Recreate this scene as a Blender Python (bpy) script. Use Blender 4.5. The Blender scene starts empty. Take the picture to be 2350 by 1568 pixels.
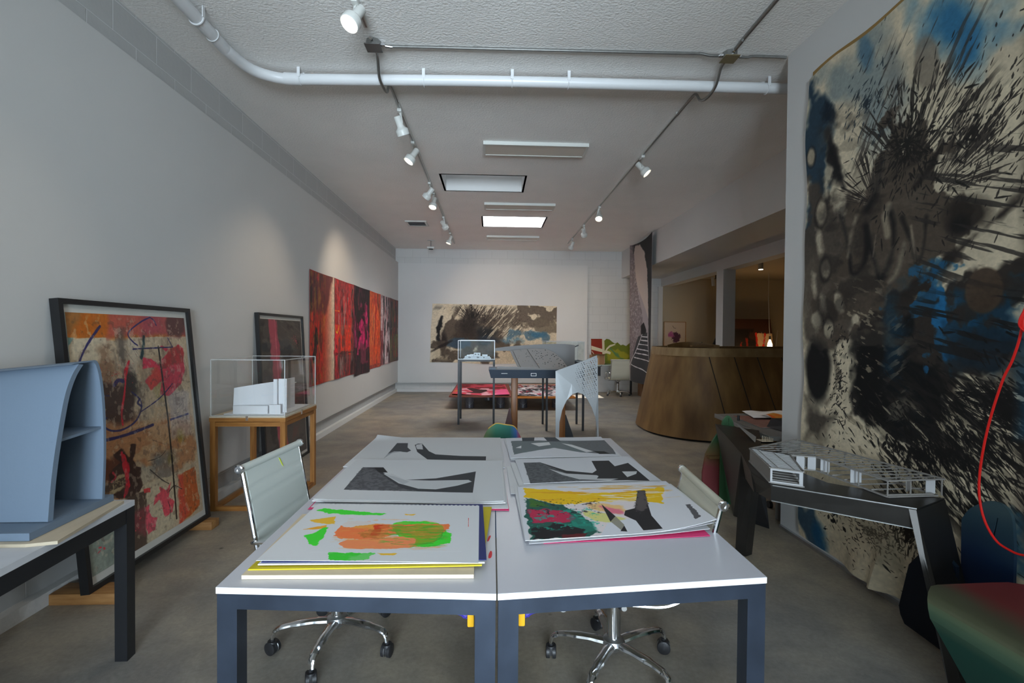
import bpy, bmesh, math, random
import numpy as np
from mathutils import Vector, Matrix, Euler, Quaternion
from mathutils.geometry import delaunay_2d_cdt

scene = bpy.context.scene
COL = scene.collection
PI = math.pi

# ------------------------------------------------------------------ camera
cam_d = bpy.data.cameras.new('camera')
cam = bpy.data.objects.new('camera', cam_d)
COL.objects.link(cam)
cam_d.sensor_width = 36.0
cam_d.lens = 36.0 * 1101.7 / 2350.0
cam_d.clip_start = 0.05
cam_d.clip_end = 200
_yaw, _pitch, _roll = 0.0434, 0.0153, 0.0078
_f = Vector((math.sin(_yaw) * math.cos(_pitch), math.cos(_yaw) * math.cos(_pitch), -math.sin(_pitch)))
_r = Vector((math.cos(_yaw), -math.sin(_yaw), 0))
_u = _r.cross(_f)
_r2 = math.cos(_roll) * _r + math.sin(_roll) * _u
_u2 = -math.sin(_roll) * _r + math.cos(_roll) * _u
cam.matrix_world = Matrix(((_r2.x, _u2.x, -_f.x, 0), (_r2.y, _u2.y, -_f.y, 0), (_r2.z, _u2.z, -_f.z, 1.5), (0, 0, 0, 1)))
scene.camera = cam

# ------------------------------------------------------------------ world, sun, daylight, exposure
vs = scene.view_settings
vs.view_transform = 'Standard'
vs.look = 'None'
vs.gamma = 1
vs.use_curve_mapping = False
vs.exposure = 1.03
world = bpy.data.worlds.new('sky')
scene.world = world
world.use_nodes = True
world.node_tree.nodes['Background'].inputs[0].default_value = (0.62, 0.80, 1.0, 1)
world.node_tree.nodes['Background'].inputs[1].default_value = 0.9

def light(name, kind, loc, energy, color, direction=(0, 0, -1), **kw):
    d = bpy.data.lights.new(name, kind)
    d.energy = energy
    d.color = color
    for k, v in kw.items():
        setattr(d, k, v)
    o = bpy.data.objects.new(name, d)
    COL.objects.link(o)
    o.location = loc
    o.rotation_euler = Vector(direction).to_track_quat('-Z', 'Y').to_euler()
    return o

light('sun', 'SUN', (0, 0, 12), 7.0, (1.0, 0.95, 0.86), (0.46, 0.57, -1.0), angle=0.01)
# daylight entering by the shop window behind the camera and by the two roof lights
light('window_daylight', 'AREA', (0.10, -5.9, 1.60), 235, (0.74, 0.88, 1.0), (-0.03, 1, 0.24), shape='RECTANGLE', size=3.6, size_y=2.5, spread=math.radians(110))
light('roof_light_daylight', 'AREA', (-0.13, 7.0, 4.30), 0.9, (0.80, 0.90, 1.0), (0, 0, -1), shape='RECTANGLE', size=1.1, size_y=0.68)
light('roof_light_daylight', 'AREA', (0.41, 9.35, 4.08), 46, (0.92, 0.96, 1.0), (0, 0, -1), shape='RECTANGLE', size=1.1, size_y=0.8)

# ------------------------------------------------------------------ helpers
def setprops(o, label=None, cat=None, group=None, kind=None):
    if label: o['label'] = label
    if cat: o['category'] = cat
    if group: o['group'] = group
    if kind: o['kind'] = kind
    return o

class MB:
    """mesh builder: collects shapes, links them as one mesh object"""
    def __init__(s):
        s.bm = bmesh.new()
        s.uv = s.bm.loops.layers.uv.new('UVMap')
    def face(s, pts, mi=0, uvs=None):
        vs_ = [s.bm.verts.new(p) for p in pts]
        f = s.bm.faces.new(vs_)
        f.material_index = mi
        if uvs:
            for l, t in zip(f.loops, uvs):
                l[s.uv].uv = t
        return f
    def box(s, a, b, mi=0, M=None, bev=0.0):
        x0, y0, z0 = a; x1, y1, z1 = b
        P = [(x0,y0,z0),(x1,y0,z0),(x1,y1,z0),(x0,y1,z0),(x0,y0,z1),(x1,y0,z1),(x1,y1,z1),(x0,y1,z1)]
        V = [s.bm.verts.new((M @ Vector(p)) if M is not None else p) for p in P]
        F = [s.bm.faces.new([V[i] for i in q_]) for q_ in ((3,2,1,0),(4,5,6,7),(0,1,5,4),(1,2,6,5),(2,3,7,6),(3,0,4,7))]
        for f in F: f.material_index = mi
        if bev:
            es = list({e for f in F for e in f.edges})
            r = bmesh.ops.bevel(s.bm, geom=es, offset=bev, segments=2, affect='EDGES', profile=0.5)
            for f in r['faces']: f.material_index = mi
        return s
    def hexa(s, bottom, top, mi=0):
        """solid between two loops of equal length"""
        n = len(bottom)
        B = [s.bm.verts.new(p) for p in bottom]; T = [s.bm.verts.new(p) for p in top]
        fs = [s.bm.faces.new(B[::-1]), s.bm.faces.new(T)]
        for i in range(n):
            j = (i + 1) % n
            fs.append(s.bm.faces.new((B[i], B[j], T[j], T[i])))
        for f in fs: f.material_index = mi
        return s
    def bar(s, p, q_, w, h, mi=0, up=(0, 0, 1)):
        p = Vector(p); q_ = Vector(q_); d = (q_ - p).normalized(); upv = Vector(up)
        if abs(d.dot(upv)) > 0.98: upv = Vector((0, 1, 0))
        a = d.cross(upv).normalized() * (w / 2); b = a.normalized().cross(d).normalized() * (h / 2)
        return s.hexa([p-a-b, p+a-b, p+a+b, p-a+b][::-1], [q_-a-b, q_+a-b, q_+a+b, q_-a+b][::-1], mi)
    def tube(s, path, r, n=10, mi=0, closed=False, flat=1.0):
        path = [Vector(p) for p in path]
        m = len(path)
        rs = r if isinstance(r, (list, tuple)) else [r] * m
        rings = []
        prev = None
        for i, p in enumerate(path):
            if closed: d = path[(i+1) % m] - path[i-1]
            else: d = path[min(i+1, m-1)] - path[max(i-1, 0)]
            d.normalize()
            if prev is None:
                a = d.orthogonal().normalized()
                if abs(d.z) < 0.95: a = d.cross(Vector((0, 0, 1))).normalized()
            else:
                a = (prev - d * prev.dot(d)).normalized()
            prev = a
            b = d.cross(a)
            rings.append([s.bm.verts.new(p + a * math.cos(2*PI*k/n) * rs[i] + b * math.sin(2*PI*k/n) * rs[i] * flat) for k in range(n)])
        last = m if closed else m - 1
        for i in range(last):
            A, B = rings[i], rings[(i+1) % m]
            for k in range(n):
                f = s.bm.faces.new((A[k], A[(k+1) % n], B[(k+1) % n], B[k])); f.material_index = mi
        if not closed:
            for A in (rings[0][::-1], rings[-1]):
                f = s.bm.faces.new(A); f.material_index = mi
        return s
    def cyl(s, p, q_, r0, r1=None, n=20, mi=0):
        return s.tube([p, q_], [r0, r0 if r1 is None else r1], n, mi)
    def lathe(s, prof, n=24, M=None, mi=0, cap=True):
        M = M or Matrix.Identity(4)
        rings = [[s.bm.verts.new(M @ Vector((r*math.cos(2*PI*k/n), r*math.sin(2*PI*k/n), z))) for k in range(n)] for r, z in prof]
        for A, B in zip(rings, rings[1:]):
            for k in range(n):
                f = s.bm.faces.new((A[k], A[(k+1) % n], B[(k+1) % n], B[k])); f.material_index = mi
        if cap:
            for A in (rings[0][::-1], rings[-1]):
                f = s.bm.faces.new(A); f.material_index = mi
        return s
    def grid(s, fn, nx, ny, mi=0, thick=None, mi_back=None):
        """fn(u,v)->point; optional thickness vector gives a closed slab"""
        def lay(off):
            return [[s.bm.verts.new(Vector(fn(i/nx, j/ny)) + off) for i in range(nx+1)] for j in range(ny+1)]
        A = lay(Vector((0, 0, 0)))
        def q4(vs_, uvs, m):
            f = s.bm.faces.new(vs_); f.material_index = m
            for l, t in zip(f.loops, uvs): l[s.uv].uv = t
        for j in range(ny):
            for i in range(nx):
                q4((A[j][i], A[j][i+1], A[j+1][i+1], A[j+1][i]), ((i/nx, j/ny), ((i+1)/nx, j/ny), ((i+1)/nx, (j+1)/ny), (i/nx, (j+1)/ny)), mi)
        if thick is not None:
            mb = mi if mi_back is None else mi_back
            B = lay(Vector(thick))
            for j in range(ny):
                for i in range(nx):
                    q4((B[j][i], B[j+1][i], B[j+1][i+1], B[j][i+1]), ((i/nx, j/ny), (i/nx, (j+1)/ny), ((i+1)/nx, (j+1)/ny), ((i+1)/nx, j/ny)), mb)
            for i in range(nx):
                q4((A[0][i], B[0][i], B[0][i+1], A[0][i+1]), ((0, 0),)*4, mb); q4((A[ny][i+1], B[ny][i+1], B[ny][i], A[ny][i]), ((0, 0),)*4, mb)
            for j in range(ny):
                q4((A[j+1][0], B[j+1][0], B[j][0], A[j][0]), ((0, 0),)*4, mb); q4((A[j][nx], B[j][nx], B[j+1][nx], A[j+1][nx]), ((0, 0),)*4, mb)
        return s
    def plate(s, outline, holes=(), to3d=None, thick=(0, 0, -0.01), mi=0, extra=()):
        """polygon with holes, given thickness"""
        pts = list(outline); edges = [(i, (i+1) % len(outline)) for i in range(len(outline))]
        for h in holes:
            b = len(pts); pts += list(h); edges += [(b+i, b+(i+1) % len(h)) for i in range(len(h))]
        pts += list(extra)
        V2, E2, F2, *_ = delaunay_2d_cdt([Vector(p) for p in pts], edges, [], 0, 1e-6)
        def inside(p, poly):
            c = False
            for i in range(len(poly)):
                x1, y1 = poly[i]; x2, y2 = poly[i-1]
                if (y1 > p[1]) != (y2 > p[1]) and p[0] < (x2-x1)*(p[1]-y1)/(y2-y1)+x1: c = not c
            return c
        fs = []
        for f in F2:
            c = sum((V2[i] for i in f), Vector((0, 0))) / len(f)
            if inside(c, outline) and not any(inside(c, h) for h in holes): fs.append(list(f))
        top = {}; bot = {}; th = Vector(thick); cnt = {}
        for f in fs:
            for i in f:
                if i not in top:
                    p = Vector(to3d(V2[i])); top[i] = s.bm.verts.new(p); bot[i] = s.bm.verts.new(p + th)
            a = s.bm.faces.new([top[i] for i in f]); b = s.bm.faces.new([bot[i] for i in f[::-1]])
            a.material_index = b.material_index = mi
            for k in range(len(f)):
                e = (f[k], f[(k+1) % len(f)]); cnt[e] = 1
        for (i, j) in list(cnt):
            if (j, i) not in cnt:
                f = s.bm.faces.new((top[j], top[i], bot[i], bot[j])); f.material_index = mi
        return s
    def build(s, name, mats, parent=None, smooth=35, world=True):
        if parent is not None and world:
            s.bm.transform(parent_matrix(parent).inverted())
        bmesh.ops.recalc_face_normals(s.bm, faces=s.bm.faces)
        me = bpy.data.meshes.new(name)
        s.bm.to_mesh(me); s.bm.free()
        for m in (mats if isinstance(mats, (list, tuple)) else [mats]):
            me.materials.append(m)
        if smooth:
            me.polygons.foreach_set('use_smooth', [True] * len(me.polygons))
            try: me.set_sharp_from_angle(angle=math.radians(smooth))
            except Exception: pass
        o = bpy.data.objects.new(name, me)
        COL.objects.link(o)
        if parent is not None: o.parent = parent
        return o

def parent_matrix(o):
    M = Matrix.LocRotScale(o.location, o.rotation_euler, o.scale)
    return parent_matrix(o.parent) @ M if o.parent else M

def thing(name, label, cat, loc, rz=0.0, group=None):
    o = bpy.data.objects.new(name, None)
    o.empty_display_size = 0.05
    COL.objects.link(o)
    o.location = loc; o.rotation_euler = (0, 0, rz)
    return setprops(o, label, cat, group)

def dup(root, loc, rz=None, label=None, group=None):
    r = root.copy(); COL.objects.link(r); r.location = loc
    if rz is not None: r.rotation_euler = (0, 0, rz)
    if label: r['label'] = label
    if group: r['group'] = group
    for ch in list(root.children):
        c = ch.copy(); COL.objects.link(c); c.parent = r
        for g_ in ch.children:
            d = g_.copy(); COL.objects.link(d); d.parent = c
    return r

def cr(pts, n=8, closed=False):
    """catmull-rom through the points"""
    P = [Vector(p) for p in pts]; m = len(P); out = []
    rng = range(m) if closed else range(m - 1)
    for i in rng:
        a = P[i-1] if (i > 0 or closed) else P[0]; b = P[i]; c = P[(i+1) % m]
        d = P[(i+2) % m] if (closed or i + 2 < m) else P[-1]
        for k in range(n):
            t = k / n
            out.append(0.5 * ((2*b) + (c-a)*t + (2*a-5*b+4*c-d)*t*t + (3*b-a-3*c+d)*t*t*t))
    if not closed: out.append(P[-1])
    return out
def lerp(a, b, t): return Vector(a) * (1-t) + Vector(b) * t

# ------------------------------------------------------------------ materials
def srgb(r, g, b):
    f = lambda c: (c/255/12.92) if c/255 <= 0.04045 else ((c/255+0.055)/1.055)**2.4
    return (f(r), f(g), f(b), 1)

def mat(name, col, rough=0.5, metal=0.0, var=0.0, vscale=8.0, bump=0.0, bscale=40.0, col2=None, stretch=(1, 1, 1), emit=None, estr=0.0, spec=0.5, trans=0.0, alpha=1.0, ior=1.45, rvar=0.0):
    m = bpy.data.materials.new(name); m.use_nodes = True
    nt = m.node_tree; b = nt.nodes['Principled BSDF']
    b.inputs['Base Color'].default_value = col
    b.inputs['Roughness'].default_value = rough
    b.inputs['Metallic'].default_value = metal
    b.inputs['IOR'].default_value = ior
    b.inputs['Specular IOR Level'].default_value = spec
    b.inputs['Transmission Weight'].default_value = trans
    b.inputs['Alpha'].default_value = alpha
    if emit:
        b.inputs['Emission Color'].default_value = emit; b.inputs['Emission Strength'].default_value = estr
    tc = nt.nodes.new('ShaderNodeTexCoord'); mp = nt.nodes.new('ShaderNodeMapping')
    mp.inputs['Scale'].default_value = stretch
    nt.links.new(tc.outputs['Object'], mp.inputs['Vector'])
    if var or col2:
        n = nt.nodes.new('ShaderNodeTexNoise'); n.inputs['Scale'].default_value = vscale; n.inputs['Detail'].default_value = 6
        nt.links.new(mp.outputs[0], n.inputs['Vector'])
        r = nt.nodes.new('ShaderNodeValToRGB'); r.color_ramp.elements[0].position = 0.3; r.color_ramp.elements[1].position = 0.7
        c2 = col2 or tuple(c * (1 - var) for c in col[:3]) + (1,)
        r.color_ramp.elements[0].color = c2; r.color_ramp.elements[1].color = col
        nt.links.new(n.outputs['Fac'], r.inputs[0]); nt.links.new(r.outputs[0], b.inputs['Base Color'])
        if rvar:
            mr = nt.nodes.new('ShaderNodeMapRange'); mr.inputs[3].default_value = rough - rvar; mr.inputs[4].default_value = rough + rvar
            nt.links.new(n.outputs['Fac'], mr.inputs[0]); nt.links.new(mr.outputs[0], b.inputs['Roughness'])
    if bump:
        n2 = nt.nodes.new('ShaderNodeTexNoise'); n2.inputs['Scale'].default_value = bscale; n2.inputs['Detail'].default_value = 5
        nt.links.new(mp.outputs[0], n2.inputs['Vector'])
        bp = nt.nodes.new('ShaderNodeBump'); bp.inputs['Strength'].default_value = bump; bp.inputs['Distance'].default_value = 0.01
        nt.links.new(n2.outputs['Fac'], bp.inputs['Height']); nt.links.new(bp.outputs[0], b.inputs['Normal'])
    return m

def block_mat(name, col, mortar, axis):
    m = mat(name, col, 0.75)
    nt = m.node_tree; b = nt.nodes['Principled BSDF']
    tc = nt.nodes['Texture Coordinate']; sp = nt.nodes.new('ShaderNodeSeparateXYZ'); cb = nt.nodes.new('ShaderNodeCombineXYZ')
    nt.links.new(tc.outputs['Object'], sp.inputs[0])
    nt.links.new(sp.outputs['X' if axis == 'x' else 'Y'], cb.inputs[0]); nt.links.new(sp.outputs['Z'], cb.inputs[1])
    br = nt.nodes.new('ShaderNodeTexBrick')
    br.inputs['Scale'].default_value = 1; br.inputs['Brick Width'].default_value = 0.406; br.inputs['Row Height'].default_value = 0.203
    br.inputs['Mortar Size'].default_value = 0.004; br.inputs['Mortar Smooth'].default_value = 0.6; br.inputs['Bias'].default_value = 0
    br.inputs['Color1'].default_value = col; br.inputs['Color2'].default_value = tuple(c*0.97 for c in col[:3]) + (1,); br.inputs['Mortar'].default_value = mortar
    nt.links.new(cb.outputs[0], br.inputs['Vector']); nt.links.new(br.outputs['Color'], b.inputs['Base Color'])
    bp = nt.nodes.new('ShaderNodeBump'); bp.invert = True; bp.inputs['Strength'].default_value = 0.5; bp.inputs['Distance'].default_value = 0.004
    nt.links.new(br.outputs['Fac'], bp.inputs['Height'])
    n = nt.nodes.new('ShaderNodeTexNoise'); n.inputs['Scale'].default_value = 30
    nt.links.new(tc.outputs['Object'], n.inputs['Vector'])
    bp2 = nt.nodes.new('ShaderNodeBump'); bp2.inputs['Strength'].default_value = 0.12; bp2.inputs['Distance'].default_value = 0.01
    nt.links.new(n.outputs['Fac'], bp2.inputs['Height']); nt.links.new(bp.outputs[0], bp2.inputs['Normal']); nt.links.new(bp2.outputs[0], b.inputs['Normal'])
    return m

M = {}
M['wall'] = mat('white wall paint', (0.63, 0.625, 0.61, 1), 0.6, var=0.03, vscale=1.5, bump=0.03, bscale=60)
M['block_y'] = block_mat('painted block along room', (0.52, 0.52, 0.51, 1), (0.70, 0.70, 0.69, 1), 'y')
M['block_x'] = block_mat('painted block across room', (0.60, 0.595, 0.58, 1), (0.48, 0.475, 0.465, 1), 'x')
M['ceiling'] = mat('textured ceiling plaster', (0.90, 0.875, 0.84, 1), 0.9, var=0.05, vscale=2, bump=0.55, bscale=55)
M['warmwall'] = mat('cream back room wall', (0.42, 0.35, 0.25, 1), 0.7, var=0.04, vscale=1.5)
M['curb'] = mat('rough whitewashed curb', (0.68, 0.68, 0.67, 1), 0.8, bump=0.6, bscale=25)
M['white_laminate'] = mat('white laminate', (0.60, 0.60, 0.65, 1), 0.28, var=0.02, vscale=4)
M['lit_edge'] = mat('window lit edge', (0.95, 0.95, 0.95, 1), 0.35)  # lighter than the laminate, window light put into the edge colour
M['steel_frame'] = mat('blackened steel frame', (0.060, 0.078, 0.115, 1), 0.33, 0.55, var=0.35, vscale=6, rvar=0.08)
M['dark_steel'] = mat('dark waxed steel plate', (0.07, 0.066, 0.062, 1), 0.36, 0.75, var=0.35, vscale=5, rvar=0.08)
M['black_steel'] = mat('black painted steel', (0.022, 0.023, 0.026, 1), 0.4, 0.3)
M['black_wood'] = mat('black stained frame wood', (0.012, 0.012, 0.013, 1), 0.42)
M['black_plastic'] = mat('black plastic', (0.018, 0.018, 0.02, 1), 0.45)
M['chrome'] = mat('polished aluminium', (0.80, 0.81, 0.83, 1), 0.13, 1.0)
M['alu'] = mat('brushed aluminium', (0.62, 0.64, 0.66, 1), 0.30, 1.0, var=0.15, vscale=20)
M['alu_sheet'] = mat('pale aluminium sheet', (0.42, 0.435, 0.445, 1), 0.45, 0.3, var=0.12, vscale=3)
M['zinc'] = mat('galvanised conduit', (0.34, 0.34, 0.33, 1), 0.32, 0.9, var=0.2, vscale=30)
M['leather'] = mat('pale grey green leather', (0.58, 0.62, 0.58, 1), 0.42, bump=0.06, bscale=120)
M['leather_cream'] = mat('cream leather', (0.58, 0.56, 0.45, 1), 0.42, bump=0.06, bscale=120)
M['oak'] = mat('honey oak', srgb(176, 122, 62), 0.45, col2=srgb(140, 88, 38), vscale=5, stretch=(8, 8, 0.8), bump=0.05)
M['oak_h'] = mat('honey oak rail', srgb(176, 122, 62), 0.45, col2=srgb(140, 88, 38), vscale=5, stretch=(1, 1, 9), bump=0.05)
M['brown_wood'] = mat('brown veneer', srgb(150, 98, 52), 0.4, col2=srgb(112, 66, 30), vscale=4, stretch=(9, 9, 0.6))
M['pine'] = mat('pine block', srgb(176, 130, 78), 0.6, col2=srgb(140, 96, 52), vscale=6, stretch=(1, 6, 6))
M['ply'] = mat('plywood face', srgb(205, 190, 165), 0.6, var=0.12, vscale=4, stretch=(6, 1, 1))
M['blue_board'] = mat('pale blue rigid foam', srgb(112, 128, 146), 0.7, var=0.06, vscale=2, bump=0.05, bscale=80)
M['acrylic'] = mat('clear acrylic', (1, 1, 1, 1), 0.02, trans=1.0, ior=1.15)
M['glass'] = mat('clear glass', (0.96, 1, 0.99, 1), 0.0, trans=1.0, ior=1.2)
M['white_model'] = mat('white model board', (0.82, 0.82, 0.84, 1), 0.6)
M['grey_model'] = mat('grey model board', (0.24, 0.235, 0.235, 1), 0.6)
M['laser_card'] = mat('laser cut grey card', (0.30, 0.285, 0.265, 1), 0.6)
M['paper'] = mat('white paper', (0.74, 0.74, 0.75, 1), 0.7)
M['fixture_white'] = mat('off white enamel', (0.60, 0.60, 0.565, 1), 0.35)
M['pipe_white'] = mat('painted pipe', (0.66, 0.665, 0.67, 1), 0.35)
M['lamp_glow'] = mat('lit lamp lens', (1, 1, 1, 1), 0.4, emit=(1.0, 0.90, 0.72, 1), estr=3.2)
M['diffuser'] = mat('unlit prismatic diffuser', (0.60, 0.55, 0.48, 1), 0.4)
M['bulb'] = mat('lit filament bulb', (1, 0.9, 0.7, 1), 0.2, emit=(1.0, 0.72, 0.36, 1), estr=14)
M['yellow'] = mat('yellow plastic', srgb(240, 180, 40), 0.4)
M['purple'] = mat('purple blue handle', srgb(62, 52, 150), 0.4)
M['red_cord'] = mat('red rubber cord', srgb(225, 28, 22), 0.4)
M['cardboard'] = mat('cardboard', srgb(150, 112, 80), 0.8, var=0.1)
M['concrete_cans'] = mat('dark paint can', (0.10, 0.10, 0.12, 1), 0.4, 0.3)
M['gridmetal'] = mat('perforated grey metal', (0.30, 0.30, 0.29, 1), 0.4, 0.6)
M['tanwood'] = mat('weathered plywood skin', srgb(134, 102, 58), 0.6, col2=srgb(94, 64, 30), vscale=2.2, stretch=(2.2, 2.2, 0.5), bump=0.1, bscale=30)

def floor_mat():
    m = mat('stained concrete', (0.3, 0.28, 0.25, 1), 0.42)
    nt = m.node_tree; b = nt.nodes['Principled BSDF']; tc = nt.nodes['Texture Coordinate']
    def noise(scale, det=8, rough=0.6, dist=0.0):
        n = nt.nodes.new('ShaderNodeTexNoise'); n.inputs['Scale'].default_value = scale; n.inputs['Detail'].default_value = det
        n.inputs['Roughness'].default_value = rough; n.inputs['Distortion'].default_value = dist
        nt.links.new(tc.outputs['Object'], n.inputs['Vector']); return n
    def ramp(n, p0, c0, p1, c1):
        r = nt.nodes.new('ShaderNodeValToRGB'); e = r.color_ramp.elements
        e[0].position = p0; e[0].color = c0; e[1].position = p1; e[1].color = c1
        nt.links.new(n.outputs['Fac'], r.inputs[0]); return r
    def mix(a, c, f, mode='MIX'):
        x = nt.nodes.new('ShaderNodeMix'); x.data_type = 'RGBA'; x.blend_type = mode
        nt.links.new(a, x.inputs[6]); nt.links.new(c, x.inputs[7])
        if isinstance(f, float): x.inputs[0].default_value = f
        else: nt.links.new(f, x.inputs[0])
        return x.outputs[2]
    base = ramp(noise(0.7, 6, 0.55, 0.4), 0.36, srgb(142, 139, 134), 0.64, srgb(170, 158, 138))
    patch = ramp(noise(2.6, 8, 0.65, 0.3), 0.40, (0.74, 0.74, 0.76, 1), 0.62, (1.06, 1.04, 1.0, 1))
    fine = ramp(noise(45, 4, 0.7), 0.35, (0.86, 0.86, 0.86, 1), 0.65, (1.05, 1.05, 1.05, 1))
    c = mix(base.outputs[0], patch.outputs[0], 1.0, 'MULTIPLY'); c = mix(c, fine.outputs[0], 1.0, 'MULTIPLY')
    vo = nt.nodes.new('ShaderNodeTexVoronoi'); vo.inputs['Scale'].default_value = 2.3; nt.links.new(tc.outputs['Object'], vo.inputs['Vector'])
    rr = nt.nodes.new('ShaderNodeValToRGB'); e = rr.color_ramp.elements
    e[0].position = 0.02; e[0].color = (1, 1, 1, 1); e[1].position = 0.045; e[1].color = (0, 0, 0, 1)
    nt.links.new(vo.outputs['Distance'], rr.inputs[0])
    dk = nt.nodes.new('ShaderNodeRGB'); dk.outputs[0].default_value = (0.05, 0.045, 0.04, 1)
    c = mix(c, dk.outputs[0], rr.outputs[0])
    nt.links.new(c, b.inputs['Base Color'])
    mr = nt.nodes.new('ShaderNodeMapRange'); mr.inputs[3].default_value = 0.34; mr.inputs[4].default_value = 0.56
    nt.links.new(noise(3.0).outputs['Fac'], mr.inputs[0]); nt.links.new(mr.outputs[0], b.inputs['Roughness'])
    bp = nt.nodes.new('ShaderNodeBump'); bp.inputs['Strength'].default_value = 0.08; bp.inputs['Distance'].default_value = 0.005
    nt.links.new(noise(20).outputs['Fac'], bp.inputs['Height']); nt.links.new(bp.outputs[0], b.inputs['Normal'])
    return m
M['floor'] = floor_mat()


# ------------------------------------------------------------------ painted surfaces (procedural canvases)
def C8(*c): return np.array(c, np.float32) / 255.0
class Canvas:
    def __init__(s, w, h, bg):
        s.w, s.h = w, h
        s.a = np.empty((h, w, 3), np.float32); s.a[:] = C8(*bg); s.asp = h / w
        s.rs = random.Random(w * 7 + h)
    def reg(s, u0, v0, u1, v1):
        """pixel window for a box in width units; returns slices and coordinates"""
        i0 = max(0, int(u0 * s.w)); i1 = min(s.w, int(u1 * s.w) + 2)
        j0 = max(0, int(v0 * s.w)); j1 = min(s.h, int(v1 * s.w) + 2)
        if i1 <= i0 or j1 <= j0: return None
        U = (np.arange(i0, i1, dtype=np.float32) + .5)[None, :] / s.w
        V = (np.arange(j0, j1, dtype=np.float32) + .5)[:, None] / s.w
        return (slice(j0, j1), slice(i0, i1)), np.broadcast_to(U, (j1-j0, i1-i0)), np.broadcast_to(V, (j1-j0, i1-i0))
    def noise(s, X, Y, seed=0, oct=4):
        tot = 0; amp = 1; sm = 0
        for o in range(oct):
            T = np.random.RandomState(seed * 31 + o + 5).rand(128, 128).astype(np.float32)
            xi = np.floor(X); yi = np.floor(Y); fx = X - xi; fy = Y - yi
            fx = fx*fx*(3-2*fx); fy = fy*fy*(3-2*fy)
            xi = xi.astype(np.int64) & 127; yi = yi.astype(np.int64) & 127; x1 = (xi+1) & 127; y1 = (yi+1) & 127
            n = (T[yi, xi]*(1-fx) + T[yi, x1]*fx)*(1-fy) + (T[y1, xi]*(1-fx) + T[y1, x1]*fx)*fy
            tot = tot + n * amp; sm += amp; amp *= .5; X = X * 2.03 + 7.1; Y = Y * 2.03 + 3.7
        return np.clip((tot / sm - .5) * 1.7 + .5, 0, 1)
    def comp(s, sl, al, col, mode='n'):
        al = np.clip(al, 0, 1)[..., None]; d = s.a[sl]
        c = C8(*col) if not isinstance(col, np.ndarray) else col
        if mode == 'm': c = d * c
        s.a[sl] = d * (1 - al) + c * al
    def P(s, pts): return [(p[0], p[1] * s.asp) for p in pts]
    def sd(s, U, V, pts):
        d = np.full(U.shape, 9.0, np.float32); ins = np.zeros(U.shape, bool)
        n = len(pts)
        for i in range(n):
            x1, y1 = pts[i]; x2, y2 = pts[i-1]
            ex, ey = x2-x1, y2-y1; L = ex*ex + ey*ey + 1e-12
            t = np.clip(((U-x1)*ex + (V-y1)*ey) / L, 0, 1)
            d = np.minimum(d, (U-x1-t*ex)**2 + (V-y1-t*ey)**2)
            if y1 != y2:
                c = ((y1 > V) != (y2 > V)) & (U < (x2-x1)*(V-y1)/(y2-y1)+x1); ins ^= c
        d = np.sqrt(d)
        return np.where(ins, d, -d)
    def poly(s, pts, col, soft=.004, rough=0., rf=18, a=1., seed=1, mode='n', tex=0., tf=(8, 8)):
        P = s.P(pts); m = soft + rough + .01
        r = s.reg(min(p[0] for p in P)-m, min(p[1] for p in P)-m, max(p[0] for p in P)+m, max(p[1] for p in P)+m)
        if r is None: return
        sl, U, V = r; d = s.sd(U, V, P)
        if rough: d = d + (s.noise(U*rf, V*rf, seed, 4) - .5) * 3 * rough
        al = np.clip(d / soft + .5, 0, 1)
        if tex: al = al * (1 - tex * np.clip((s.noise(U*tf[0], V*tf[1], seed+9, 5) - .42) * 5, 0, 1))
        s.comp(sl, al * a, col, mode)
    def blob(s, c, rx, ry, col, ang=0, soft=.3, rough=.3, rf=14, a=1., seed=1, mode='n'):
        cx, cy = c[0], c[1] * s.asp; R = max(rx, ry) * (1 + rough + soft)
        r = s.reg(cx-R, cy-R, cx+R, cy+R)
        if r is None: return
        sl, U, V = r; ca, sa = math.cos(ang), math.sin(ang)
        x = ((U-cx)*ca + (V-cy)*sa) / rx; y = (-(U-cx)*sa + (V-cy)*ca) / ry
        d = 1 - np.sqrt(x*x + y*y)
        if rough: d = d + (s.noise(U*rf, V*rf, seed, 5) - .5) * 2 * rough
        s.comp(sl, np.clip(d / soft + .3, 0, 1) * a, col, mode)
    def stroke(s, pts, wd, col, soft=.2, rough=0., rf=30, a=1., seed=1, curve=True, mode='n'):
        P = s.P(pts)
        if curve and len(P) > 2: P = [(p.x, p.y) for p in cr([(x, y, 0) for x, y in P], 6)]
        ws = wd if isinstance(wd, (list, tuple)) else None
        W = max(ws) if ws else wd; m = W * 1.5 + .005
        r = s.reg(min(p[0] for p in P)-m, min(p[1] for p in P)-m, max(p[0] for p in P)+m, max(p[1] for p in P)+m)
        if r is None: return
        sl, U, V = r; best = np.full(U.shape, -9., np.float32); n = len(P)
        for i in range(n-1):
            x1, y1 = P[i]; x2, y2 = P[i+1]; ex, ey = x2-x1, y2-y1; L = ex*ex+ey*ey+1e-12
            t = np.clip(((U-x1)*ex + (V-y1)*ey) / L, 0, 1)
            dd = np.sqrt((U-x1-t*ex)**2 + (V-y1-t*ey)**2)
            if ws:
                k = i/(n-1)*(len(ws)-1); w0 = ws[int(k)] + (ws[min(int(k)+1, len(ws)-1)]-ws[int(k)])*(k-int(k))
            else: w0 = wd
            best = np.maximum(best, 1 - dd / (w0/2))
        if rough: best = best + (s.noise(U*rf, V*rf, seed, 4) - .5) * 2 * rough
        s.comp(sl, np.clip(best / soft, 0, 1) * a, col, mode)
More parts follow.
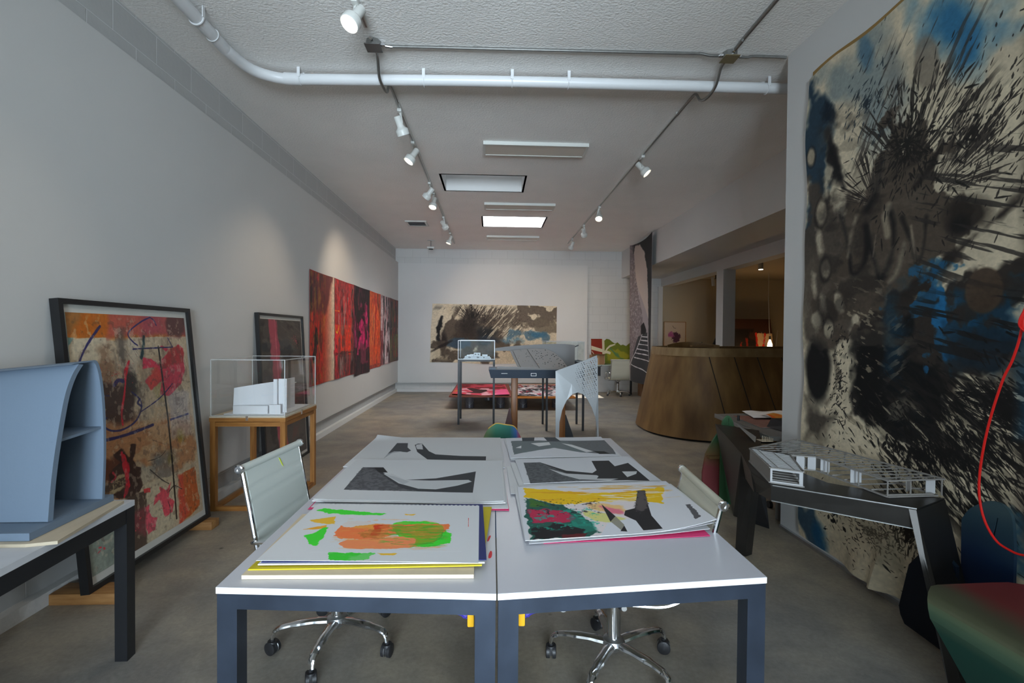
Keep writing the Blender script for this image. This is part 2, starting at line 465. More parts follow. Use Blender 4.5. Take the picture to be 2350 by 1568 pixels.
    def splat(s, c, n, spread, ang, aspread, ln, wd, col, a=.9, grow=0.):
        """thrown drops: short tapered marks around c, leaning along ang"""
        cx, cy = c[0], c[1] * s.asp; R = s.rs
        for _ in range(n):
            th = R.uniform(0, 2*PI); rr = abs(R.gauss(0, 1))
            x = cx + math.cos(th)*rr*spread[0]; y = cy + math.sin(th)*rr*spread[1]
            an = (ang if ang is not None else math.atan2(y-cy, x-cx)) + R.gauss(0, aspread)
            L = ln * R.uniform(.2, 1.2) * (1 + grow*rr); W = wd * R.uniform(.35, 1.2)
            m = L + W; r = s.reg(x-m, y-m, x+m, y+m)
            if r is None: continue
            sl, U, V = r; ca, sa = math.cos(an), math.sin(an)
            p = (U-x)*ca + (V-y)*sa; q = -(U-x)*sa + (V-y)*ca
            t = np.clip(p / L, -1, 1)
            w = W/2 * (1 - .55*np.abs(t)) * (1 - .3*t)
            d = np.sqrt((p - t*L/1.0*(np.abs(p) > L))**2*(np.abs(p) > L) + q*q)
            s.comp(sl, np.clip((w - d) * s.w + .5, 0, 1) * a, col)
    def rays(s, c, r0, r1, a0, a1, col, f=(40, 6), dens=.5, a=.9, seed=3, power=1.):
        """dry streaks shot outward from c between two angles"""
        cx, cy = c[0], c[1] * s.asp
        r = s.reg(cx-r1, cy-r1, cx+r1, cy+r1)
        if r is None: return
        sl, U, V = r; dx, dy = U-cx, V-cy; rr = np.sqrt(dx*dx+dy*dy); th = np.arctan2(dy, dx)
        am = (a0+a1)/2; da = np.abs((th-am+PI) % (2*PI) - PI); hw = abs(a1-a0)/2
        n = s.noise((th+10)*f[0], rr*f[1]+20, seed, 4)
        fall = np.clip((rr-r0)/(r1-r0), 0, 1)**power
        al = np.clip((n - (1-dens) - fall*.32 + .1) * 9, 0, 1) * np.clip((hw-da)/(.25*hw+.01), 0, 1) * (rr > r0*.6) * np.clip((r1-rr)/(.15*r1), 0, 1)
        s.comp(sl, al*a, col)
    def wash(s, box, col, f=(5, 5), thr=.5, k=6, a=.6, seed=2, mode='n', edge=.04, ang=0.):
        u0, v0, u1, v1 = box; r = s.reg(u0, v0*s.asp, u1, v1*s.asp)
        if r is None: return
        sl, U, V = r; ca, sa = math.cos(ang), math.sin(ang)
        X = U*ca + V*sa; Y = -U*sa + V*ca
        n = s.noise(X*f[0], Y*f[1], seed, 5)
        e = np.minimum(np.minimum(U-u0, u1-U), np.minimum(V-v0*s.asp, v1*s.asp-V))
        s.comp(sl, np.clip((n-thr)*k, 0, 1) * np.clip(e/edge, 0, 1) * a, col, mode)
    def hgrad(s, box, c0, c1, a=1., v=False):
        u0, v0, u1, v1 = box; sl, U, V = s.reg(u0, v0*s.asp, u1, v1*s.asp)
        t = ((V/s.asp-v0)/(v1-v0) if v else (U-u0)/(u1-u0))[..., None]; t = np.clip(t, 0, 1)
        s.comp(sl, np.full(U.shape, a, np.float32), (C8(*c0)*(1-t) + C8(*c1)*t).astype(np.float32))
    def grain(s, amt=.05, f=90, seed=4):
        sl, U, V = s.reg(0, 0, 1, s.asp)
        s.a *= (1 + (s.noise(U*f, V*f, seed, 3) - .5)[..., None] * 2 * amt)
    def material(s, name, rough=.7, spec=.3):
        im = bpy.data.images.new(name, s.w, s.h)
        px = np.ones((s.h, s.w, 4), np.float32); px[..., :3] = np.clip(s.a, 0, 1)
        im.pixels.foreach_set(px.ravel()); im.update(); im.pack()
        m = bpy.data.materials.new(name); m.use_nodes = True; nt = m.node_tree; b = nt.nodes['Principled BSDF']
        t = nt.nodes.new('ShaderNodeTexImage'); t.image = im; t.extension = 'EXTEND'
        u = nt.nodes.new('ShaderNodeUVMap'); u.uv_map = 'UVMap'
        nt.links.new(u.outputs[0], t.inputs[0]); nt.links.new(t.outputs[0], b.inputs['Base Color'])
        b.inputs['Roughness'].default_value = rough; b.inputs['Specular IOR Level'].default_value = spec
        return m

CREAM = (212, 198, 170); INK = (16, 16, 18); SEPIA = (62, 52, 44); GREYW = (96, 86, 76); BLUE = (28, 98, 142); NAVY = (14, 34, 52)

def paint_big_ink():
    c = Canvas(1300, 1737, CREAM)
    B, P_, S, K = c.blob, c.poly, c.stroke, c.rays
    # pale washes first
    c.wash((0, 0, 1, 1), (176, 164, 142), (6, 6), .48, 4, .5, 5)
    # top blue veils
    P_([(0.330,0.996),(0.567,0.874),(0.568,0.840),(0.503,0.835),(0.462,0.816),(0.421,0.851),(0.374,0.932)], (70, 128, 160), .05, .04, 9, .75, 3)
    B([(0.433,0.917)][0], .05, .09, (44, 108, 146), .5, .8, .5, 12, .9, 4)
    B([(0.474,0.860)][0], .035, .06, (44, 106, 146), 0, .8, .5, 12, .8, 8)
    P_([(0.049,0.988),(0.246,0.985),(0.309,0.927),(0.275,0.874),(0.290,0.795),(0.225,0.815),(0.167,0.875),(0.087,0.894)], (110, 128, 134), .06, .04, 8, .7, 6)
    B([(0.381,0.875)][0], .028, .06, (128, 118, 104), .2, .3, .1, 8, .8, 2)
    B([(0.214,0.961)][0], .02, .06, (46, 92, 124), .3, .8, .4, 10, .6, 7)
    B([(0.299,0.887)][0], .025, .1, (120, 124, 122), .2, 1, .4, 10, .7, 7)
    # far left edge: dark blue band then grey brown column
    P_([(0.003,0.978),(0.077,0.923),(0.097,0.829),(0.076,0.720),(0.043,0.635),(-0.010,0.643),(-0.003,0.887)], (24, 48, 66), .02, .02, 12, .92, 11)
    P_([(0.068,0.936),(0.128,0.888),(0.121,0.848),(0.079,0.879)], (18, 30, 42), .012, .01, 20, .9, 12)
    P_([(0.097,0.829),(0.171,0.750),(0.141,0.723),(0.083,0.754),(0.073,0.801)], INK, .02, .015, 16, .92, 13)
    P_([(0.001,0.773),(0.093,0.725),(0.188,0.688),(0.212,0.579),(0.195,0.451),(0.103,0.434),(0.013,0.433),(-0.012,0.586)], (74, 66, 58), .02, .03, 12, .95, 14)
    P_([(0.043,0.635),(0.096,0.628),(0.109,0.486),(0.068,0.433),(0.013,0.424),(-0.002,0.566)], (98, 88, 76), .03, .02, 12, .8, 15)
    # central brown grey hand form
    P_([(0.138,0.588),(0.150,0.696),(0.229,0.704),(0.255,0.729),(0.285,0.774),(0.289,0.810),(0.331,0.789),(0.349,0.748),(0.369,0.770),(0.425,0.733),(0.411,0.703),(0.393,0.668),(0.441,0.638),(0.489,0.634),(0.494,0.584),(0.461,0.577),(0.426,0.529),(0.345,0.500),(0.237,0.467),(0.103,0.416),(0.032,0.415),(0.066,0.488)], (78, 68, 58), .012, .03, 22, .97, 16)
    K([(0.339,0.708)][0], .05, .24, .35, 2.5, (46, 42, 38), (34, 16), .50, .9, 21, 1.4)
    K([(0.256,0.675)][0], .05, .16, 1.2, 2.9, (40, 36, 34), (34, 16), .50, .9, 23, 1.4)
    K([(0.403,0.665)][0], .05, .22, -.3, 1.3, (52, 46, 42), (44, 18), .50, .9, 22, 1.4)
    c.wash((.16, .74, .52, .97), (60, 54, 50), (9, 120), .74, 12, .7, 24, ang=1.0)
    for a_, b_, w_ in ([(0.134,0.699),(0.168,0.618),(0.185,0.558),(0.226,0.578),(0.231,0.640)], INK, .022), ([(0.224,0.642),(0.253,0.575),(0.273,0.542),(0.303,0.577),(0.307,0.628),(0.294,0.660)], INK, .026), ([(0.330,0.638),(0.354,0.592),(0.371,0.555),(0.385,0.587),(0.389,0.628)], (30, 28, 26), .018), ([(0.267,0.741),(0.256,0.698),(0.230,0.672)], INK, .035), ([(0.420,0.734),(0.392,0.702),(0.361,0.682)], (30, 26, 24), .02), ([(0.088,0.858),(0.124,0.778),(0.149,0.730)], INK, .03):
        S(a_, w_, b_, .9, .35, 20, .85, int(w_*999))
    for a_, w_ in ([(0.169,0.593),(0.182,0.640),(0.196,0.663)], .02), ([(0.290,0.616),(0.282,0.647),(0.294,0.667)], .02), ([(0.337,0.594),(0.321,0.553),(0.298,0.533)], .022), ([(0.353,0.620),(0.365,0.562)], .012), ([(0.258,0.620),(0.250,0.583)], .012):
        S(a_, w_, (158, 146, 124), 1, .5, 20, .75, int(w_*777))
    B([(0.473,0.613)][0], .05, .04, (36, 30, 26), 0, .6, .3, 14, .9, 31)
    B([(0.460,0.602)][0], .03, .025, INK, .3, .7, .3, 14, .7, 32)
    # long diagonal crease and dark wedge
    P_([(0.574,0.633),(0.575,0.611),(0.502,0.583),(0.444,0.547),(0.346,0.493),(0.250,0.466),(0.323,0.509),(0.434,0.561),(0.502,0.595)], (40, 34, 30), .012, .008, 20, .95, 33)
    # cream islands left column with round pebbles
    for p_, r_ in (([(0.068,0.695)][0], .03), ([(0.086,0.576)][0], .025), ([(0.105,0.456)][0], .022), ([(0.022,0.824)][0], .022)):
        B(p_, r_, r_*1.5, (28, 24, 22), 0, .4, .15, 10, .8, 35)
        B(p_, r_*.8, r_*1.2, (168, 156, 134), 0, .4, .2, 20, .95, 36)
    for p_ in [(0.091,0.769),(0.118,0.715),(0.061,0.633),(0.046,0.543),(0.080,0.505),(0.058,0.470),(0.142,0.698),(0.080,0.746),(0.141,0.502)]:
        B(p_, .014, .035, (190, 178, 154), .2, .8, .6, 30, .85, int(p_[1]*900))
    # lower dark mass
    P_([(0.195,0.451),(0.250,0.466),(0.335,0.494),(0.397,0.532),(0.462,0.545),(0.534,0.543),(0.577,0.544),(0.580,0.427),(0.538,0.414),(0.524,0.366),(0.467,0.374),(0.451,0.321),(0.434,0.266),(0.353,0.272),(0.329,0.305),(0.242,0.293),(0.200,0.312),(0.205,0.386)], (44, 38, 34), .012, .03, 16, .96, 40)
    P_([(0.218,0.419),(0.264,0.443),(0.314,0.421),(0.380,0.429),(0.402,0.355),(0.405,0.287),(0.330,0.283),(0.222,0.291)], (11, 11, 12), .03, .03, 14, .97, 41)
    P_([(0.313,0.450),(0.358,0.464),(0.381,0.381),(0.395,0.286),(0.341,0.277),(0.310,0.369)], (12, 14, 17), .02, .03, 14, .95, 42)
    P_([(0.196,0.435),(0.238,0.419),(0.254,0.342),(0.236,0.277),(0.193,0.295)], (14, 14, 15), .03, .02, 14, .9, 43)
    B([(0.056,0.360)][0], .055, .1, (12, 12, 13), .1, .35, .2, 9, .97, 44)
    P_([(-0.003,0.318),(0.073,0.298),(0.140,0.280),(0.109,0.232),(0.020,0.217)], (58, 52, 46), .03, .02, 12, .85, 45)
    S([(0.124,0.399),(0.135,0.348),(0.099,0.301)], .02, (80, 70, 60), 1, .4, 20, .6, 46)
    # blue passages
    P_([(0.323,0.509),(0.387,0.519),(0.416,0.556),(0.444,0.540),(0.442,0.476),(0.457,0.431),(0.439,0.398),(0.420,0.423),(0.399,0.464),(0.324,0.472)], (28, 92, 132), .01, .035, 26, .8, 50, tex=.85, tf=(30, 30))
    P_([(0.417,0.530),(0.438,0.515),(0.445,0.463),(0.452,0.424),(0.439,0.411),(0.424,0.450)], (30, 104, 152), .008, .02, 24, .95, 51)
    B([(0.325,0.428)][0], .04, .09, (22, 66, 92), 0, .9, .7, 20, .55, 52)
    P_([(0.464,0.488),(0.578,0.505),(0.580,0.438),(0.515,0.425),(0.474,0.437)], (20, 68, 100), .03, .04, 20, .7, 53, tex=.8, tf=(34, 34))
    B([(0.523,0.414)][0], .1, .05, (22, 40, 54), .1, .8, .6, 14, .8, 54)
    B([(0.509,0.504)][0], .036, .045, (76, 62, 50), 0, .12, .04, 6, .98, 55)
    # streaked throw right of the dark mass
    K([(0.422,0.357)][0], .06, .30, -1.5, .3, (20, 19, 19), (60, 26), .52, .92, 60, 1.2)
    K([(0.385,0.277)][0], .04, .14, -2.4, -.5, (22, 20, 20), (40, 26), .52, .9, 61, 1.3)
    c.wash((.26, .14, .62, .40), (26, 24, 23), (11, 110), .53, 11, .9, 63, ang=-.62)
    c.wash((.30, .22, .62, .52), (30, 28, 27), (9, 100), .56, 11, .85, 64, ang=-.25)
    c.wash((.34, .50, .62, .72), (44, 40, 38), (8, 120), .64, 11, .8, 65, ang=-.42)
    P_([(0.523,0.414),(0.580,0.427),(0.581,0.382),(0.546,0.386)], (120, 108, 90), .02, .02, 20, .7, 64)
    c.wash((.24, .16, .60, .34), (186, 174, 148), (16, 90), .62, 12, .8, 66, ang=-.62)
    # white scratches in the dark
    c.wash((.1, .2, .3, .56), (150, 138, 116), (90, 30), .80, 14, .8, 66, ang=1.2)
    c.wash((.04, .3, .4, .9), (104, 94, 82), (12, 26), .62, 6, .35, 166)
    c.wash((.04, .3, .4, .9), (34, 30, 28), (9, 14), .60, 6, .5, 167)
    c.wash((.29, .28, .36, .48), (120, 112, 98), (20, 90), .62, 14, .8, 67, ang=.6)
    # drops
    c.splat([(0.462,0.264)][0], 1100, (.17, .10), -.75, .25, .010, .0042, (24, 22, 21), .85)
    c.splat([(0.482,0.734)][0], 620, (.14, .12), 1.0, .25, .008, .004, (36, 32, 30), .85)
    c.splat([(0.337,0.758)][0], 420, (.07, .09), None, .35, .007, .005, (30, 27, 25), .9, .4)
    c.splat([(0.224,0.871)][0], 150, (.06, .08), .9, .3, .010, .004, (40, 50, 58), .8)
    c.splat([(0.146,0.349)][0], 200, (.03, .12), .9, .5, .006, .004, (28, 25, 24), .85)
    c.splat([(0.385,0.250)][0], 180, (.06, .03), -1.3, .4, .008, .008, (20, 18, 18), .9)
    c.splat([(0.548,0.339)][0], 380, (.08, .08), -.6, .3, .014, .005, (22, 20, 20), .85)
    c.splat([(0.262,0.086)][0], 420, (.12, .05), -.2, .6, .006, .003, (44, 36, 30), .8)
    c.splat([(0.358,0.116)][0], 240, (.05, .03), 1.4, .4, .010, .004, (40, 32, 26), .8)
    c.splat([(0.139,0.086)][0], 14, (.02, .02), 0, 1, .006, .009, (24, 22, 22), .9)
    P_([(-0.004,0.069),(0.062,0.078),(0.099,0.034),(0.126,-0.010),(0.028,-0.007),(-0.017,0.036)], (34, 62, 84), .02, .02, 14, .85, 70)
    B([(0.091,0.022)][0], .03, .05, (22, 78, 116), .3, .7, .3, 12, .8, 71)
    c.wash((0, 0, .5, .12), (150, 140, 118), (14, 14), .5, 6, .5, 72)
    P_([(0.552,0.206),(0.586,0.233),(0.589,0.122),(0.568,0.125)], (28, 96, 132), .03, .03, 20, .8, 73, tex=.4, tf=(30, 30))
    # rest of the canvas, nearer than the frame
    c.wash((.56, .1, 1, .95), (46, 40, 36), (4, 3), .46, 8, .92, 80)
    c.wash((.56, .3, 1, .8), (24, 92, 134), (6, 5), .58, 10, .8, 81)
    c.splat((.78, .5), 700, (.12, .3), -.6, .4, .012, .005, (24, 22, 21), .85)
    c.grain(.05, 160)
    return c.material('ink_and_pigment_on_canvas', .75)

def paint_back_ink():
    c = Canvas(1150, 541, (210, 196, 170))
    B, P_, S, K = c.blob, c.poly, c.stroke, c.rays
    c.wash((0, 0, 1, 1), (180, 164, 136), (6, 5), .5, 5, .5, 3)
    c.wash((.16, .55, .62, 1), (84, 74, 64), (7, 60), .46, 9, .85, 11, ang=1.1)
    c.wash((.40, .40, .74, 1), (104, 92, 78), (7, 80), .50, 10, .85, 12, ang=.85)
    P_([(.06, .28), (.08, .5), (.12, .62), (.10, .72), (.15, .86), (.20, .80), (.26, .78), (.34, .88), (.36, .78), (.46, .72), (.54, .62), (.60, .50), (.66, .40), (.6, .26), (.3, .2), (.1, .2)], (78, 68, 58), .02, .03, 14, .92, 13)
    K((.32, .70), .05, .18, .5, 2.8, (48, 40, 36), (30, 20), .52, .9, 111, 1.3)
    K((.48, .60), .05, .20, .1, 1.5, (70, 62, 54), (40, 24), .52, .9, 112, 1.3)
    c.wash((.08, .24, .62, .8), (110, 96, 80), (8, 9), .60, 5, .5, 113); c.wash((.08, .24, .62, .8), (36, 30, 28), (7, 9), .60, 6, .6, 114)
    P_([(.08, .30), (.07, .5), (.08, .78), (.055, .6), (.05, .4)], INK, .015, .012, 20, .92, 14)
    B((.10, .38), .035, .1, (34, 28, 26), 0, .7, .4, 12, .9, 15)
    B((.28, .60), .10, .10, (40, 33, 30), .5, .6, .4, 12, .9, 16)
    B((.25, .42), .14, .06, (64, 52, 42), 0, .8, .5, 10, .9, 17)
    B((.42, .52), .07, .08, (34, 36, 38), .6, .8, .5, 12, .85, 18)
    B((.45, .42), .09, .035, (44, 50, 60), 0, .8, .5, 12, .8, 19)
    P_([(.14, .36), (.30, .40), (.32, .28), (.22, .26), (.14, .30)], (52, 76, 96), .02, .02, 12, .75, 20)
    P_([(.55, .76), (.68, .70), (.85, .66), (.99, .68), (.99, .95), (.9, .97), (.68, .99), (.72, .88), (.86, .82), (.78, .8), (.62, .86)], (98, 86, 74), .012, .03, 16, .92, 21)
    P_([(.62, .72), (.76, .62), (.95, .55), (.99, .60), (.98, .78), (.8, .74)], (110, 98, 82), .02, .03, 14, .85, 22)
    P_([(.62, .56), (.74, .56), (.93, .58), (.93, .42), (.8, .42), (.70, .48), (.6, .44)], (84, 112, 126), .02, .02, 14, .9, 23)
    B((.84, .50), .07, .025, (60, 108, 136), .05, .6, .4, 14, .85, 24)
    B((.64, .40), .08, .025, (92, 130, 148), 0, .8, .6, 20, .8, 25)
    S([(.66, .74), (.64, .70), (.66, .66), (.69, .70), (.67, .74)], .008, (80, 70, 60), .6, 0, 9, .8)
    P_([(.02, .30), (.12, .36), (.06, .22), (.03, .08), (.02, .03), (.3, .02), (.62, .05), (.66, .14), (.5, .22), (.3, .24), (.14, .2)], (74, 64, 54), .02, .03, 14, .9, 26)
    P_([(.44, .30), (.60, .34), (.74, .34), (.76, .28), (.66, .22), (.5, .24)], (96, 84, 70), .02, .03, 22, .85, 126)
    P_([(.56, .18), (.62, .26), (.68, .1), (.6, .02), (.56, .02)], (200, 184, 156), .01, .02, 20, .9, 27)
    B((.08, .27), .09, .012, (30, 24, 22), .5, .6, .3, 12, .8, 28)
    c.wash((.02, .02, .7, .14), (196, 180, 152), (30, 16), .60, 12, .85, 29)
    c.wash((.40, .40, .70, .9), (196, 182, 156), (9, 90), .62, 14, .8, 30, ang=.85)
    c.wash((.0, .0, .66, .3), (150, 134, 112), (10, 12), .62, 8, .6, 130)
    c.wash((.55, .36, .8, .5), (206, 196, 176), (50, 20), .60, 14, .85, 31, ang=.2)
    c.wash((.0, .88, .2, .98), (60, 56, 58), (30, 10), .52, 10, .85, 32, ang=-.6)
    P_([(.50, .28), (.7, .34), (.72, .28), (.56, .22)], (96, 84, 70), .01, .02, 22, .8, 33)
    c.splat((.42, .74), 600, (.12, .10), .85, .2, .008, .0035, (50, 42, 38), .85)
    c.splat((.32, .82), 130, (.05, .05), 1.4, .5, .012, .005, (30, 26, 24), .9)
    c.splat((.72, .66), 160, (.10, .08), .9, .4, .007, .003, (60, 52, 46), .8)
    c.grain(.06, 120)
    return c.material('ink_landscape_on_canvas', .75)

def paint_red():
    c = Canvas(1500, 388, (150, 30, 24))
    B, P_, S = c.blob, c.poly, c.stroke
    def strip(u0, u1, v0, v1, bg): P_([(u0, v0), (u1, v0), (u1, v1), (u0, v1)], bg, .002)
    b = [0, .166, .343, .518, .675, .837, 1.0]
    # 1: red with black, fading to bare cream
    strip(b[0], b[1], 0, 1, (196, 36, 20))
    c.hgrad((.085, 0, .15, 1), (176, 40, 22), (214, 184, 158)); strip(.148, b[1], 0, 1, (216, 190, 166))
    P_([(0, .62), (.10, .60), (.13, .8), (.14, 1), (0, 1)], (96, 38, 38), .02, .012, 20, .9, 2)
    c.wash((0, 0, .10, .75), (26, 22, 22), (28, 7), .56, 9, .95, 5, edge=.01)
    c.wash((0, 0, .10, .45), (150, 120, 40), (60, 14), .66, 12, .8, 6, edge=.01)
    P_([(.02, .2), (.045, .3), (.05, .5), (.03, .55), (.02, .4)], (16, 14, 16), .006, .008, 30, .95, 7)
    P_([(0, .55), (.012, .55), (.012, 1), (0, 1)], (40, 18, 22), .006, .004, 20, .9, 8)
    B((.05, .95), .01, .012, (236, 30, 60), 0, .5, .3, 20, .9, 9); B((.015, .6), .012, .01, (240, 60, 40), 0, .5, .3, 20, .9, 9)
    # 2: red, black and grey scrapes
    strip(b[1], b[2], 0, 1, (150, 44, 46))
    c.wash((b[1], .4, b[2], 1), (210, 40, 40), (40, 8), .5, 8, .9, 10, edge=.004)
    c.wash((b[1], .3, b[2], .95), (44, 34, 34), (34, 9), .55, 10, .9, 11, edge=.004)
    c.wash((b[1]+.03, .5, b[2]-.05, .85), (170, 160, 152), (40, 14), .64, 12, .85, 12, edge=.004)
    c.wash((b[1], .22, b[2]-.03, .55), (232, 62, 34), (24, 7), .46, 9, .95, 13, edge=.004)
    c.wash((b[1], 0, b[2], .25), (74, 40, 38), (44, 10), .44, 8, .9, 14, edge=.004)
    P_([(b[1]+.004, 0), (b[1]+.03, 0), (b[1]+.022, .5), (b[1]+.004, .6)], (226, 36, 62), .006, .01, 30, .85, 15)
    c.wash((b[1]+.04, .02, b[1]+.075, .22), (176, 150, 142), (40, 10), .4, 8, .7, 16, edge=.004)
    S([(b[1]+.002, .52), (b[1]+.02, .46), (b[1]+.035, .53)], .006, (246, 190, 30), .5); S([(b[1]+.002, .68), (b[1]+.04, .68)], .003, (246, 170, 30), .5)
    P_([(b[1], .24), (b[2], .24), (b[2], .26), (b[1], .26)], (50, 20, 22), .003, .002, 30, .8)
    # 3: near black with magenta
    strip(b[2], b[3], 0, 1, (36, 18, 20))
    c.wash((b[2]-.01, .3, b[2]+.03, .75), (190, 50, 110), (50, 10), .46, 8, .85, 20, edge=.006)
    P_([(.40, .34), (.47, .30), (.508, .36), (.505, .7), (.47, .78), (.46, .70), (.42, .68), (.40, .5)], (226, 30, 110), .02, .035, 34, .95, 21)
    P_([(.41, .12), (.475, .12), (.478, .36), (.41, .36)], (118, 44, 66), .006, .004, 20, .85, 22)
    S([(.40, .98), (.385, .85), (.395, .74)], .01, (140, 44, 62), .8, .4); B((.50, .55), .008, .03, (20, 12, 20), 0, .5, .3, 20, .95, 23); B((.503, .4), .007, .03, (20, 12, 20), 0, .5, .3, 20, .95, 24)
    c.wash((b[2], 0, b[2]+.02, .3), (56, 66, 58), (60, 8), .4, 8, .8, 25, edge=.004)
    # 4: orange
    strip(b[3], b[4], .05, 1, (228, 78, 26)); c.hgrad((b[3], .05, .60, 1), (216, 96, 30), (206, 58, 30))
    c.wash((b[3]+.02, .3, b[3]+.07, .85), (236, 150, 110), (70, 5), .46, 10, .8, 30, edge=.004)
    c.wash((.59, .05, b[4], 1), (186, 40, 28), (40, 5), .45, 8, .85, 31, edge=.004); c.wash((.62, .0, b[4], 1), (70, 34, 34), (60, 8), .58, 10, .85, 32, edge=.004)
    # 5: white and black, pink
    strip(b[4], b[5], 0, 1, (222, 196, 196))
    c.wash((b[4]+.015, .0, b[5], 1), (16, 14, 16), (44, 9), .47, 14, .97, 40, edge=.004); c.wash((b[4], 0, b[5], .5), (120, 26, 34), (34, 8), .56, 10, .9, 41, edge=.004)
    c.wash((b[4], 0, b[5], .9), (236, 220, 222), (50, 10), .62, 14, .9, 42, edge=.004)
    # 6: dark red over green
    strip(b[5], b[6], 0, 1, (92, 44, 34)); c.wash((b[5], 0, 1, .45), (112, 116, 44), (40, 8), .42, 8, .9, 50, edge=.004)
    c.wash((b[5], .4, 1, .95), (30, 22, 26), (50, 10), .48, 10, .9, 51, edge=.004); c.wash((b[5], .45, 1, .55), (160, 150, 156), (30, 10), .42, 8, .8, 52, edge=.004)
    c.wash((b[5], .05, 1, 1), (170, 50, 34), (60, 12), .70, 12, .9, 53, edge=.004)
    for k_, (x0, x1, cols) in enumerate(((0, .10, ((30, 22, 22), (120, 30, 24), (168, 120, 40))), (b[1], b[2], ((30, 24, 26), (226, 60, 60), (120, 110, 106))), (b[2], b[3], ((20, 12, 14), (120, 30, 60))), (b[3], b[4], ((200, 50, 26), (120, 40, 34), (240, 140, 60))), (b[4], b[5], ((18, 16, 18), (240, 224, 226), (130, 30, 40))), (b[5], 1, ((24, 20, 22), (70, 40, 34), (84, 90, 40))))):
        for q_, cc in enumerate(cols): c.wash((x0, 0, x1, 1), cc, (90, 20), .70, 10, .55, 200+k_*5+q_, edge=.003); c.wash((x0, .0, x1, 1), cc, (190, 60), .76, 10, .55, 240+k_*5+q_, edge=.003)
    for k in b[1:-1]: P_([(k-.0015, 0), (k+.0015, 0), (k+.0015, 1), (k-.0015, 1)], (40, 14, 14), .002, a=.8)
    c.grain(.08, 160)
    return c.material('six_panel_red_painting', .5)

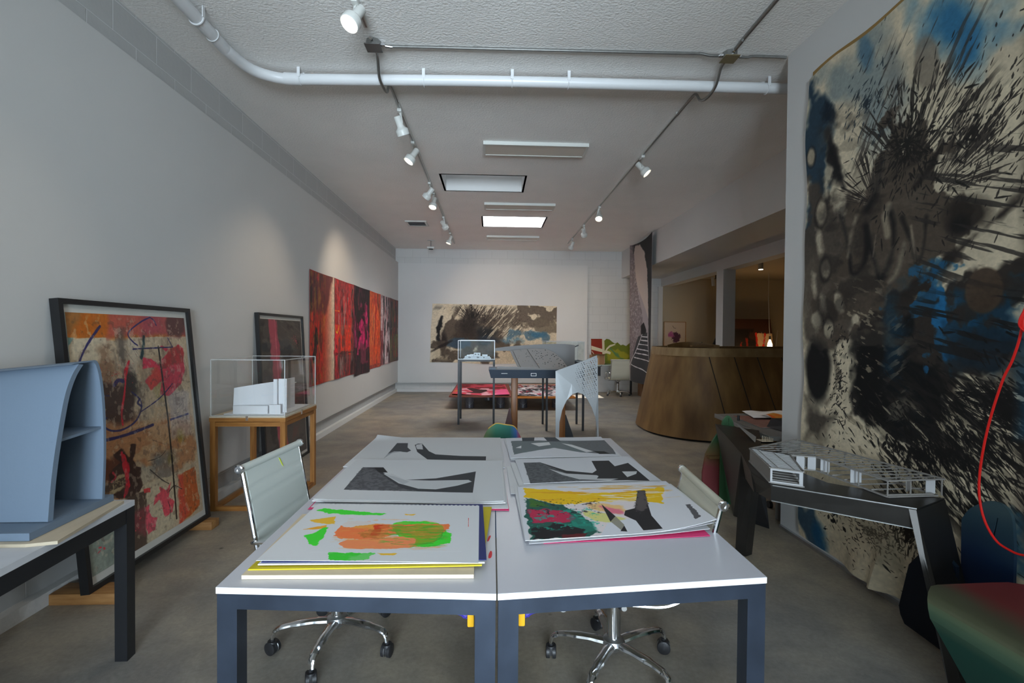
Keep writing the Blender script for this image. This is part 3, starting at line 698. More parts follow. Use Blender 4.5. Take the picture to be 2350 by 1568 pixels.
def paint_framed():
    c = Canvas(1000, 1455, (206, 186, 156))
    B, P_, S = c.blob, c.poly, c.stroke
    IND = (44, 42, 104)
    c.wash((0, .3, 1, 1.), (186, 160, 130), (5, 8), .5, 6, .7, 3); c.wash((0, 0, 1, 1.), (150, 128, 106), (26, 5), .58, 5, .5, 103); c.wash((.2, .3, .7, .95), (130, 118, 106), (22, 6), .62, 6, .4, 104)
    # orange and plum band on top, aqua corner
    P_([(-.1, .902), (1.1, .905), (1.1, 1.1), (-.1, 1.1)], (190, 112, 46), .003, .002, 20)
    P_([(-0.015,1.024),(0.460,1.044),(0.433,0.904),(-0.035,0.906)], (202, 108, 26), .03, .02, 8, .9, 4); P_([(-0.015,1.024),(0.125,1.022),(0.033,0.911),(-0.035,0.908)], (150, 116, 74), .03, .01, 8, .6, 5)
    P_([(0.311,1.038),(0.747,1.056),(0.716,0.910),(0.286,0.910)], (192, 90, 80), .03, .02, 8, .9, 5); P_([(0.577,1.049),(1.039,1.068),(1.003,0.909),(0.549,0.910)], (176, 74, 88), .04, .02, 8, .8, 5)
    P_([(0.811,1.037),(1.031,1.034),(1.003,0.909),(0.806,0.909)], (92, 54, 54), .03, .02, 8, .95, 6)
    P_([(-0.022,0.905),(0.034,0.901),(-0.006,0.862),(0.003,0.816),(-0.030,0.818)], (120, 162, 160), .006, .004, 12, .9); P_([(0.040,0.901),(0.258,0.902),(0.222,0.796),(0.085,0.800),(0.009,0.821),(-0.000,0.862)], (214, 200, 172), .008, .004, 12, .9)
    # grey pillar, smoke
    S([(0.372,0.925),(0.365,0.855),(0.379,0.779),(0.394,0.713)], .09, (92, 84, 80), 1, .5, 14, .75, 6)
    B([(0.414,0.702)][0], .07, .09, (46, 42, 42), 0, .9, .6, 12, .85, 7)
    P_([(0.432,0.901),(0.547,0.900),(0.497,0.735),(0.422,0.759)], (212, 204, 188), .04, .02, 12, .5, 8)
    # brown block
    P_([(0.192,0.858),(0.260,0.875),(0.262,0.713),(0.389,0.685),(0.442,0.652),(0.419,0.540),(0.190,0.542),(0.159,0.616)], (150, 112, 84), .05, .03, 8, .7, 4)
    P_([(0.197,0.717),(0.427,0.692),(0.410,0.536),(0.307,0.526),(0.179,0.551)], (70, 48, 40), .02, .012, 10, .92, 5)
    # tan lower field, rust and umber
    P_([(0.115,0.561),(0.469,0.524),(0.768,0.529),(0.956,0.485),(0.981,0.256),(0.709,0.264),(0.542,0.297),(0.398,0.363),(0.229,0.232),(0.062,0.272)], (190, 130, 84), .03, .02, 8, .85, 9)
    c.wash((.25, .28, .9, .6), (210, 180, 140), (7, 16), .5, 6, .6, 10)
    P_([(0.092,0.436),(0.203,0.407),(0.280,0.403),(0.291,0.373),(0.188,0.331),(0.174,0.254),(0.062,0.272)], (98, 48, 28), .02, .02, 10, .9, 11)
    P_([(0.226,0.425),(0.283,0.439),(0.339,0.401),(0.356,0.449),(0.414,0.442),(0.371,0.377),(0.387,0.346),(0.434,0.335),(0.414,0.293),(0.417,0.235),(0.297,0.225),(0.175,0.263),(0.179,0.350),(0.259,0.385)], (56, 34, 30), .008, .008, 14, .95, 12)
    P_([(0.283,0.439),(0.314,0.400),(0.331,0.357),(0.323,0.284),(0.294,0.244),(0.268,0.238),(0.299,0.307),(0.273,0.368)], (224, 32, 56), .006, .008, 26, .95, 13)
    S([(0.206,0.354),(0.222,0.333),(0.186,0.317)], .02, (206, 40, 60), .6, .4, 20, .9)
    P_([(0.183,0.300),(0.232,0.331),(0.289,0.328),(0.286,0.274),(0.219,0.267),(0.158,0.271)], (188, 168, 130), .01, .008, 20, .95, 14); P_([(0.089,0.338),(0.157,0.334),(0.158,0.271),(0.082,0.302)], (120, 96, 70), .01, .01, 20, .9, 14)
    q0, q1 = [(0.104,0.288),(0.288,0.319)]
    for k in range(220):
        B((q0[0]+c.rs.random()*(q1[0]-q0[0]), q0[1]+c.rs.random()*(q1[1]-q0[1])), .005, .005, (76, 60, 48), 0, .4, 0, 1, .7)
    P_([(0.430,0.332),(0.555,0.318),(0.536,0.268),(0.439,0.263),(0.407,0.295)], (196, 184, 160), .01, .006, 20, .9, 15)
    # grey smoky right with yellow
    B([(0.647,0.286)][0], .13, .12, (128, 122, 116), .5, 1, .6, 10, .8, 16); B([(0.550,0.335)][0], .08, .05, (110, 118, 122), .4, 1, .6, 14, .7, 17)
    B([(0.829,0.418)][0], .05, .05, (164, 148, 30), 0, .9, .6, 14, .8, 18); B([(0.699,0.318)][0], .05, .05, (140, 124, 50), 0, .9, .6, 14, .6, 19)
    B([(0.659,0.644)][0], .06, .06, (190, 176, 110), 0, 1, .6, 10, .6, 19); P_([(0.735,0.627),(0.976,0.617),(0.961,0.394),(0.745,0.426)], (176, 164, 164), .03, .02, 10, .6, 20)
    # pink disc
    P_([(0.533,0.816),(0.619,0.799),(0.679,0.778),(0.801,0.846),(0.722,0.858),(0.777,0.821),(0.828,0.819),(0.903,0.870),(0.956,0.842),(0.951,0.731),(0.896,0.668),(0.815,0.631),(0.742,0.616),(0.661,0.633),(0.706,0.702),(0.586,0.660),(0.538,0.703),(0.627,0.738),(0.651,0.767),(0.538,0.760)], (214, 54, 82), .006, .006, 16, .93, 22)
    P_([(0.801,0.846),(0.902,0.865),(0.961,0.820),(0.944,0.765),(0.821,0.764),(0.708,0.752)], (178, 44, 44), .01, .006, 16, .8, 23); P_([(0.540,0.812),(0.607,0.801),(0.671,0.781),(0.667,0.762),(0.530,0.761)], (228, 66, 94), .005, .003, 16, .95, 24)
    P_([(0.642,0.767),(0.691,0.755),(0.689,0.703),(0.586,0.660),(0.544,0.693)], (226, 84, 70), .02, .01, 20, .8, 24)
    # lower right: orange corner, pinks, putty, umber
    P_([(0.434,0.260),(0.798,0.236),(0.790,0.033),(0.414,-0.023),(0.244,-0.043),(0.285,0.164)], (204, 190, 160), .006, .006, 12, 1, 33)
    P_([(0.768,0.231),(0.949,0.235),(0.971,0.054),(0.966,0.033),(0.729,-0.004)], (204, 96, 36), .01, .006, 14, .95, 31); P_([(0.758,0.233),(0.815,0.226),(0.814,0.092),(0.849,0.029),(0.729,-0.004)], (226, 84, 66), .02, .01, 10, .85, 32)
    P_([(0.297,0.225),(0.438,0.221),(0.422,-0.006),(0.244,-0.043)], (80, 62, 52), .01, .01, 10, .95, 34)
    P_([(0.568,0.221),(0.625,0.188),(0.684,0.213),(0.648,0.152),(0.700,0.119),(0.667,0.075),(0.600,0.072),(0.553,0.154),(0.502,0.147),(0.526,0.181),(0.570,0.191)], (230, 78, 96), .004, .006, 16, .97, 35)
    P_([(0.424,0.157),(0.460,0.158),(0.469,0.106),(0.517,0.084),(0.488,0.043),(0.431,0.039),(0.418,0.091)], (230, 88, 108), .004, .006, 16, .97, 35); P_([(0.319,0.155),(0.424,0.157),(0.412,0.025),(0.341,0.084)], (140, 62, 70), .03, .01, 10, .85, 36)
    P_([(0.429,0.236),(0.487,0.229),(0.483,0.212),(0.433,0.220)], (232, 66, 70), .004, .004, 16, .95, 35)
    # grey green lower left corner
    P_([(-0.030,0.245),(0.299,0.234),(0.244,-0.043),(-0.076,-0.008)], (150, 160, 148), .02, .015, 8, 1, 30); c.wash((0, 0, .45, .2), (120, 134, 124), (5, 5), .5, 6, .6, 31)
    c.splat((.2, .1), 14, (.15, .05), None, 1, .01, .014, (224, 70, 80))
    # indigo drawn lines and black pole
    for p_, w_ in (([(0.058,0.812),(0.094,0.852),(0.147,0.897),(0.222,0.949)], .018), ([(0.644,0.995),(0.562,0.975),(0.457,0.935),(0.434,0.910),(0.473,0.881),(0.504,0.867)], .013), ([(0.644,0.995),(0.679,0.981),(0.696,0.959)], .012), ([(0.463,0.851),(0.577,0.852),(0.841,0.853)], .012), ([(0.841,0.853),(0.799,0.899)], .01),
                   ([(0.280,0.704),(0.311,0.722),(0.352,0.718)], .03), ([(0.414,0.666),(0.472,0.630),(0.483,0.591),(0.426,0.539),(0.319,0.516),(0.225,0.523),(0.173,0.553),(0.188,0.581)], .014), ([(0.471,0.572),(0.563,0.592),(0.676,0.622),(0.801,0.675)], .01), ([(0.136,0.541),(0.161,0.560),(0.203,0.579)], .014),
                   ([(0.127,0.494),(0.314,0.489),(0.569,0.502)], .022), ([(0.744,0.504),(0.936,0.510)], .016), ([(0.155,0.674),(0.239,0.664)], .008), ([(0.475,0.630),(0.456,0.613),(0.484,0.596)], .02)):
        S(p_, w_, IND, .4, .2, 30, .95)
    S([(0.568,0.906),(0.548,0.851),(0.528,0.812)], .03, (24, 62, 72), .5, .3, 30, .9)
    S([(0.696,0.858),(0.706,0.702),(0.719,0.513),(0.718,0.304),(0.704,0.034)], .018, (34, 30, 28), .3, .1, 20, .95, curve=False)
    S([(0.419,0.800),(0.386,0.760),(0.364,0.687),(0.320,0.589),(0.316,0.534)], [.01, .03, .012, .03, .012], (226, 34, 56), .4, .4, 24, .95)
    S([(0.503,0.308),(0.594,0.246),(0.661,0.211)], .01, (40, 36, 34), .5, .3, 30, .8); S([(0.492,0.349),(0.595,0.347),(0.664,0.366)], .006, (60, 50, 46), .5, .3); S([(0.658,0.175),(0.716,0.189),(0.789,0.156)], .008, (50, 40, 36), .5, .3); S([(0.633,0.043),(0.652,0.089),(0.636,0.135)], .006, (60, 50, 46), .5, .3)
    for k in range(26):
        x, y = .25+c.rs.random()*.72, .15+c.rs.random()*.7
        S([(x, y), (x+c.rs.uniform(-.05, .05), y+c.rs.uniform(-.05, .05)), (x+c.rs.uniform(-.08, .08), y+c.rs.uniform(-.06, .06))], .003, (60, 50, 48), .6, .2, 30, .6)
    c.wash((0, 0, 1, 1.), (90, 70, 60), (34, 30), .72, 9, .35, 105); c.wash((0, 0, 1, 1.), (226, 212, 186), (40, 28), .70, 9, .4, 106)
    c.splat((.3, .75), 160, (.2, .08), None, 1, .003, .004, (210, 60, 60), .8)
    c.splat((.5, .5), 260, (.25, .25), None, 1, .003, .003, (60, 50, 46), .7)
    c.grain(.06, 70)
    return c.material('abstract_collage_print', .45, .5)

def sheet_mat(name, w, h, fn, bg=(226, 226, 228), rough=.7):
    c = Canvas(w, h, bg); fn(c); return c.material(name, rough)

def dr_green_orange(c):
    B, P_, S = c.blob, c.poly, c.stroke
    G = (70, 232, 60); OR = (255, 132, 74); Y = (250, 196, 60)
    P_([(0.033,0.857),(0.067,0.897),(0.296,0.840),(0.454,0.800),(0.448,0.763),(0.237,0.773),(0.134,0.787)], G, .003, .006, 40)
    P_([(0.050,0.651),(0.090,0.678),(0.179,0.725),(0.211,0.582),(0.139,0.587),(0.097,0.610)], Y, .003, .004, 40); P_([(0.070,0.480),(0.129,0.538),(0.171,0.556),(0.183,0.508),(0.122,0.482)], (248, 176, 50), .003, .004, 40)
    P_([(0.104,0.376),(0.143,0.407),(0.170,0.516),(0.193,0.517),(0.210,0.344),(0.213,0.201),(0.175,0.239)], G, .003, .004, 40)
    P_([(0.302,0.115),(0.513,0.110),(0.502,0.061),(0.484,0.008),(0.397,-0.001),(0.330,0.008)], (64, 220, 60), .003, .006, 40, tex=.3); P_([(0.529,0.111),(0.624,0.114),(0.608,0.089),(0.549,0.081)], Y, .003, .003, 30); P_([(0.566,0.795),(0.628,0.798),(0.619,0.770),(0.577,0.769)], Y, .003, .003, 30)
    P_([(0.253,0.650),(0.409,0.648),(0.651,0.616),(0.839,0.623),(0.854,0.519),(0.845,0.264),(0.683,0.205),(0.534,0.219),(0.407,0.373),(0.322,0.313),(0.250,0.382),(0.238,0.518)], (226, 227, 230), .003)
    P_([(0.513,0.569),(0.574,0.655),(0.706,0.651),(0.781,0.612),(0.860,0.405),(0.855,0.278),(0.765,0.214),(0.662,0.204),(0.596,0.359),(0.537,0.452)], G, .003, .006, 30)
    P_([(0.254,0.368),(0.250,0.519),(0.267,0.642),(0.387,0.639),(0.469,0.576),(0.831,0.606),(0.828,0.464),(0.742,0.329),(0.607,0.433),(0.455,0.297),(0.319,0.327)], OR, .003, .008, 30)
    P_([(0.313,0.244),(0.344,0.314),(0.470,0.333),(0.615,0.381),(0.688,0.327),(0.702,0.219),(0.583,0.175),(0.439,0.170),(0.351,0.193)], (255, 150, 96), .003, .005, 30)
    P_([(0.524,0.529),(0.655,0.583),(0.795,0.588),(0.817,0.463),(0.780,0.275),(0.681,0.218),(0.688,0.327),(0.575,0.424)], (150, 172, 40), .004, .006, 30, .9, 5, tex=.35, tf=(16, 60)); P_([(0.265,0.600),(0.418,0.598),(0.521,0.545),(0.492,0.451),(0.393,0.493),(0.295,0.521)], (246, 172, 70), .006, .01, 30, .8, 6, tex=.5, tf=(10, 60))
    P_([(0.418,0.574),(0.516,0.577),(0.521,0.521),(0.484,0.496),(0.488,0.376),(0.437,0.389),(0.443,0.495)], (226, 66, 30), .004, .004, 40, .95); P_([(0.369,0.446),(0.482,0.504),(0.533,0.407),(0.494,0.320),(0.413,0.345)], (196, 122, 50), .01, .01, 50, .75, 7, tex=.4, tf=(60, 60))
    S([(0.570,0.254),(0.699,0.245),(0.796,0.331),(0.810,0.463)], .008, (80, 150, 40), .8, .5, 60, .6)
    c.wash((.25, .15, .85, .72), (250, 170, 90), (14, 60), .66, 10, .5, 31); c.wash((.5, .2, .85, .6), (60, 190, 50), (16, 70), .66, 12, .6, 32)
    P_([(0.253,0.650),(0.409,0.648),(0.494,0.634),(0.420,0.590),(0.295,0.521),(0.211,0.582)], (226, 227, 230), .003, .006, 60, .9); S([(0.212,0.118),(0.591,0.131),(0.916,0.156)], .003, (240, 240, 242), .5); S([(0.940,0.730),(0.943,0.562)], .003, (230, 60, 50), .5, .5, 60)

def dr_b(c):
    P_, S = c.poly, c.stroke
    P_([(0.109,0.202),(0.094,0.760),(0.165,0.762),(0.286,0.563),(0.381,0.425),(0.597,0.484),(0.836,0.673),(0.832,0.175),(0.504,0.185)], (62, 64, 68), .002)
    P_([(0.109,0.202),(0.094,0.760),(0.180,0.713),(0.349,0.383),(0.420,0.257),(0.528,0.186)], (104, 104, 108), .004, .004, 40, 1, 3, tex=.5, tf=(60, 60))
    P_([(0.165,0.762),(0.227,0.764),(0.281,0.621),(0.227,0.619)], (40, 40, 42), .002)
    P_([(0.260,0.585),(0.315,0.587),(0.419,0.436),(0.563,0.430),(0.797,0.458),(0.819,0.416),(0.739,0.323),(0.621,0.234),(0.521,0.241),(0.392,0.353)], (206, 207, 209), .002); P_([(0.278,0.563),(0.339,0.520),(0.450,0.396),(0.421,0.334)], (186, 188, 192), .002)
def dr_c(c):
    P_ = c.poly
    P_([(0.198,0.051),(0.200,0.709),(0.283,0.712),(0.304,0.507),(0.345,0.373),(0.326,0.298),(0.229,0.332)], (74, 76, 80), .002); P_([(0.198,0.051),(0.199,0.222),(0.229,0.332),(0.291,0.334),(0.224,0.259)], (170, 172, 176), .004)
    P_([(0.345,0.630),(0.362,0.694),(0.395,0.695),(0.475,0.358),(0.532,0.232),(0.717,0.185),(0.886,0.173),(0.884,0.006),(0.493,0.027),(0.395,0.319)], (58, 62, 66), .002); P_([(0.352,0.630),(0.392,0.695),(0.427,0.433),(0.383,0.431)], (206, 207, 209), .002, .003, 60)
def dr_d(c):
    P_, S, B = c.poly, c.stroke, c.blob
    P_([(0.044,0.962),(0.228,0.883),(0.939,0.808),(0.872,0.538),(0.727,0.558),(0.668,0.233),(0.478,0.260),(0.383,0.011),(0.021,0.001)], (238, 226, 226), .004)
    P_([(0.044,0.962),(0.228,0.883),(0.440,0.772),(0.697,0.777),(0.902,0.834),(0.936,0.819),(0.833,0.471),(0.768,0.507),(0.653,0.587),(0.383,0.588),(0.247,0.553),(0.102,0.691),(0.036,0.748)], (252, 204, 28), .003, .008, 24, 1, 2)
    P_([(0.383,0.588),(0.581,0.507),(0.609,0.400),(0.545,0.344),(0.390,0.464)], (252, 200, 120), .02, .01, 20, .8); P_([(0.462,0.506),(0.575,0.421),(0.569,0.340),(0.499,0.366)], (240, 110, 150), .02, .008, 20, .8)
    P_([(0.036,0.748),(0.113,0.662),(0.247,0.553),(0.329,0.398),(0.371,0.202),(0.390,0.048),(0.313,-0.004),(0.021,0.001)], (42, 96, 84), .006, .012, 20, 1, 4)
    P_([(0.038,0.496),(0.140,0.507),(0.258,0.432),(0.300,0.285),(0.209,0.224),(0.050,0.283)], (206, 44, 84), .012, .014, 20, .95, 5); P_([(0.062,0.697),(0.138,0.640),(0.167,0.529),(0.053,0.545)], (70, 120, 44), .01, .01, 24, .85, 6)
    P_([(0.250,0.369),(0.341,0.317),(0.376,0.097),(0.302,0.061),(0.250,0.183)], (40, 150, 130), .01, .012, 24, .9, 7, tex=.4, tf=(40, 40)); P_([(0.054,0.176),(0.186,0.228),(0.309,0.106),(0.272,0.014),(0.043,0.010)], (36, 30, 34), .012, .012, 24, .95, 8); P_([(0.189,0.058),(0.311,0.047),(0.291,-0.007),(0.183,0.002)], (110, 34, 40), .008, .006, 24, .9, 9)
    P_([(0.359,0.435),(0.493,0.335),(0.549,0.250),(0.463,0.188),(0.400,0.234),(0.357,0.338)], (228, 224, 130), .012, .008, 20, .9)
    c.wash((.05, .55, .98, .98), (236, 160, 20), (7, 50), .60, 6, .6, 14, ang=-.1); c.wash((.35, .55, .95, .80), (248, 236, 232), (8, 60), .62, 8, .8, 15, ang=-.1)
    c.wash((.05, .35, .5, .7), (30, 24, 40), (60, 60), .72, 12, .8, 11); c.wash((.02, .1, .45, .5), (30, 190, 160), (40, 50), .68, 12, .7, 12)
    P_([(0.758,0.790),(0.803,0.784),(0.759,0.554),(0.714,0.265),(0.715,0.035),(0.613,0.043),(0.611,0.204),(0.567,0.309),(0.592,0.394),(0.657,0.427)], (46, 44, 46), .002); P_([(0.758,0.790),(0.803,0.784),(0.759,0.554),(0.732,0.416),(0.662,0.343),(0.657,0.427)], (100, 92, 92), .01, .01, 60, .9, 13)
    P_([(0.478,0.538),(0.516,0.300),(0.470,0.209)], (46, 44, 46), .002); P_([(0.516,0.300),(0.534,0.150),(0.504,0.052),(0.472,0.209)], (150, 146, 130), .002, a=.9); P_([(0.531,0.136),(0.527,0.042),(0.493,0.053)], (46, 44, 46), .002)
    P_([(0.945,0.370),(0.970,0.366),(0.949,0.098),(0.912,0.089)], (96, 94, 98), .003, .003, 60)
def dr_e(c):
    P_ = c.poly
    P_([(0.062,0.820),(0.198,0.818),(0.362,0.425),(0.548,0.310),(0.602,0.420),(0.636,0.827),(0.785,0.824),(0.781,0.571),(0.923,0.702),(0.925,0.420),(0.919,-0.006),(0.759,0.036),(0.531,0.029),(0.404,0.035),(0.048,-0.021)], (52, 53, 56), .002)
    P_([(0.062,0.820),(0.198,0.818),(0.325,0.397),(0.418,0.123),(0.419,0.032),(0.048,-0.021)], (104, 108, 112), .006, .004, 40, .9, 2, tex=.4, tf=(60, 60))
    P_([(0.232,0.533),(0.346,0.310),(0.566,0.225),(0.574,0.191),(0.544,0.102),(0.706,0.091),(0.627,0.028),(0.411,0.079),(0.308,0.267)], (204, 205, 208), .002); P_([(0.791,0.355),(0.912,0.352),(0.881,0.255),(0.783,0.141)], (214, 215, 217), .002)
def dr_f(c):
    P_ = c.poly
    P_([(0.048,0.835),(0.579,0.808),(1.037,0.789),(0.980,0.078),(0.663,0.211),(0.441,0.424),(0.195,0.259),(0.047,0.154)], (112, 122, 126), .002, .002)
    P_([(0.617,0.755),(1.037,0.789),(0.980,0.078),(0.778,0.159),(0.659,0.446)], (104, 106, 110), .004, .003, 60, .9, 3, tex=.4, tf=(50, 50)); P_([(0.172,1.081),(0.307,1.068),(0.278,0.788),(0.162,0.799)], (56, 66, 74), .002); P_([(0.391,1.060),(0.508,1.049),(0.550,0.761),(0.416,0.774)], (56, 66, 74), .002)
    P_([(0.237,0.671),(0.424,0.725),(0.426,0.583),(0.305,0.504)], (222, 223, 225), .002); P_([(0.542,0.665),(0.637,0.585),(0.793,0.239),(0.724,0.205)], (222, 223, 225), .002); P_([(0.076,0.460),(0.138,0.566),(0.129,0.433)], (222, 223, 225), .002)
    P_([(0.797,0.259),(0.897,0.228),(0.932,0.103),(0.831,0.113)], (34, 38, 40), .002)

def p_banner(c):
    P_, S = c.poly, c.stroke
    c.wash((0, .2, .5, 1), (200, 190, 190), (50, 30), .5, 8, .5, 2)
    P_([(0.131,1.006),(0.495,1.020),(0.793,0.950),(1.046,0.705),(1.092,0.369),(0.877,0.427),(0.576,0.580),(0.248,0.746)], (188, 172, 162), .02)
    P_([(-0.018,1.034),(1.076,1.024),(1.172,0.065),(0.888,0.053),(0.852,0.485),(0.767,0.778),(0.633,0.904),(0.454,0.985),(0.227,0.991),(0.140,0.910)], (48, 46, 46), .02, .01, 20)
    P_([(-0.068,1.035),(0.132,0.999),(0.295,0.744),(0.583,0.490),(0.683,0.310),(0.437,0.156),(0.017,0.081)], (128, 116, 118), .02, .01, 20, .9, 33, tex=.8, tf=(26, 40)); P_([(-0.068,1.035),(0.132,0.999),(0.295,0.744),(0.583,0.490),(0.683,0.310),(0.437,0.156),(0.017,0.081)], (104, 94, 96), .02, .01, 20, .55, 3, tex=.9, tf=(30, 44))
    pass
    P_([(0.548,0.400),(0.653,0.423),(0.761,0.369),(0.744,0.325),(0.553,0.340)], (34, 32, 34), .01)
    P_([(0.067,0.082),(0.445,0.324),(0.803,0.355),(0.851,0.254),(1.061,0.060),(1.067,-0.010),(0.076,-0.014)], (58, 58, 60), .01, .005, 20)
    for k in range(8):
        t = k / 7.0; y = 770 + 75 * t ** 1.5; a = 1462 - 15 * t; b = 1479 + 5 * t
        pass
    for a_ in ([(0.597,0.325),(0.805,0.323)], [(0.556,0.301),(0.828,0.297)], [(0.471,0.273),(0.850,0.268)], [(0.430,0.239),(0.873,0.231)], [(0.341,0.209),(0.875,0.202)], [(0.298,0.177),(0.938,0.163)], [(0.113,0.122),(0.616,0.101),(0.984,0.068)]): S(a_, .02, (226, 222, 222), .5, .3, 20, .9, curve=False)
    S([(0.596,0.340),(0.341,0.209),(-0.010,0.112)], .018, (226, 222, 222), .5); S([(0.824,0.340),(0.896,0.197),(1.004,0.063)], .014, (226, 222, 222), .5)
def p_green(c):
    P_ = c.poly
    P_([(0, 0), (1, 0), (1, 1), (0, 1)], (104, 112, 30), .002); P_([(0, 0), (.28, 0), (.32, 1), (0, 1)], (132, 40, 24), .02, .01); P_([(.4, .1), (.9, .1), (.95, .5), (.7, .7), (.4, .5)], (146, 140, 34), .05, .04, 8)
    P_([(.45, .7), (.55, .6), (.95, .1), (.85, .05)], (70, 112, 84), .04, .02, 8, .8); P_([(0, .72), (.5, .48), (.48, .38), (0, .56)], (206, 196, 166), .005); P_([(.28, 1), (.34, 1), (.34, .0), (.28, 0)], (200, 190, 160), .005); P_([(.6, .98), (.63, .96), (.38, .5), (.35, .55)], (206, 196, 166), .005); P_([(0, .5), (.02, .5), (.2, .1), (.17, .1)], (200, 186, 156), .005)
def p_pink_blob(c):
    c.blob((.56, .42), .2, .26, (86, 50, 70), 0, .2, .25, 12); c.blob((.32, .5), .14, .16, (176, 92, 140), 0, .3, .4, 14); c.splat((.35, .5), 60, (.16, .2), None, 1, .01, .012, (150, 80, 120)); c.stroke([(.40, .86), (.46, .78), (.55, .76)], .02, (40, 34, 44), .5)
def p_black_pink(c):
    c.wash((0, 0, 1, 1), (34, 32, 32), (5, 9), .5, 6, .8, 3); c.poly([(.2, 1), (.38, 1), (.5, 0), (.3, 0)], (190, 70, 92), .03, .02, 14, .85); c.stroke([(.33, 1), (.36, .5), (.42, 0)], .03, (224, 110, 130), .8, .5, 20, .7)
    c.wash((.4, .1, 1, .6), (96, 62, 56), (7, 7), .56, 7, .8, 5); c.splat((.85, .85), 50, (.06, .05), .9, .5, .01, .006, (200, 70, 90)); c.blob((.6, .3), .1, .03, (230, 60, 110), .3, .6, .4)
def p_red_dark(c):
    c.wash((0, 0, .62, .75), (20, 12, 12), (5, 5), .3, 6, .95, 3); c.poly([(.66, 0), (1, 0), (1, .6), (.62, .6)], (206, 170, 130), .01, .01, 14); c.stroke([(.64, .6), (.64, 0)], .05, (206, 30, 20), .6, .5, 20); c.stroke([(.84, .6), (.78, .3), (.72, 0)], .05, (214, 30, 26), .6, .6, 24)
    c.wash((.1, .0, .55, .5), (150, 30, 18), (14, 8), .66, 9, .9, 4)
def p_redfloor(c):
    c.poly([(0, 0), (1, 0), (1, 1), (0, 1)], (206, 66, 84), .01); c.wash((0, .4, 1, 1), (120, 30, 34), (6, 5), .5, 8, .9, 3); c.wash((.1, 0, .95, .6), (232, 176, 182), (7, 5), .46, 6, .9, 4); c.poly([(.75, 0), (1, 0), (1, .5), (.8, .4)], (236, 90, 134), .05, .03); c.wash((0, 0, .14, .7), (196, 140, 40), (9, 7), .46, 8, .9, 5)
    c.poly([(.22, .12), (.36, .26), (.22, .52), (.33, .60), (.46, .46), (.60, .46), (.62, .34), (.5, .16)], (66, 34, 34), .004)
def p_greyfloor(c):
    c.wash((0, 0, 1, 1), (40, 38, 42), (10, 6), .5, 9, .95, 3); c.wash((0, .5, 1, 1), (170, 60, 60), (12, 8), .58, 8, .8, 5); c.wash((0, 0, 1, .8), (232, 226, 226), (14, 8), .6, 12, .9, 6); c.wash((0, .1, 1, .4), (206, 60, 80), (20, 12), .66, 12, .9, 7)

PM = {
 'big': paint_big_ink(), 'back': paint_back_ink(), 'red': paint_red(), 'framed': paint_framed(),
 'DA': sheet_mat('green_orange_gouache', 1000, 760, dr_green_orange), 'DB': sheet_mat('ink_sickle_print', 1000, 824, dr_b, (216, 217, 219)), 'DC': sheet_mat('ink_boomerang_print', 900, 620, dr_c, (214, 214, 215)),
 'DD': sheet_mat('yellow_and_ink_overpainting', 1100, 898, dr_d, (228, 228, 234)), 'DE': sheet_mat('crossed_ink_print', 900, 616, dr_e, (220, 221, 226)), 'DF': sheet_mat('grey_ink_print', 900, 733, dr_f, (220, 221, 227)),
 'banner': sheet_mat('arcade_and_stair_print', 400, 880, p_banner, (160, 148, 148)), 'green': sheet_mat('green_red_panel', 400, 286, p_green), 'pinkblob': sheet_mat('pink_blot_print', 240, 300, p_pink_blob, (196, 176, 156)),
 'blackpink': sheet_mat('black_and_pink_print', 400, 516, p_black_pink, (74, 68, 66), .4), 'reddark': sheet_mat('red_and_black_panel', 400, 300, p_red_dark, (60, 34, 24)),
 'redfloor': sheet_mat('red_sheet', 500, 900, p_redfloor), 'greyfloor': sheet_mat('grey_sheet', 500, 900, p_greyfloor, (196, 180, 178)),
}


# ------------------------------------------------------------------ the room
def thin_clear(name, tint=(1, 1, 1, 1), ior=1.45, rough=0.02, boost=1.0):
    m = bpy.data.materials.new(name); m.use_nodes = True; nt = m.node_tree; nt.nodes.clear()
    o = nt.nodes.new('ShaderNodeOutputMaterial'); mx = nt.nodes.new('ShaderNodeMixShader')
    t = nt.nodes.new('ShaderNodeBsdfTransparent'); t.inputs[0].default_value = tint
    g = nt.nodes.new('ShaderNodeBsdfGlossy'); g.inputs['Roughness'].default_value = rough; g.inputs[0].default_value = (1, 1, 1, 1)
    f = nt.nodes.new('ShaderNodeLayerWeight'); f.inputs['Blend'].default_value = 0.5
    pw = nt.nodes.new('ShaderNodeMath'); pw.operation = 'POWER'; pw.inputs[1].default_value = 5.0
    k = nt.nodes.new('ShaderNodeMath'); k.operation = 'MULTIPLY_ADD'; k.inputs[1].default_value = 0.9 * boost; k.inputs[2].default_value = ((ior-1)/(ior+1))**2 * boost; k.use_clamp = True
    nt.links.new(f.outputs['Facing'], pw.inputs[0]); nt.links.new(pw.outputs[0], k.inputs[0]); nt.links.new(k.outputs[0], mx.inputs[0])
    nt.links.new(t.outputs[0], mx.inputs[1]); nt.links.new(g.outputs[0], mx.inputs[2]); nt.links.new(mx.outputs[0], o.inputs[0])
    return m
M['clear'] = thin_clear('thin clear acrylic', (0.97, 0.98, 0.98, 1), 1.6)
M['glazing'] = thin_clear('picture glazing', (0.99, 0.99, 0.99, 1), 1.35, boost=.7)
M['clear_edge'] = mat('polished acrylic edge', (0.86, 0.88, 0.88, 1), 0.15, alpha=0.55)
M['case_glass'] = thin_clear('display case glass', (0.86, 0.92, 0.94, 1), 1.08, boost=.6)
M['pane'] = thin_clear('window pane', (0.95, 0.98, 0.98, 1))

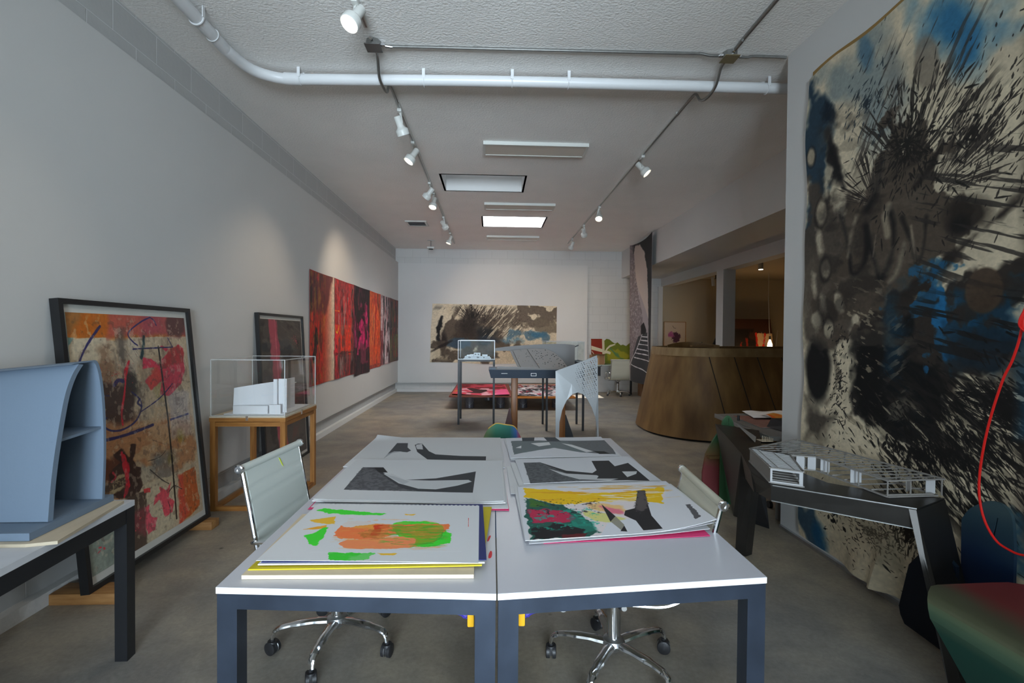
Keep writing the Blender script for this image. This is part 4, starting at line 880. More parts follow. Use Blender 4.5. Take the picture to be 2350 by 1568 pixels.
XL, XR, YB, H = -2.462, 2.29, 12.46, 3.676
XS, ZS = 3.4, 2.985          # header line and the lower soffit height
def struct(name, mb, m, smooth=0):
    o = mb.build(name, m, smooth=smooth); o['kind'] = 'structure'; return o
def sbox(name, m, *bxs, smooth=0):
    b = MB()
    for a, c in bxs: b.box(a, c)
    return struct(name, b, m, smooth)

sbox('floor', M['floor'], ((-2.7, -6.2, -0.12), (9.2, 12.7, 0)))
wl = sbox('wall_left', M['block_y'], ((-2.66, -6.16, 0), (XL, YB, H)))
b = MB(); b.box((XL, -6.0, .262), (-2.38, YB-.002, 3.306)); b.build('plasterboard_panel', M['wall'], wl, smooth=0)
wb = sbox('wall_back', M['block_x'], ((-2.66, YB, 0), (9.2, YB+.15, H)))
b = MB(); b.box((-2.38, 12.378, .24), (2.49, YB, 3.29)); b.build('plasterboard_panel', M['wall'], wb, smooth=0)
sbox('baseboard_left', M['curb'], ((XL, -6.0, 0), (-2.405, YB, .075)))
sbox('baseboard_back', M['curb'], ((-2.405, 12.40, 0), (2.5, YB, .07)))
sbox('wall_right', M['wall'], ((XR, -6.0, .015), (XR+.16, 3.67, H)))
sbox('baseboard_right', M['alu'], ((XR-.022, -2.4, 0), (XR, 3.66, .022)))
# street side behind the camera: shop window
sbox('wall_front', M['wall'], ((-2.66, -6.16, 0), (XR+.16, -6.0, .3)), ((-2.66, -6.16, 2.8), (XR+.16, -6.0, H)), ((-2.66, -6.16, .3), (-1.75, -6.0, 2.8)), ((1.85, -6.16, .3), (XR+.16, -6.0, 2.8)))
w1 = sbox('window_1', M['black_steel'], ((-1.75, -6.14, .3), (1.85, -6.08, .36)), ((-1.75, -6.14, 2.74), (1.85, -6.08, 2.8)), ((-1.75, -6.14, .36), (-1.69, -6.08, 2.74)), ((1.79, -6.14, .36), (1.85, -6.08, 2.74)), ((-.08, -6.14, .36), (-.02, -6.08, 2.74)), ((.88, -6.14, .36), (.94, -6.08, 2.74)))
b = MB(); b.box((-1.69, -6.115, .36), (1.79, -6.105, 2.74)); b.build('glass_pane', M['pane'], w1, smooth=0)
sbox('wall_shade_right', M['wall'], ((1.05, -1.35, 0), (XR, -1.2, H)))  # added unseen wall, shades the right floor and the big painting
sbox('wall_shade_left', M['wall'], ((-2.66, -1.35, 0), (-1.25, -1.2, H)))  # added unseen wall, shades the near left wall and bench
# ceiling with two roof light openings
h1 = (-.70, .45, 6.63, 7.36); h2 = (-.17, 1.0, 8.93, 9.765)
xa, xb, ya, yb = -2.66, XS, -6.16, YB+.1
z0, z1 = H, H+.12
def ring(y0, y1, hx0, hx1): return [((xa, y0, z0), (hx0, y1, z1)), ((hx1, y0, z0), (xb, y1, z1))]
sbox('ceiling', M['ceiling'], ((xa, ya, z0), (xb, h1[2], z1)), *ring(h1[2], h1[3], h1[0], h1[1]), ((xa, h1[3], z0), (xb, h2[2], z1)), *ring(h2[2], h2[3], h2[0], h2[1]), ((xa, h2[3], z0), (xb, yb, z1)))
for n_, (a, b_, c_, d_), lid in (('window_2', h1, True), ('window_3', h2, False)):
    tz = 4.36 if lid else 4.12
    t = .03; bb = MB(); a += .002; b_ -= .002; c_ += .002; d_ -= .002
    bb.box((a-t, c_-t, z1-.12), (a, d_+t, tz)); bb.box((b_, c_-t, z1-.12), (b_+t, d_+t, tz)); bb.box((a, c_-t, z1-.12), (b_, c_, tz)); bb.box((a, d_, z1-.12), (b_, d_+t, tz))
    w = struct(n_, bb, M['wall'])
    bb = MB(); bb.box((a, c_, tz-.02), (b_, d_, tz))
    bb.build('acrylic_lid', mat('milk acrylic' + n_, (0.8, 0.8, 0.8, 1), 0.4, alpha=1.0 if lid else 0.08), w, smooth=0)  # first lid made opaque to keep the sun out of that shaft
# added roof slab, overhanging the street side, blocks sky and sun
sbox('roof', M['ceiling'], ((-2.7, -9.5, 4.40), (9.3, h2[2]-.9, 4.5)), ((-2.7, h2[2]-.9, 4.40), (h2[0]-.9, 12.8, 4.5)), ((h2[1]+.05, h2[2]-.9, 4.40), (9.3, 12.8, 4.5)), ((h2[0]-.9, h2[3]+.05, 4.40), (h2[1]+.05, 12.8, 4.5)))
# header, soffit, beam and post on the right, and the room beyond
sbox('trim_1', M['wall'], ((XS, 3.5, ZS), (XS+.14, YB, 4.1)))
sbox('ceiling.001', M['wall'], ((XS+.14, 3.5, ZS+.004), (4.45, YB, ZS+.054)), smooth=0)
sbox('trim_2', M['wall'], ((4.45, 2.5, 2.775), (4.70, YB, ZS+.054)))
sbox('trim_3', M['wall'], ((4.45, 9.06, 0), (4.69, 9.34, 2.775)))
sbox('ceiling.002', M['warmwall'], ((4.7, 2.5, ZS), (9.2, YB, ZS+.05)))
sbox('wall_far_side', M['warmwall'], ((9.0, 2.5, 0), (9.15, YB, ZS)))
sbox('wall_return', M['wall'], ((XR+.16, 2.35, 0), (9.2, 2.5, H)))
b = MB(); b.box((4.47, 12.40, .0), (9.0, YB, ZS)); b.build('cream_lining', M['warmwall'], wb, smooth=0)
b = MB(); b.box((4.36, 12.37, 0), (4.47, YB, 2.775)); o_ = b.build('trim_4', M['wall'], smooth=0); o_['kind'] = 'structure'

# ------------------------------------------------------------------ things on the ceiling
def fluoro(x0, x1, y0, y1, label):
    t = thing('ceiling_light_panel', label, 'ceiling light', ((x0+x1)/2, (y0+y1)/2, H), 0, 'unlit flat light panels on the ceiling')
    b = MB(); z = H-.040; f = .022
    b.box((x0, y0, z), (x1, y0+f, H)); b.box((x0, y1-f, z), (x1, y1, H)); b.box((x0, y0+f, z), (x0+f, y1-f, H)); b.box((x1-f, y0+f, z), (x1, y1-f, H))
    b.build('frame', M['fixture_white'], t, smooth=0)
    b = MB(); b.box((x0+f, y0+f, z+.006), (x1-f, y1-f, H-.001)); b.build('diffuser', M['diffuser'], t, smooth=0)
fluoro(-.105, 1.097, 5.45, 5.79, 'unlit oblong light panel nearest the camera, in front of both roof lights')
fluoro(-.13, 1.055, 7.98, 8.30, 'unlit oblong light panel between the grey roof light and the bright roof light')
fluoro(-.115, 1.05, 10.63, 10.96, 'unlit oblong light panel farthest back, past the bright roof light')

t = thing('air_vent', 'louvred metal air vent in the ceiling left of the track lights', 'vent', (-1.47, 9.57, H))
b = MB()
for a, c in (((-1.68, 9.37), (-1.27, 9.41)), ((-1.68, 9.74), (-1.27, 9.78)), ((-1.68, 9.41), (-1.64, 9.74)), ((-1.31, 9.41), (-1.27, 9.74))): b.box((a[0], a[1], H-.02), (c[0], c[1], H))
b.build('frame', M['fixture_white'], t, smooth=0)
b = MB()
for k in range(6): y = 9.43 + k*.055; b.hexa([(-1.64, y, H-.018), (-1.31, y, H-.018), (-1.31, y+.01, H-.018), (-1.64, y+.01, H-.018)], [(-1.64, y+.03, H-.001), (-1.31, y+.03, H-.001), (-1.31, y+.04, H-.001), (-1.64, y+.04, H-.001)])
b.build('louvre', M['alu'], t, smooth=0)
b = MB(); b.box((-1.64, 9.41, H-.003), (-1.31, 9.74, H-.0005)); b.build('backing', M['black_plastic'], t, smooth=0)

t = thing('wireless_receiver', 'small dark receiver with aerials hanging from the ceiling near the back wall', 'receiver', (-1.42, 11.3, H))
b = MB(); b.cyl((-1.42, 11.3, H), (-1.42, 11.3, H-.16), .008, n=8); b.box((-1.50, 11.29, H-.012), (-1.34, 11.31, H)); b.build('stem', M['zinc'], t)
b = MB(); b.box((-1.50, 11.24, H-.2), (-1.34, 11.36, H-.155), bev=.008); b.build('housing', M['fixture_white'], t)
b = MB(); b.lathe([(.055, -.03), (.05, -.045), (.0, -.05)], 16, Matrix.Translation((-1.42, 11.3, H-.17)), cap=False); b.build('dark_dome', M['black_plastic'], t)

# white drain pipe
t = thing('ceiling_pipe', 'thick white pipe bending across the ceiling', 'pipe', (-1.95, 3.6, H-.05))
path = cr([(-1.985, -2.4, 3.60), (-1.985, 1.0, 3.60), (-1.985, 3.4, 3.60), (-1.985, 3.70, 3.60), (-1.93, 3.95, 3.60), (-1.78, 4.07, 3.60), (-1.60, 4.085, 3.60), (-1.3, 4.075, 3.60), (.2, 4.02, 3.60), (2.6, 4.0, 3.60), (3.39, 3.99, 3.60)], 10)
MB().tube(path, .043, 16).build('pipe', M['pipe_white'], t)
MB().tube([p for p in path if 3.42 < p.y < 4.02 and p.x < -1.85][:1] + [Vector((-1.985, 3.52, 3.6))], .0475, 16).build('coupling', M['pipe_white'], t)
MB().tube([(-1.72, 4.0805, 3.6), (-1.60, 4.085, 3.6)], .0475, 16).build('coupling', M['pipe_white'], t)
for x, y in ((-1.593, 4.084), (-.571, 4.05), (.158, 4.022), (.626, 4.016), (2.313, 4.003)):
    b = MB(); b.tube([(x, y+.047*math.cos(a), 3.6+.047*math.sin(a)) for a in np.linspace(-PI, 0, 13)], .005, 6)
    for s in (-1, 1): b.box((x-.012, y+s*.047-.003, 3.6), (x+.012, y+s*.047+.003, H))
    b.build('strap', M['pipe_white'], t)
b = MB(); b.tube([(-1.985+.047*math.cos(a), 3.33, 3.6+.047*math.sin(a)) for a in np.linspace(-PI, 0, 13)], .006, 6)
for s in (-1, 1): b.box((-1.985+s*.047-.003, 3.318, 3.6), (-1.985+s*.047+.003, 3.342, H))
b.build('strap', M['pipe_white'], t)

# conduits and junction boxes
def jbox(x, y, label, plate):
    t = thing('junction_box', label, 'junction box', (x, y, H))
    b = MB(); b.lathe([(.052, -.045), (.056, -.04), (.056, 0)], 8, Matrix.Translation((x, y, H))); b.build('box', M['zinc'], t, smooth=0)
    b = MB(); b.box((x-.058, y-.058, H-.052), (x+.058, y+.058, H-.046), bev=.002); b.build('cover_plate', plate, t, smooth=0)
    for dx, dy in ((1, 0), (0, 1), (0, -1)) + (((-1, 0),) if x > 0 else ()): MB().cyl((x+dx*.055, y+dy*.055, H-.024), (x+dx*.085, y+dy*.085, H-.024), .014, n=10).build('connector', M['chrome'], t)
jbox(-.892, 3.655, 'metal junction box beside the nearest lit spotlight, on the left track', mat('dark cover plate', (0.16, 0.155, 0.15, 1), 0.5, 0.4))
jbox(1.815, 3.645, 'octagonal metal junction box with a brown plate, near the big ink painting', mat('brown cover plate', (0.20, 0.16, 0.09, 1), 0.5, 0.2))
def conduit(label, pts, r=.011, name='conduit', group=None, m=None):
    o = MB().tube(cr(pts, 6), r, 10).build(name, m or M['zinc']); return setprops(o, label, 'conduit', group)
conduit('straight metal conduit crossing the ceiling between the two junction boxes', [(-.81, 3.67, 3.652), (-.76, 3.68, 3.652), (-.70, 3.69, 3.664), (.2, 3.675, 3.664), (1.45, 3.655, 3.664), (1.58, 3.65, 3.664), (1.66, 3.65, 3.652), (1.73, 3.65, 3.652)])
conduit('short metal conduit from the brown plated junction box to the white wall end', [(1.90, 3.655, 3.652), (1.96, 3.66, 3.652), (2.02, 3.66, 3.662), (2.27, 3.66, 3.662)])
conduit('metal conduit running from the brown plated junction box toward the camera', [(1.815, 3.56, 3.652), (1.815, 3.45, 3.655), (1.82, 3.38, 3.664), (1.82, 2.0, 3.664), (1.82, -2.4, 3.664)], .014)
conduit('bent metal conduit dipping under the white pipe, feeding the left track', [(-.892, 3.74, 3.65), (-.90, 3.82, 3.64), (-.915, 3.95, 3.56), (-.905, 4.08, 3.535), (-.90, 4.17, 3.56), (-.90, 4.22, 3.64), (-.895, 4.32, 3.655), (-.89, 4.56, 3.655)], .012)
conduit('bent metal conduit dipping under the white pipe, feeding the right track', [(1.815, 3.73, 3.65), (1.82, 3.80, 3.64), (1.835, 3.92, 3.56), (1.83, 4.06, 3.535), (1.815, 4.16, 3.56), (1.80, 4.22, 3.64), (1.80, 4.34, 3.655), (1.80, 4.64, 3.655)], .012)

def rail(x, y0, y1, label):
    t = thing('track_rail', label, 'lighting track', (x, (y0+y1)/2, H))
    b = MB(); b.box((x-.018, y0, H-.02), (x+.018, y1, H-.001)); b.build('channel', M['fixture_white'], t, smooth=0)
    b = MB(); b.box((x-.007, y0+.01, H-.0215), (x+.007, y1-.01, H-.0205)); b.build('slot', M['zinc'], t, smooth=0)
rail(-.895, -2.3, 3.47, 'short end of white lighting track at the top edge, nearest the camera')
rail(-.895, 4.56, 11.6, 'long left lighting track carrying six white spotlights')
rail(1.80, 4.63, 11.35, 'long right lighting track carrying four white spotlights')
def spot(x, y, aim, lit, label, power=30, scale=1.0, drop=.10):
    t = thing('track_spotlight', label, 'spotlight', (x, y, H-.02), 0, 'white track spotlights')
    b = MB(); b.box((x-.02, y-.055, H-.05), (x+.02, y+.055, H-.0225), bev=.003); b.build('adapter', M['fixture_white'], t)
    P0 = Vector((x, y, H-.05)); P1 = Vector((x, y, H-.06-drop))
    d = Vector(aim).normalized(); side = d.cross(Vector((0, 0, 1))).normalized()
    b = MB(); off = side*.036*scale
    b.hexa([P0-off*.3-Vector((0, .013, 0)), P0+off*.5-Vector((0, .013, 0)), P0+off*.5+Vector((0, .013, 0)), P0-off*.3+Vector((0, .013, 0))][::-1], [P1+off*.75+Vector((0, -.015, 0)), P1+off*1.15+Vector((0, -.015, 0)), P1+off*1.15+Vector((0, .015, 0)), P1+off*.75+Vector((0, .015, 0))][::-1]); b.build('arm', M['fixture_white'], t)
    R = d.to_track_quat('Z', 'Y').to_matrix().to_4x4(); Mx = Matrix.Translation(P1 - d*.02) @ R @ Matrix.Scale(scale, 4)
    b = MB(); b.lathe([(.0, -.06), (.030, -.06), (.034, -.055), (.034, .03), (.040, .045), (.058, .060), (.062, .068), (.062, .115), (.058, .118), (.054, .110), (.050, .10)], 28, Mx, cap=False); b.build('lamp_housing', M['fixture_white'], t, smooth=40)
    b = MB(); b.lathe([(.0, .100), (.050, .1005), (.050, .098), (0, .097)], 24, Mx, cap=False); b.build('lens', M['lamp_glow'] if lit else M['black_plastic'], t)
    if lit: light('spot_beam', 'SPOT', P1 + d*.14*scale, power, (1.0, 0.80, 0.58), d, spot_size=math.radians(74), spot_blend=0.9, shadow_soft_size=.05)
spot(-.895, 3.20, (-.35, -.45, -.9), True, 'large lit spotlight nearest the camera, at the top of the photo', 10, 1.0, .05)
spot(-.895, 4.72, (.30, .42, -.9), True, 'second spotlight from the camera on the left track, turned away', 14)
spot(-.895, 5.50, (-.55, -.20, -.9), True, 'third spotlight on the left track, lit, first past the pipe', 20)
spot(-.895, 6.95, (-.70, .40, -.8), True, 'fourth spotlight on the left track, touching the next one and turned to the wall', 40)
spot(-.895, 7.45, (-.15, -.35, -.9), True, 'fifth spotlight on the left track, lit', 16)
spot(-.895, 8.95, (.35, .80, -.45), True, 'sixth spotlight on the left track, turned to the back wall', 60)
spot(-.895, 10.35, (-.35, -.1, -.9), True, 'last spotlight on the left track, lit, nearest the back wall', 24)
spot(1.80, 5.75, (.62, -.25, -.75), True, 'lit spotlight nearest the camera on the right track', 22)
spot(1.80, 8.05, (-.15, -.55, -.8), True, 'second spotlight on the right track, its round lens facing the camera', 14)
spot(1.80, 9.40, (.30, .80, -.55), True, 'third spotlight on the right track, turned to the back wall', 26)
spot(1.80, 10.75, (-.30, .5, -.8), False, 'farthest spotlight on the right track, unlit', 16)


# ------------------------------------------------------------------ the two white worktables
def worktable(label, F0, F1, B1, B0, legw=.062, th=.021, top=.72, app=.048, group=None, frame=None):
    """corners front-left, front-right, back-right, back-left of the top"""
    c = [Vector((*p, 0)) for p in (F0, F1, B1, B0)]
    t = thing('worktable', label, 'table', ((c[0].x+c[2].x)/2, (c[0].y+c[2].y)/2, 0), 0, group)
    zt = top - th; fm = frame or M['steel_frame']
    b = MB(); b.hexa([(p.x, p.y, zt+.001) for p in c], [(p.x, p.y, top-.0015) for p in c], 1); b.hexa([(p.x, p.y, top-.0014) for p in c], [(p.x, p.y, top) for p in c], 0)
    b.build('tabletop', [M['white_laminate'], M['lit_edge']], t, smooth=0)
    ctr = sum(c, Vector())/4; i_ = [p + (ctr-p).normalized()*.004 for p in c]
    for k in range(4):
        p, q_ = i_[k], i_[(k+1) % 4]; nrm = (ctr-(p+q_)/2); dr = (q_-p).normalized(); nrm = (nrm - dr*nrm.dot(dr)).normalized()*.03
        p2 = p + dr*legw; q2 = q_ - dr*legw
        b = MB(); b.hexa([(v.x, v.y, zt-app) for v in (p2, q2, q2+nrm, p2+nrm)], [(v.x, v.y, zt-.001) for v in (p2, q2, q2+nrm, p2+nrm)]); b.build('apron', fm, t, smooth=0)
    for k in range(4):
        p = i_[k]; a = (i_[(k+1) % 4]-p).normalized()*legw; d = (i_[k-1]-p).normalized()*legw
        b = MB(); P = (p, p+a, p+a+d, p+d); b.hexa([(v.x, v.y, 0) for v in P], [(v.x, v.y, zt-.001) for v in P]); b.build('leg', fm, t, smooth=0)
    return t
worktable('left one of two white-topped steel tables pushed together, under the green and orange drawing', (-.835, 1.492), (.0205, 1.430), (.024, 3.578), (-.851, 3.591), group='white tables pushed together')
worktable('right one of two white-topped steel tables pushed together, with bare white front half', (.0255, 1.430), (.897, 1.504), (.905, 3.578), (.029, 3.578), group='white tables pushed together')
TB = []
def dab(name, label, cat, pts, z, m, h=.0006):
    b = MB(); c = cr([(p[0], p[1], z) for p in pts], 4, True); b.hexa([(p.x, p.y, z) for p in c], [(p.x, p.y, z+h) for p in c]); return setprops(b.build(name, m, smooth=0), label, cat)
redp = mat('dry red paint', srgb(226, 50, 60), .5)
dab('paint_drip', 'short red paint drip on the white table beside the yellow folder', 'paint stain', [(-.004, 1.66), (.006, 1.665), (.009, 1.70), (.004, 1.715), (-.003, 1.69)], .7203, redp)
dab('paint_drip', 'pair of thin red paint ticks on the white table beside the yellow folder', 'paint stain', [(-.010, 1.80), (-.004, 1.798), (.004, 1.84), (-.002, 1.842)], .7203, redp)

# sheets of paper, each its own thing; corners near-left, near-right, far-right, far-left
def sheet(name, label, cat, c, z, m=None, curl=lambda u, v: 0.0, th=.0012, n=14, back=None, group=None):
    a = [Vector((*p, 0)) for p in c]
    def f(u, v):
        p = (a[0]*(1-u)+a[1]*u)*(1-v) + (a[3]*(1-u)+a[2]*u)*v
        return (p.x, p.y, z + th + curl(u, v))
    b = MB(); b.grid(f, n, n, 0, (0, 0, -th), 1)
    return setprops(b.build(name, [m or M['paper'], back or M['paper']]), label, cat, group)
navy = mat('navy card', srgb(38, 48, 110), .6); yel = mat('yellow card', srgb(205, 186, 30), .6); cream = mat('cream paper block', srgb(226, 208, 178), .8, var=.1, vscale=60, stretch=(.2, .2, 8)); pink = mat('pink edged paper', srgb(236, 60, 120), .6)
z0 = .721
sheet('paper_pad', 'thick cream paper block at the bottom of the left front stack', 'paper pad', [(-.780, 1.535), (-.050, 1.520), (-.055, 2.03), (-.79, 2.05)], z0, cream, th=.013, back=cream)
sheet('folder', 'yellow card folder under the navy pad, its right edge showing', 'folder', [(-.775, 1.565), (.020-.045, 1.565), (.008, 2.095), (-.76, 2.10)], z0+.0135, yel, lambda u, v: .004*u*u, th=.004, back=yel)
sheet('sketch_pad', 'white sketch pad between the yellow folder and the navy cover', 'paper pad', [(-.752, 1.582), (-.016, 1.575), (-.030, 2.10), (-.75, 2.11)], z0+.0215, None, th=.004)
sheet('sketchbook_cover', 'navy blue pad cover just under the green and orange drawing', 'sketchbook', [(-.745, 1.590), (-.010, 1.583), (-.032, 2.105), (-.745, 2.112)], z0+.0262, navy, lambda u, v: .002*u*u, th=.002, back=navy)
# spiral torn top edge: drawing plus thin paper beneath
o = sheet('drawing', 'white sheet with green and orange gouache shapes, on top of the left front stack', 'drawing', [(-.765, 1.598), (-.036, 1.560), (-.047, 2.084), (-.751, 2.122)], .7498, PM['DA'], lambda u, v: .004*math.sin(3*u)*(1-v)*.5, th=.0014)
b = MB()
for k in range(38):
    u = (k+.5)/38; p = lerp((-.751, 2.122, .7512), (-.047, 2.084, .7512), u); b.box((p.x-.004, p.y-.004, .7498), (p.x+.005, p.y+.006, .7514))
b.build('torn_spiral_edge', M['paper'], o, smooth=0)
# middle left stack
sheet('paper_sheet', 'magenta-edged sheet at the bottom of the left middle stack', 'paper sheet', [(-.80, 2.135), (.085, 2.098), (.072, 2.70), (-.82, 2.75)], z0+.0005, pink, lambda u, v: .001+.002*math.sin(9*u)*(1-v), back=pink)
sheet('paper_sheet', 'white sheet just above the magenta-edged sheet, left middle stack', 'paper sheet', [(-.792, 2.150), (.082, 2.112), (.074, 2.80), (-.82, 2.84)], z0+.004, None, lambda u, v: .001+.002*math.sin(7*u)*(1-v))
sheet('paper_sheet', 'curled white sheet under the long ink sickle print', 'paper sheet', [(-.80, 2.185), (.070, 2.150), (.070, 2.88), (-.815, 2.93)], z0+.0132, None, lambda u, v: .003*(1-v)*math.sin(5*u)+.007*(abs(u-.5)*2)**4*(1-v), th=.003)
sheet('ink_print', 'large white print with a long black sickle shape, left middle stack', 'print', [(-.80, 2.20), (.062, 2.165), (.062, 2.875), (-.80, 2.91)], .738, PM['DB'], lambda u, v: .003*(1-v)*math.sin(5*u)+.007*(abs(u-.5)*2)**4*(1-v), th=.0016)
# back left stack
sheet('paper_sheet', 'broad white sheet under the boomerang print, reaching the far left table corner', 'paper sheet', [(-.85, 2.80), (.085, 2.77), (.075, 3.57), (-.845, 3.59)], z0+.002, None, lambda u, v: .001, th=.003)
sheet('ink_print', 'white print with two black boomerang shapes, at the far end of the left table', 'print', [(-.83, 2.93), (.078, 2.90), (.07, 3.50), (-.83, 3.56)], .731, PM['DC'], lambda u, v: .02*max(0, (v-.85)/.15)*max(0, 1-u*5)+.002*math.sin(6*u), th=.0016)
# right table stacks
pinkp = mat('hot pink paper', srgb(240, 70, 130), .6)
cv = lambda k: (lambda u, v: .004 + k*(max(0, u-.55)/.45)**2*(1-v)*.030 + .016*max(0, v-.6)*u)
sheet('paper_sheet', 'pink sheet at the bottom of the right front stack', 'paper sheet', [(.20, 1.765), (.855, 1.815), (.86, 2.25), (.19, 2.22)], z0, pinkp, lambda u, v: .0005+.001*math.sin(8*u), back=pinkp)
sheet('paper_sheet', 'white sheet lying on the pink sheet, right front stack', 'paper sheet', [(.145, 1.752), (.87, 1.850), (.90, 2.33), (.14, 2.30)], z0+.002, None, cv(.3))
sheet('paper_sheet', 'curling white sheet second from the top of the right front stack', 'paper sheet', [(.15, 1.768), (.905, 1.862), (.92, 2.36), (.13, 2.33)], z0+.006, None, cv(.9))
sheet('paper_sheet', 'white sheet directly under the yellow and ink overpainting, its corner curling up', 'paper sheet', [(.13, 1.775), (.915, 1.875), (.92, 2.40), (.12, 2.35)], z0+.010, None, cv(1.25), th=.002)
sheet('mixed_media_print', 'sheet with yellow wash, dark green and pink paint and black shapes, curling at right', 'print', [(.13, 1.75), (.889, 1.835), (.905, 2.43), (.135, 2.37)], .736, PM['DD'], cv(1.3), th=.0016, n=22)
sheet('paper_sheet', 'grey-white sheet slid left from under the crossed ink print', 'paper sheet', [(.10, 2.30), (.60, 2.34), (.58, 2.86), (.095, 2.80)], z0+.001, None, lambda u, v: .001+.006*(1-u)*(1-v))
sheet('paper_sheet', 'white sheet under the crossed ink print, right middle stack', 'paper sheet', [(.145, 2.39), (.91, 2.46), (.88, 2.93), (.12, 2.86)], z0+.006, None, lambda u, v: .001+.008*(1-u)*(1-v))
sheet('ink_print', 'white print with a black crossed propeller shape, middle of the right table', 'print', [(.17, 2.42), (.90, 2.49), (.87, 2.98), (.15, 2.92)], .734, PM['DE'], lambda u, v: .005*(1-u)*(1-v)+.003*math.sin(5*u)*(1-v), th=.0016)
sheet('paper_sheet', 'white sheet under the grey ink print, far end of the right table', 'paper sheet', [(.125, 2.93), (.835, 2.985), (.83, 3.55), (.10, 3.50)], z0+.003, None, lambda u, v: .002+.002*math.sin(7*u))
sheet('ink_print', 'white print with grey interlocking shapes at the far end of the right table', 'print', [(.12, 2.95), (.82, 3.0), (.83, 3.57), (.11, 3.52)], .732, PM['DF'], lambda u, v: .002*math.sin(6*u), th=.0016)

# quick clamps hanging at the table legs
def clamp(x, s, label):
    t = thing('bar_clamp', label, 'clamp', (x, 1.56, .63))
    b = MB(); b.box((x-.011, 1.545, .548), (x+.011, 1.575, .640), bev=.004); b.build('jaw', M['yellow'], t)
    b = MB(); b.tube(cr([(x+s*.012, 1.56, .572), (x+s*.03, 1.56, .590), (x+s*.075, 1.56, .600), (x+s*.115, 1.56, .606)], 5), [.006]*2+[.011]*12+[.015, .010], 10); b.build('handle', M['purple'], t)
    b = MB(); b.bar((x, 1.578, .635), (x, 1.72, .635), .006, .018); b.build('bar', M['zinc'], t)
clamp(-.060, -1, 'yellow and purple clamp under the left white table')
clamp(.106, 1, 'yellow and purple clamp under the right white table')

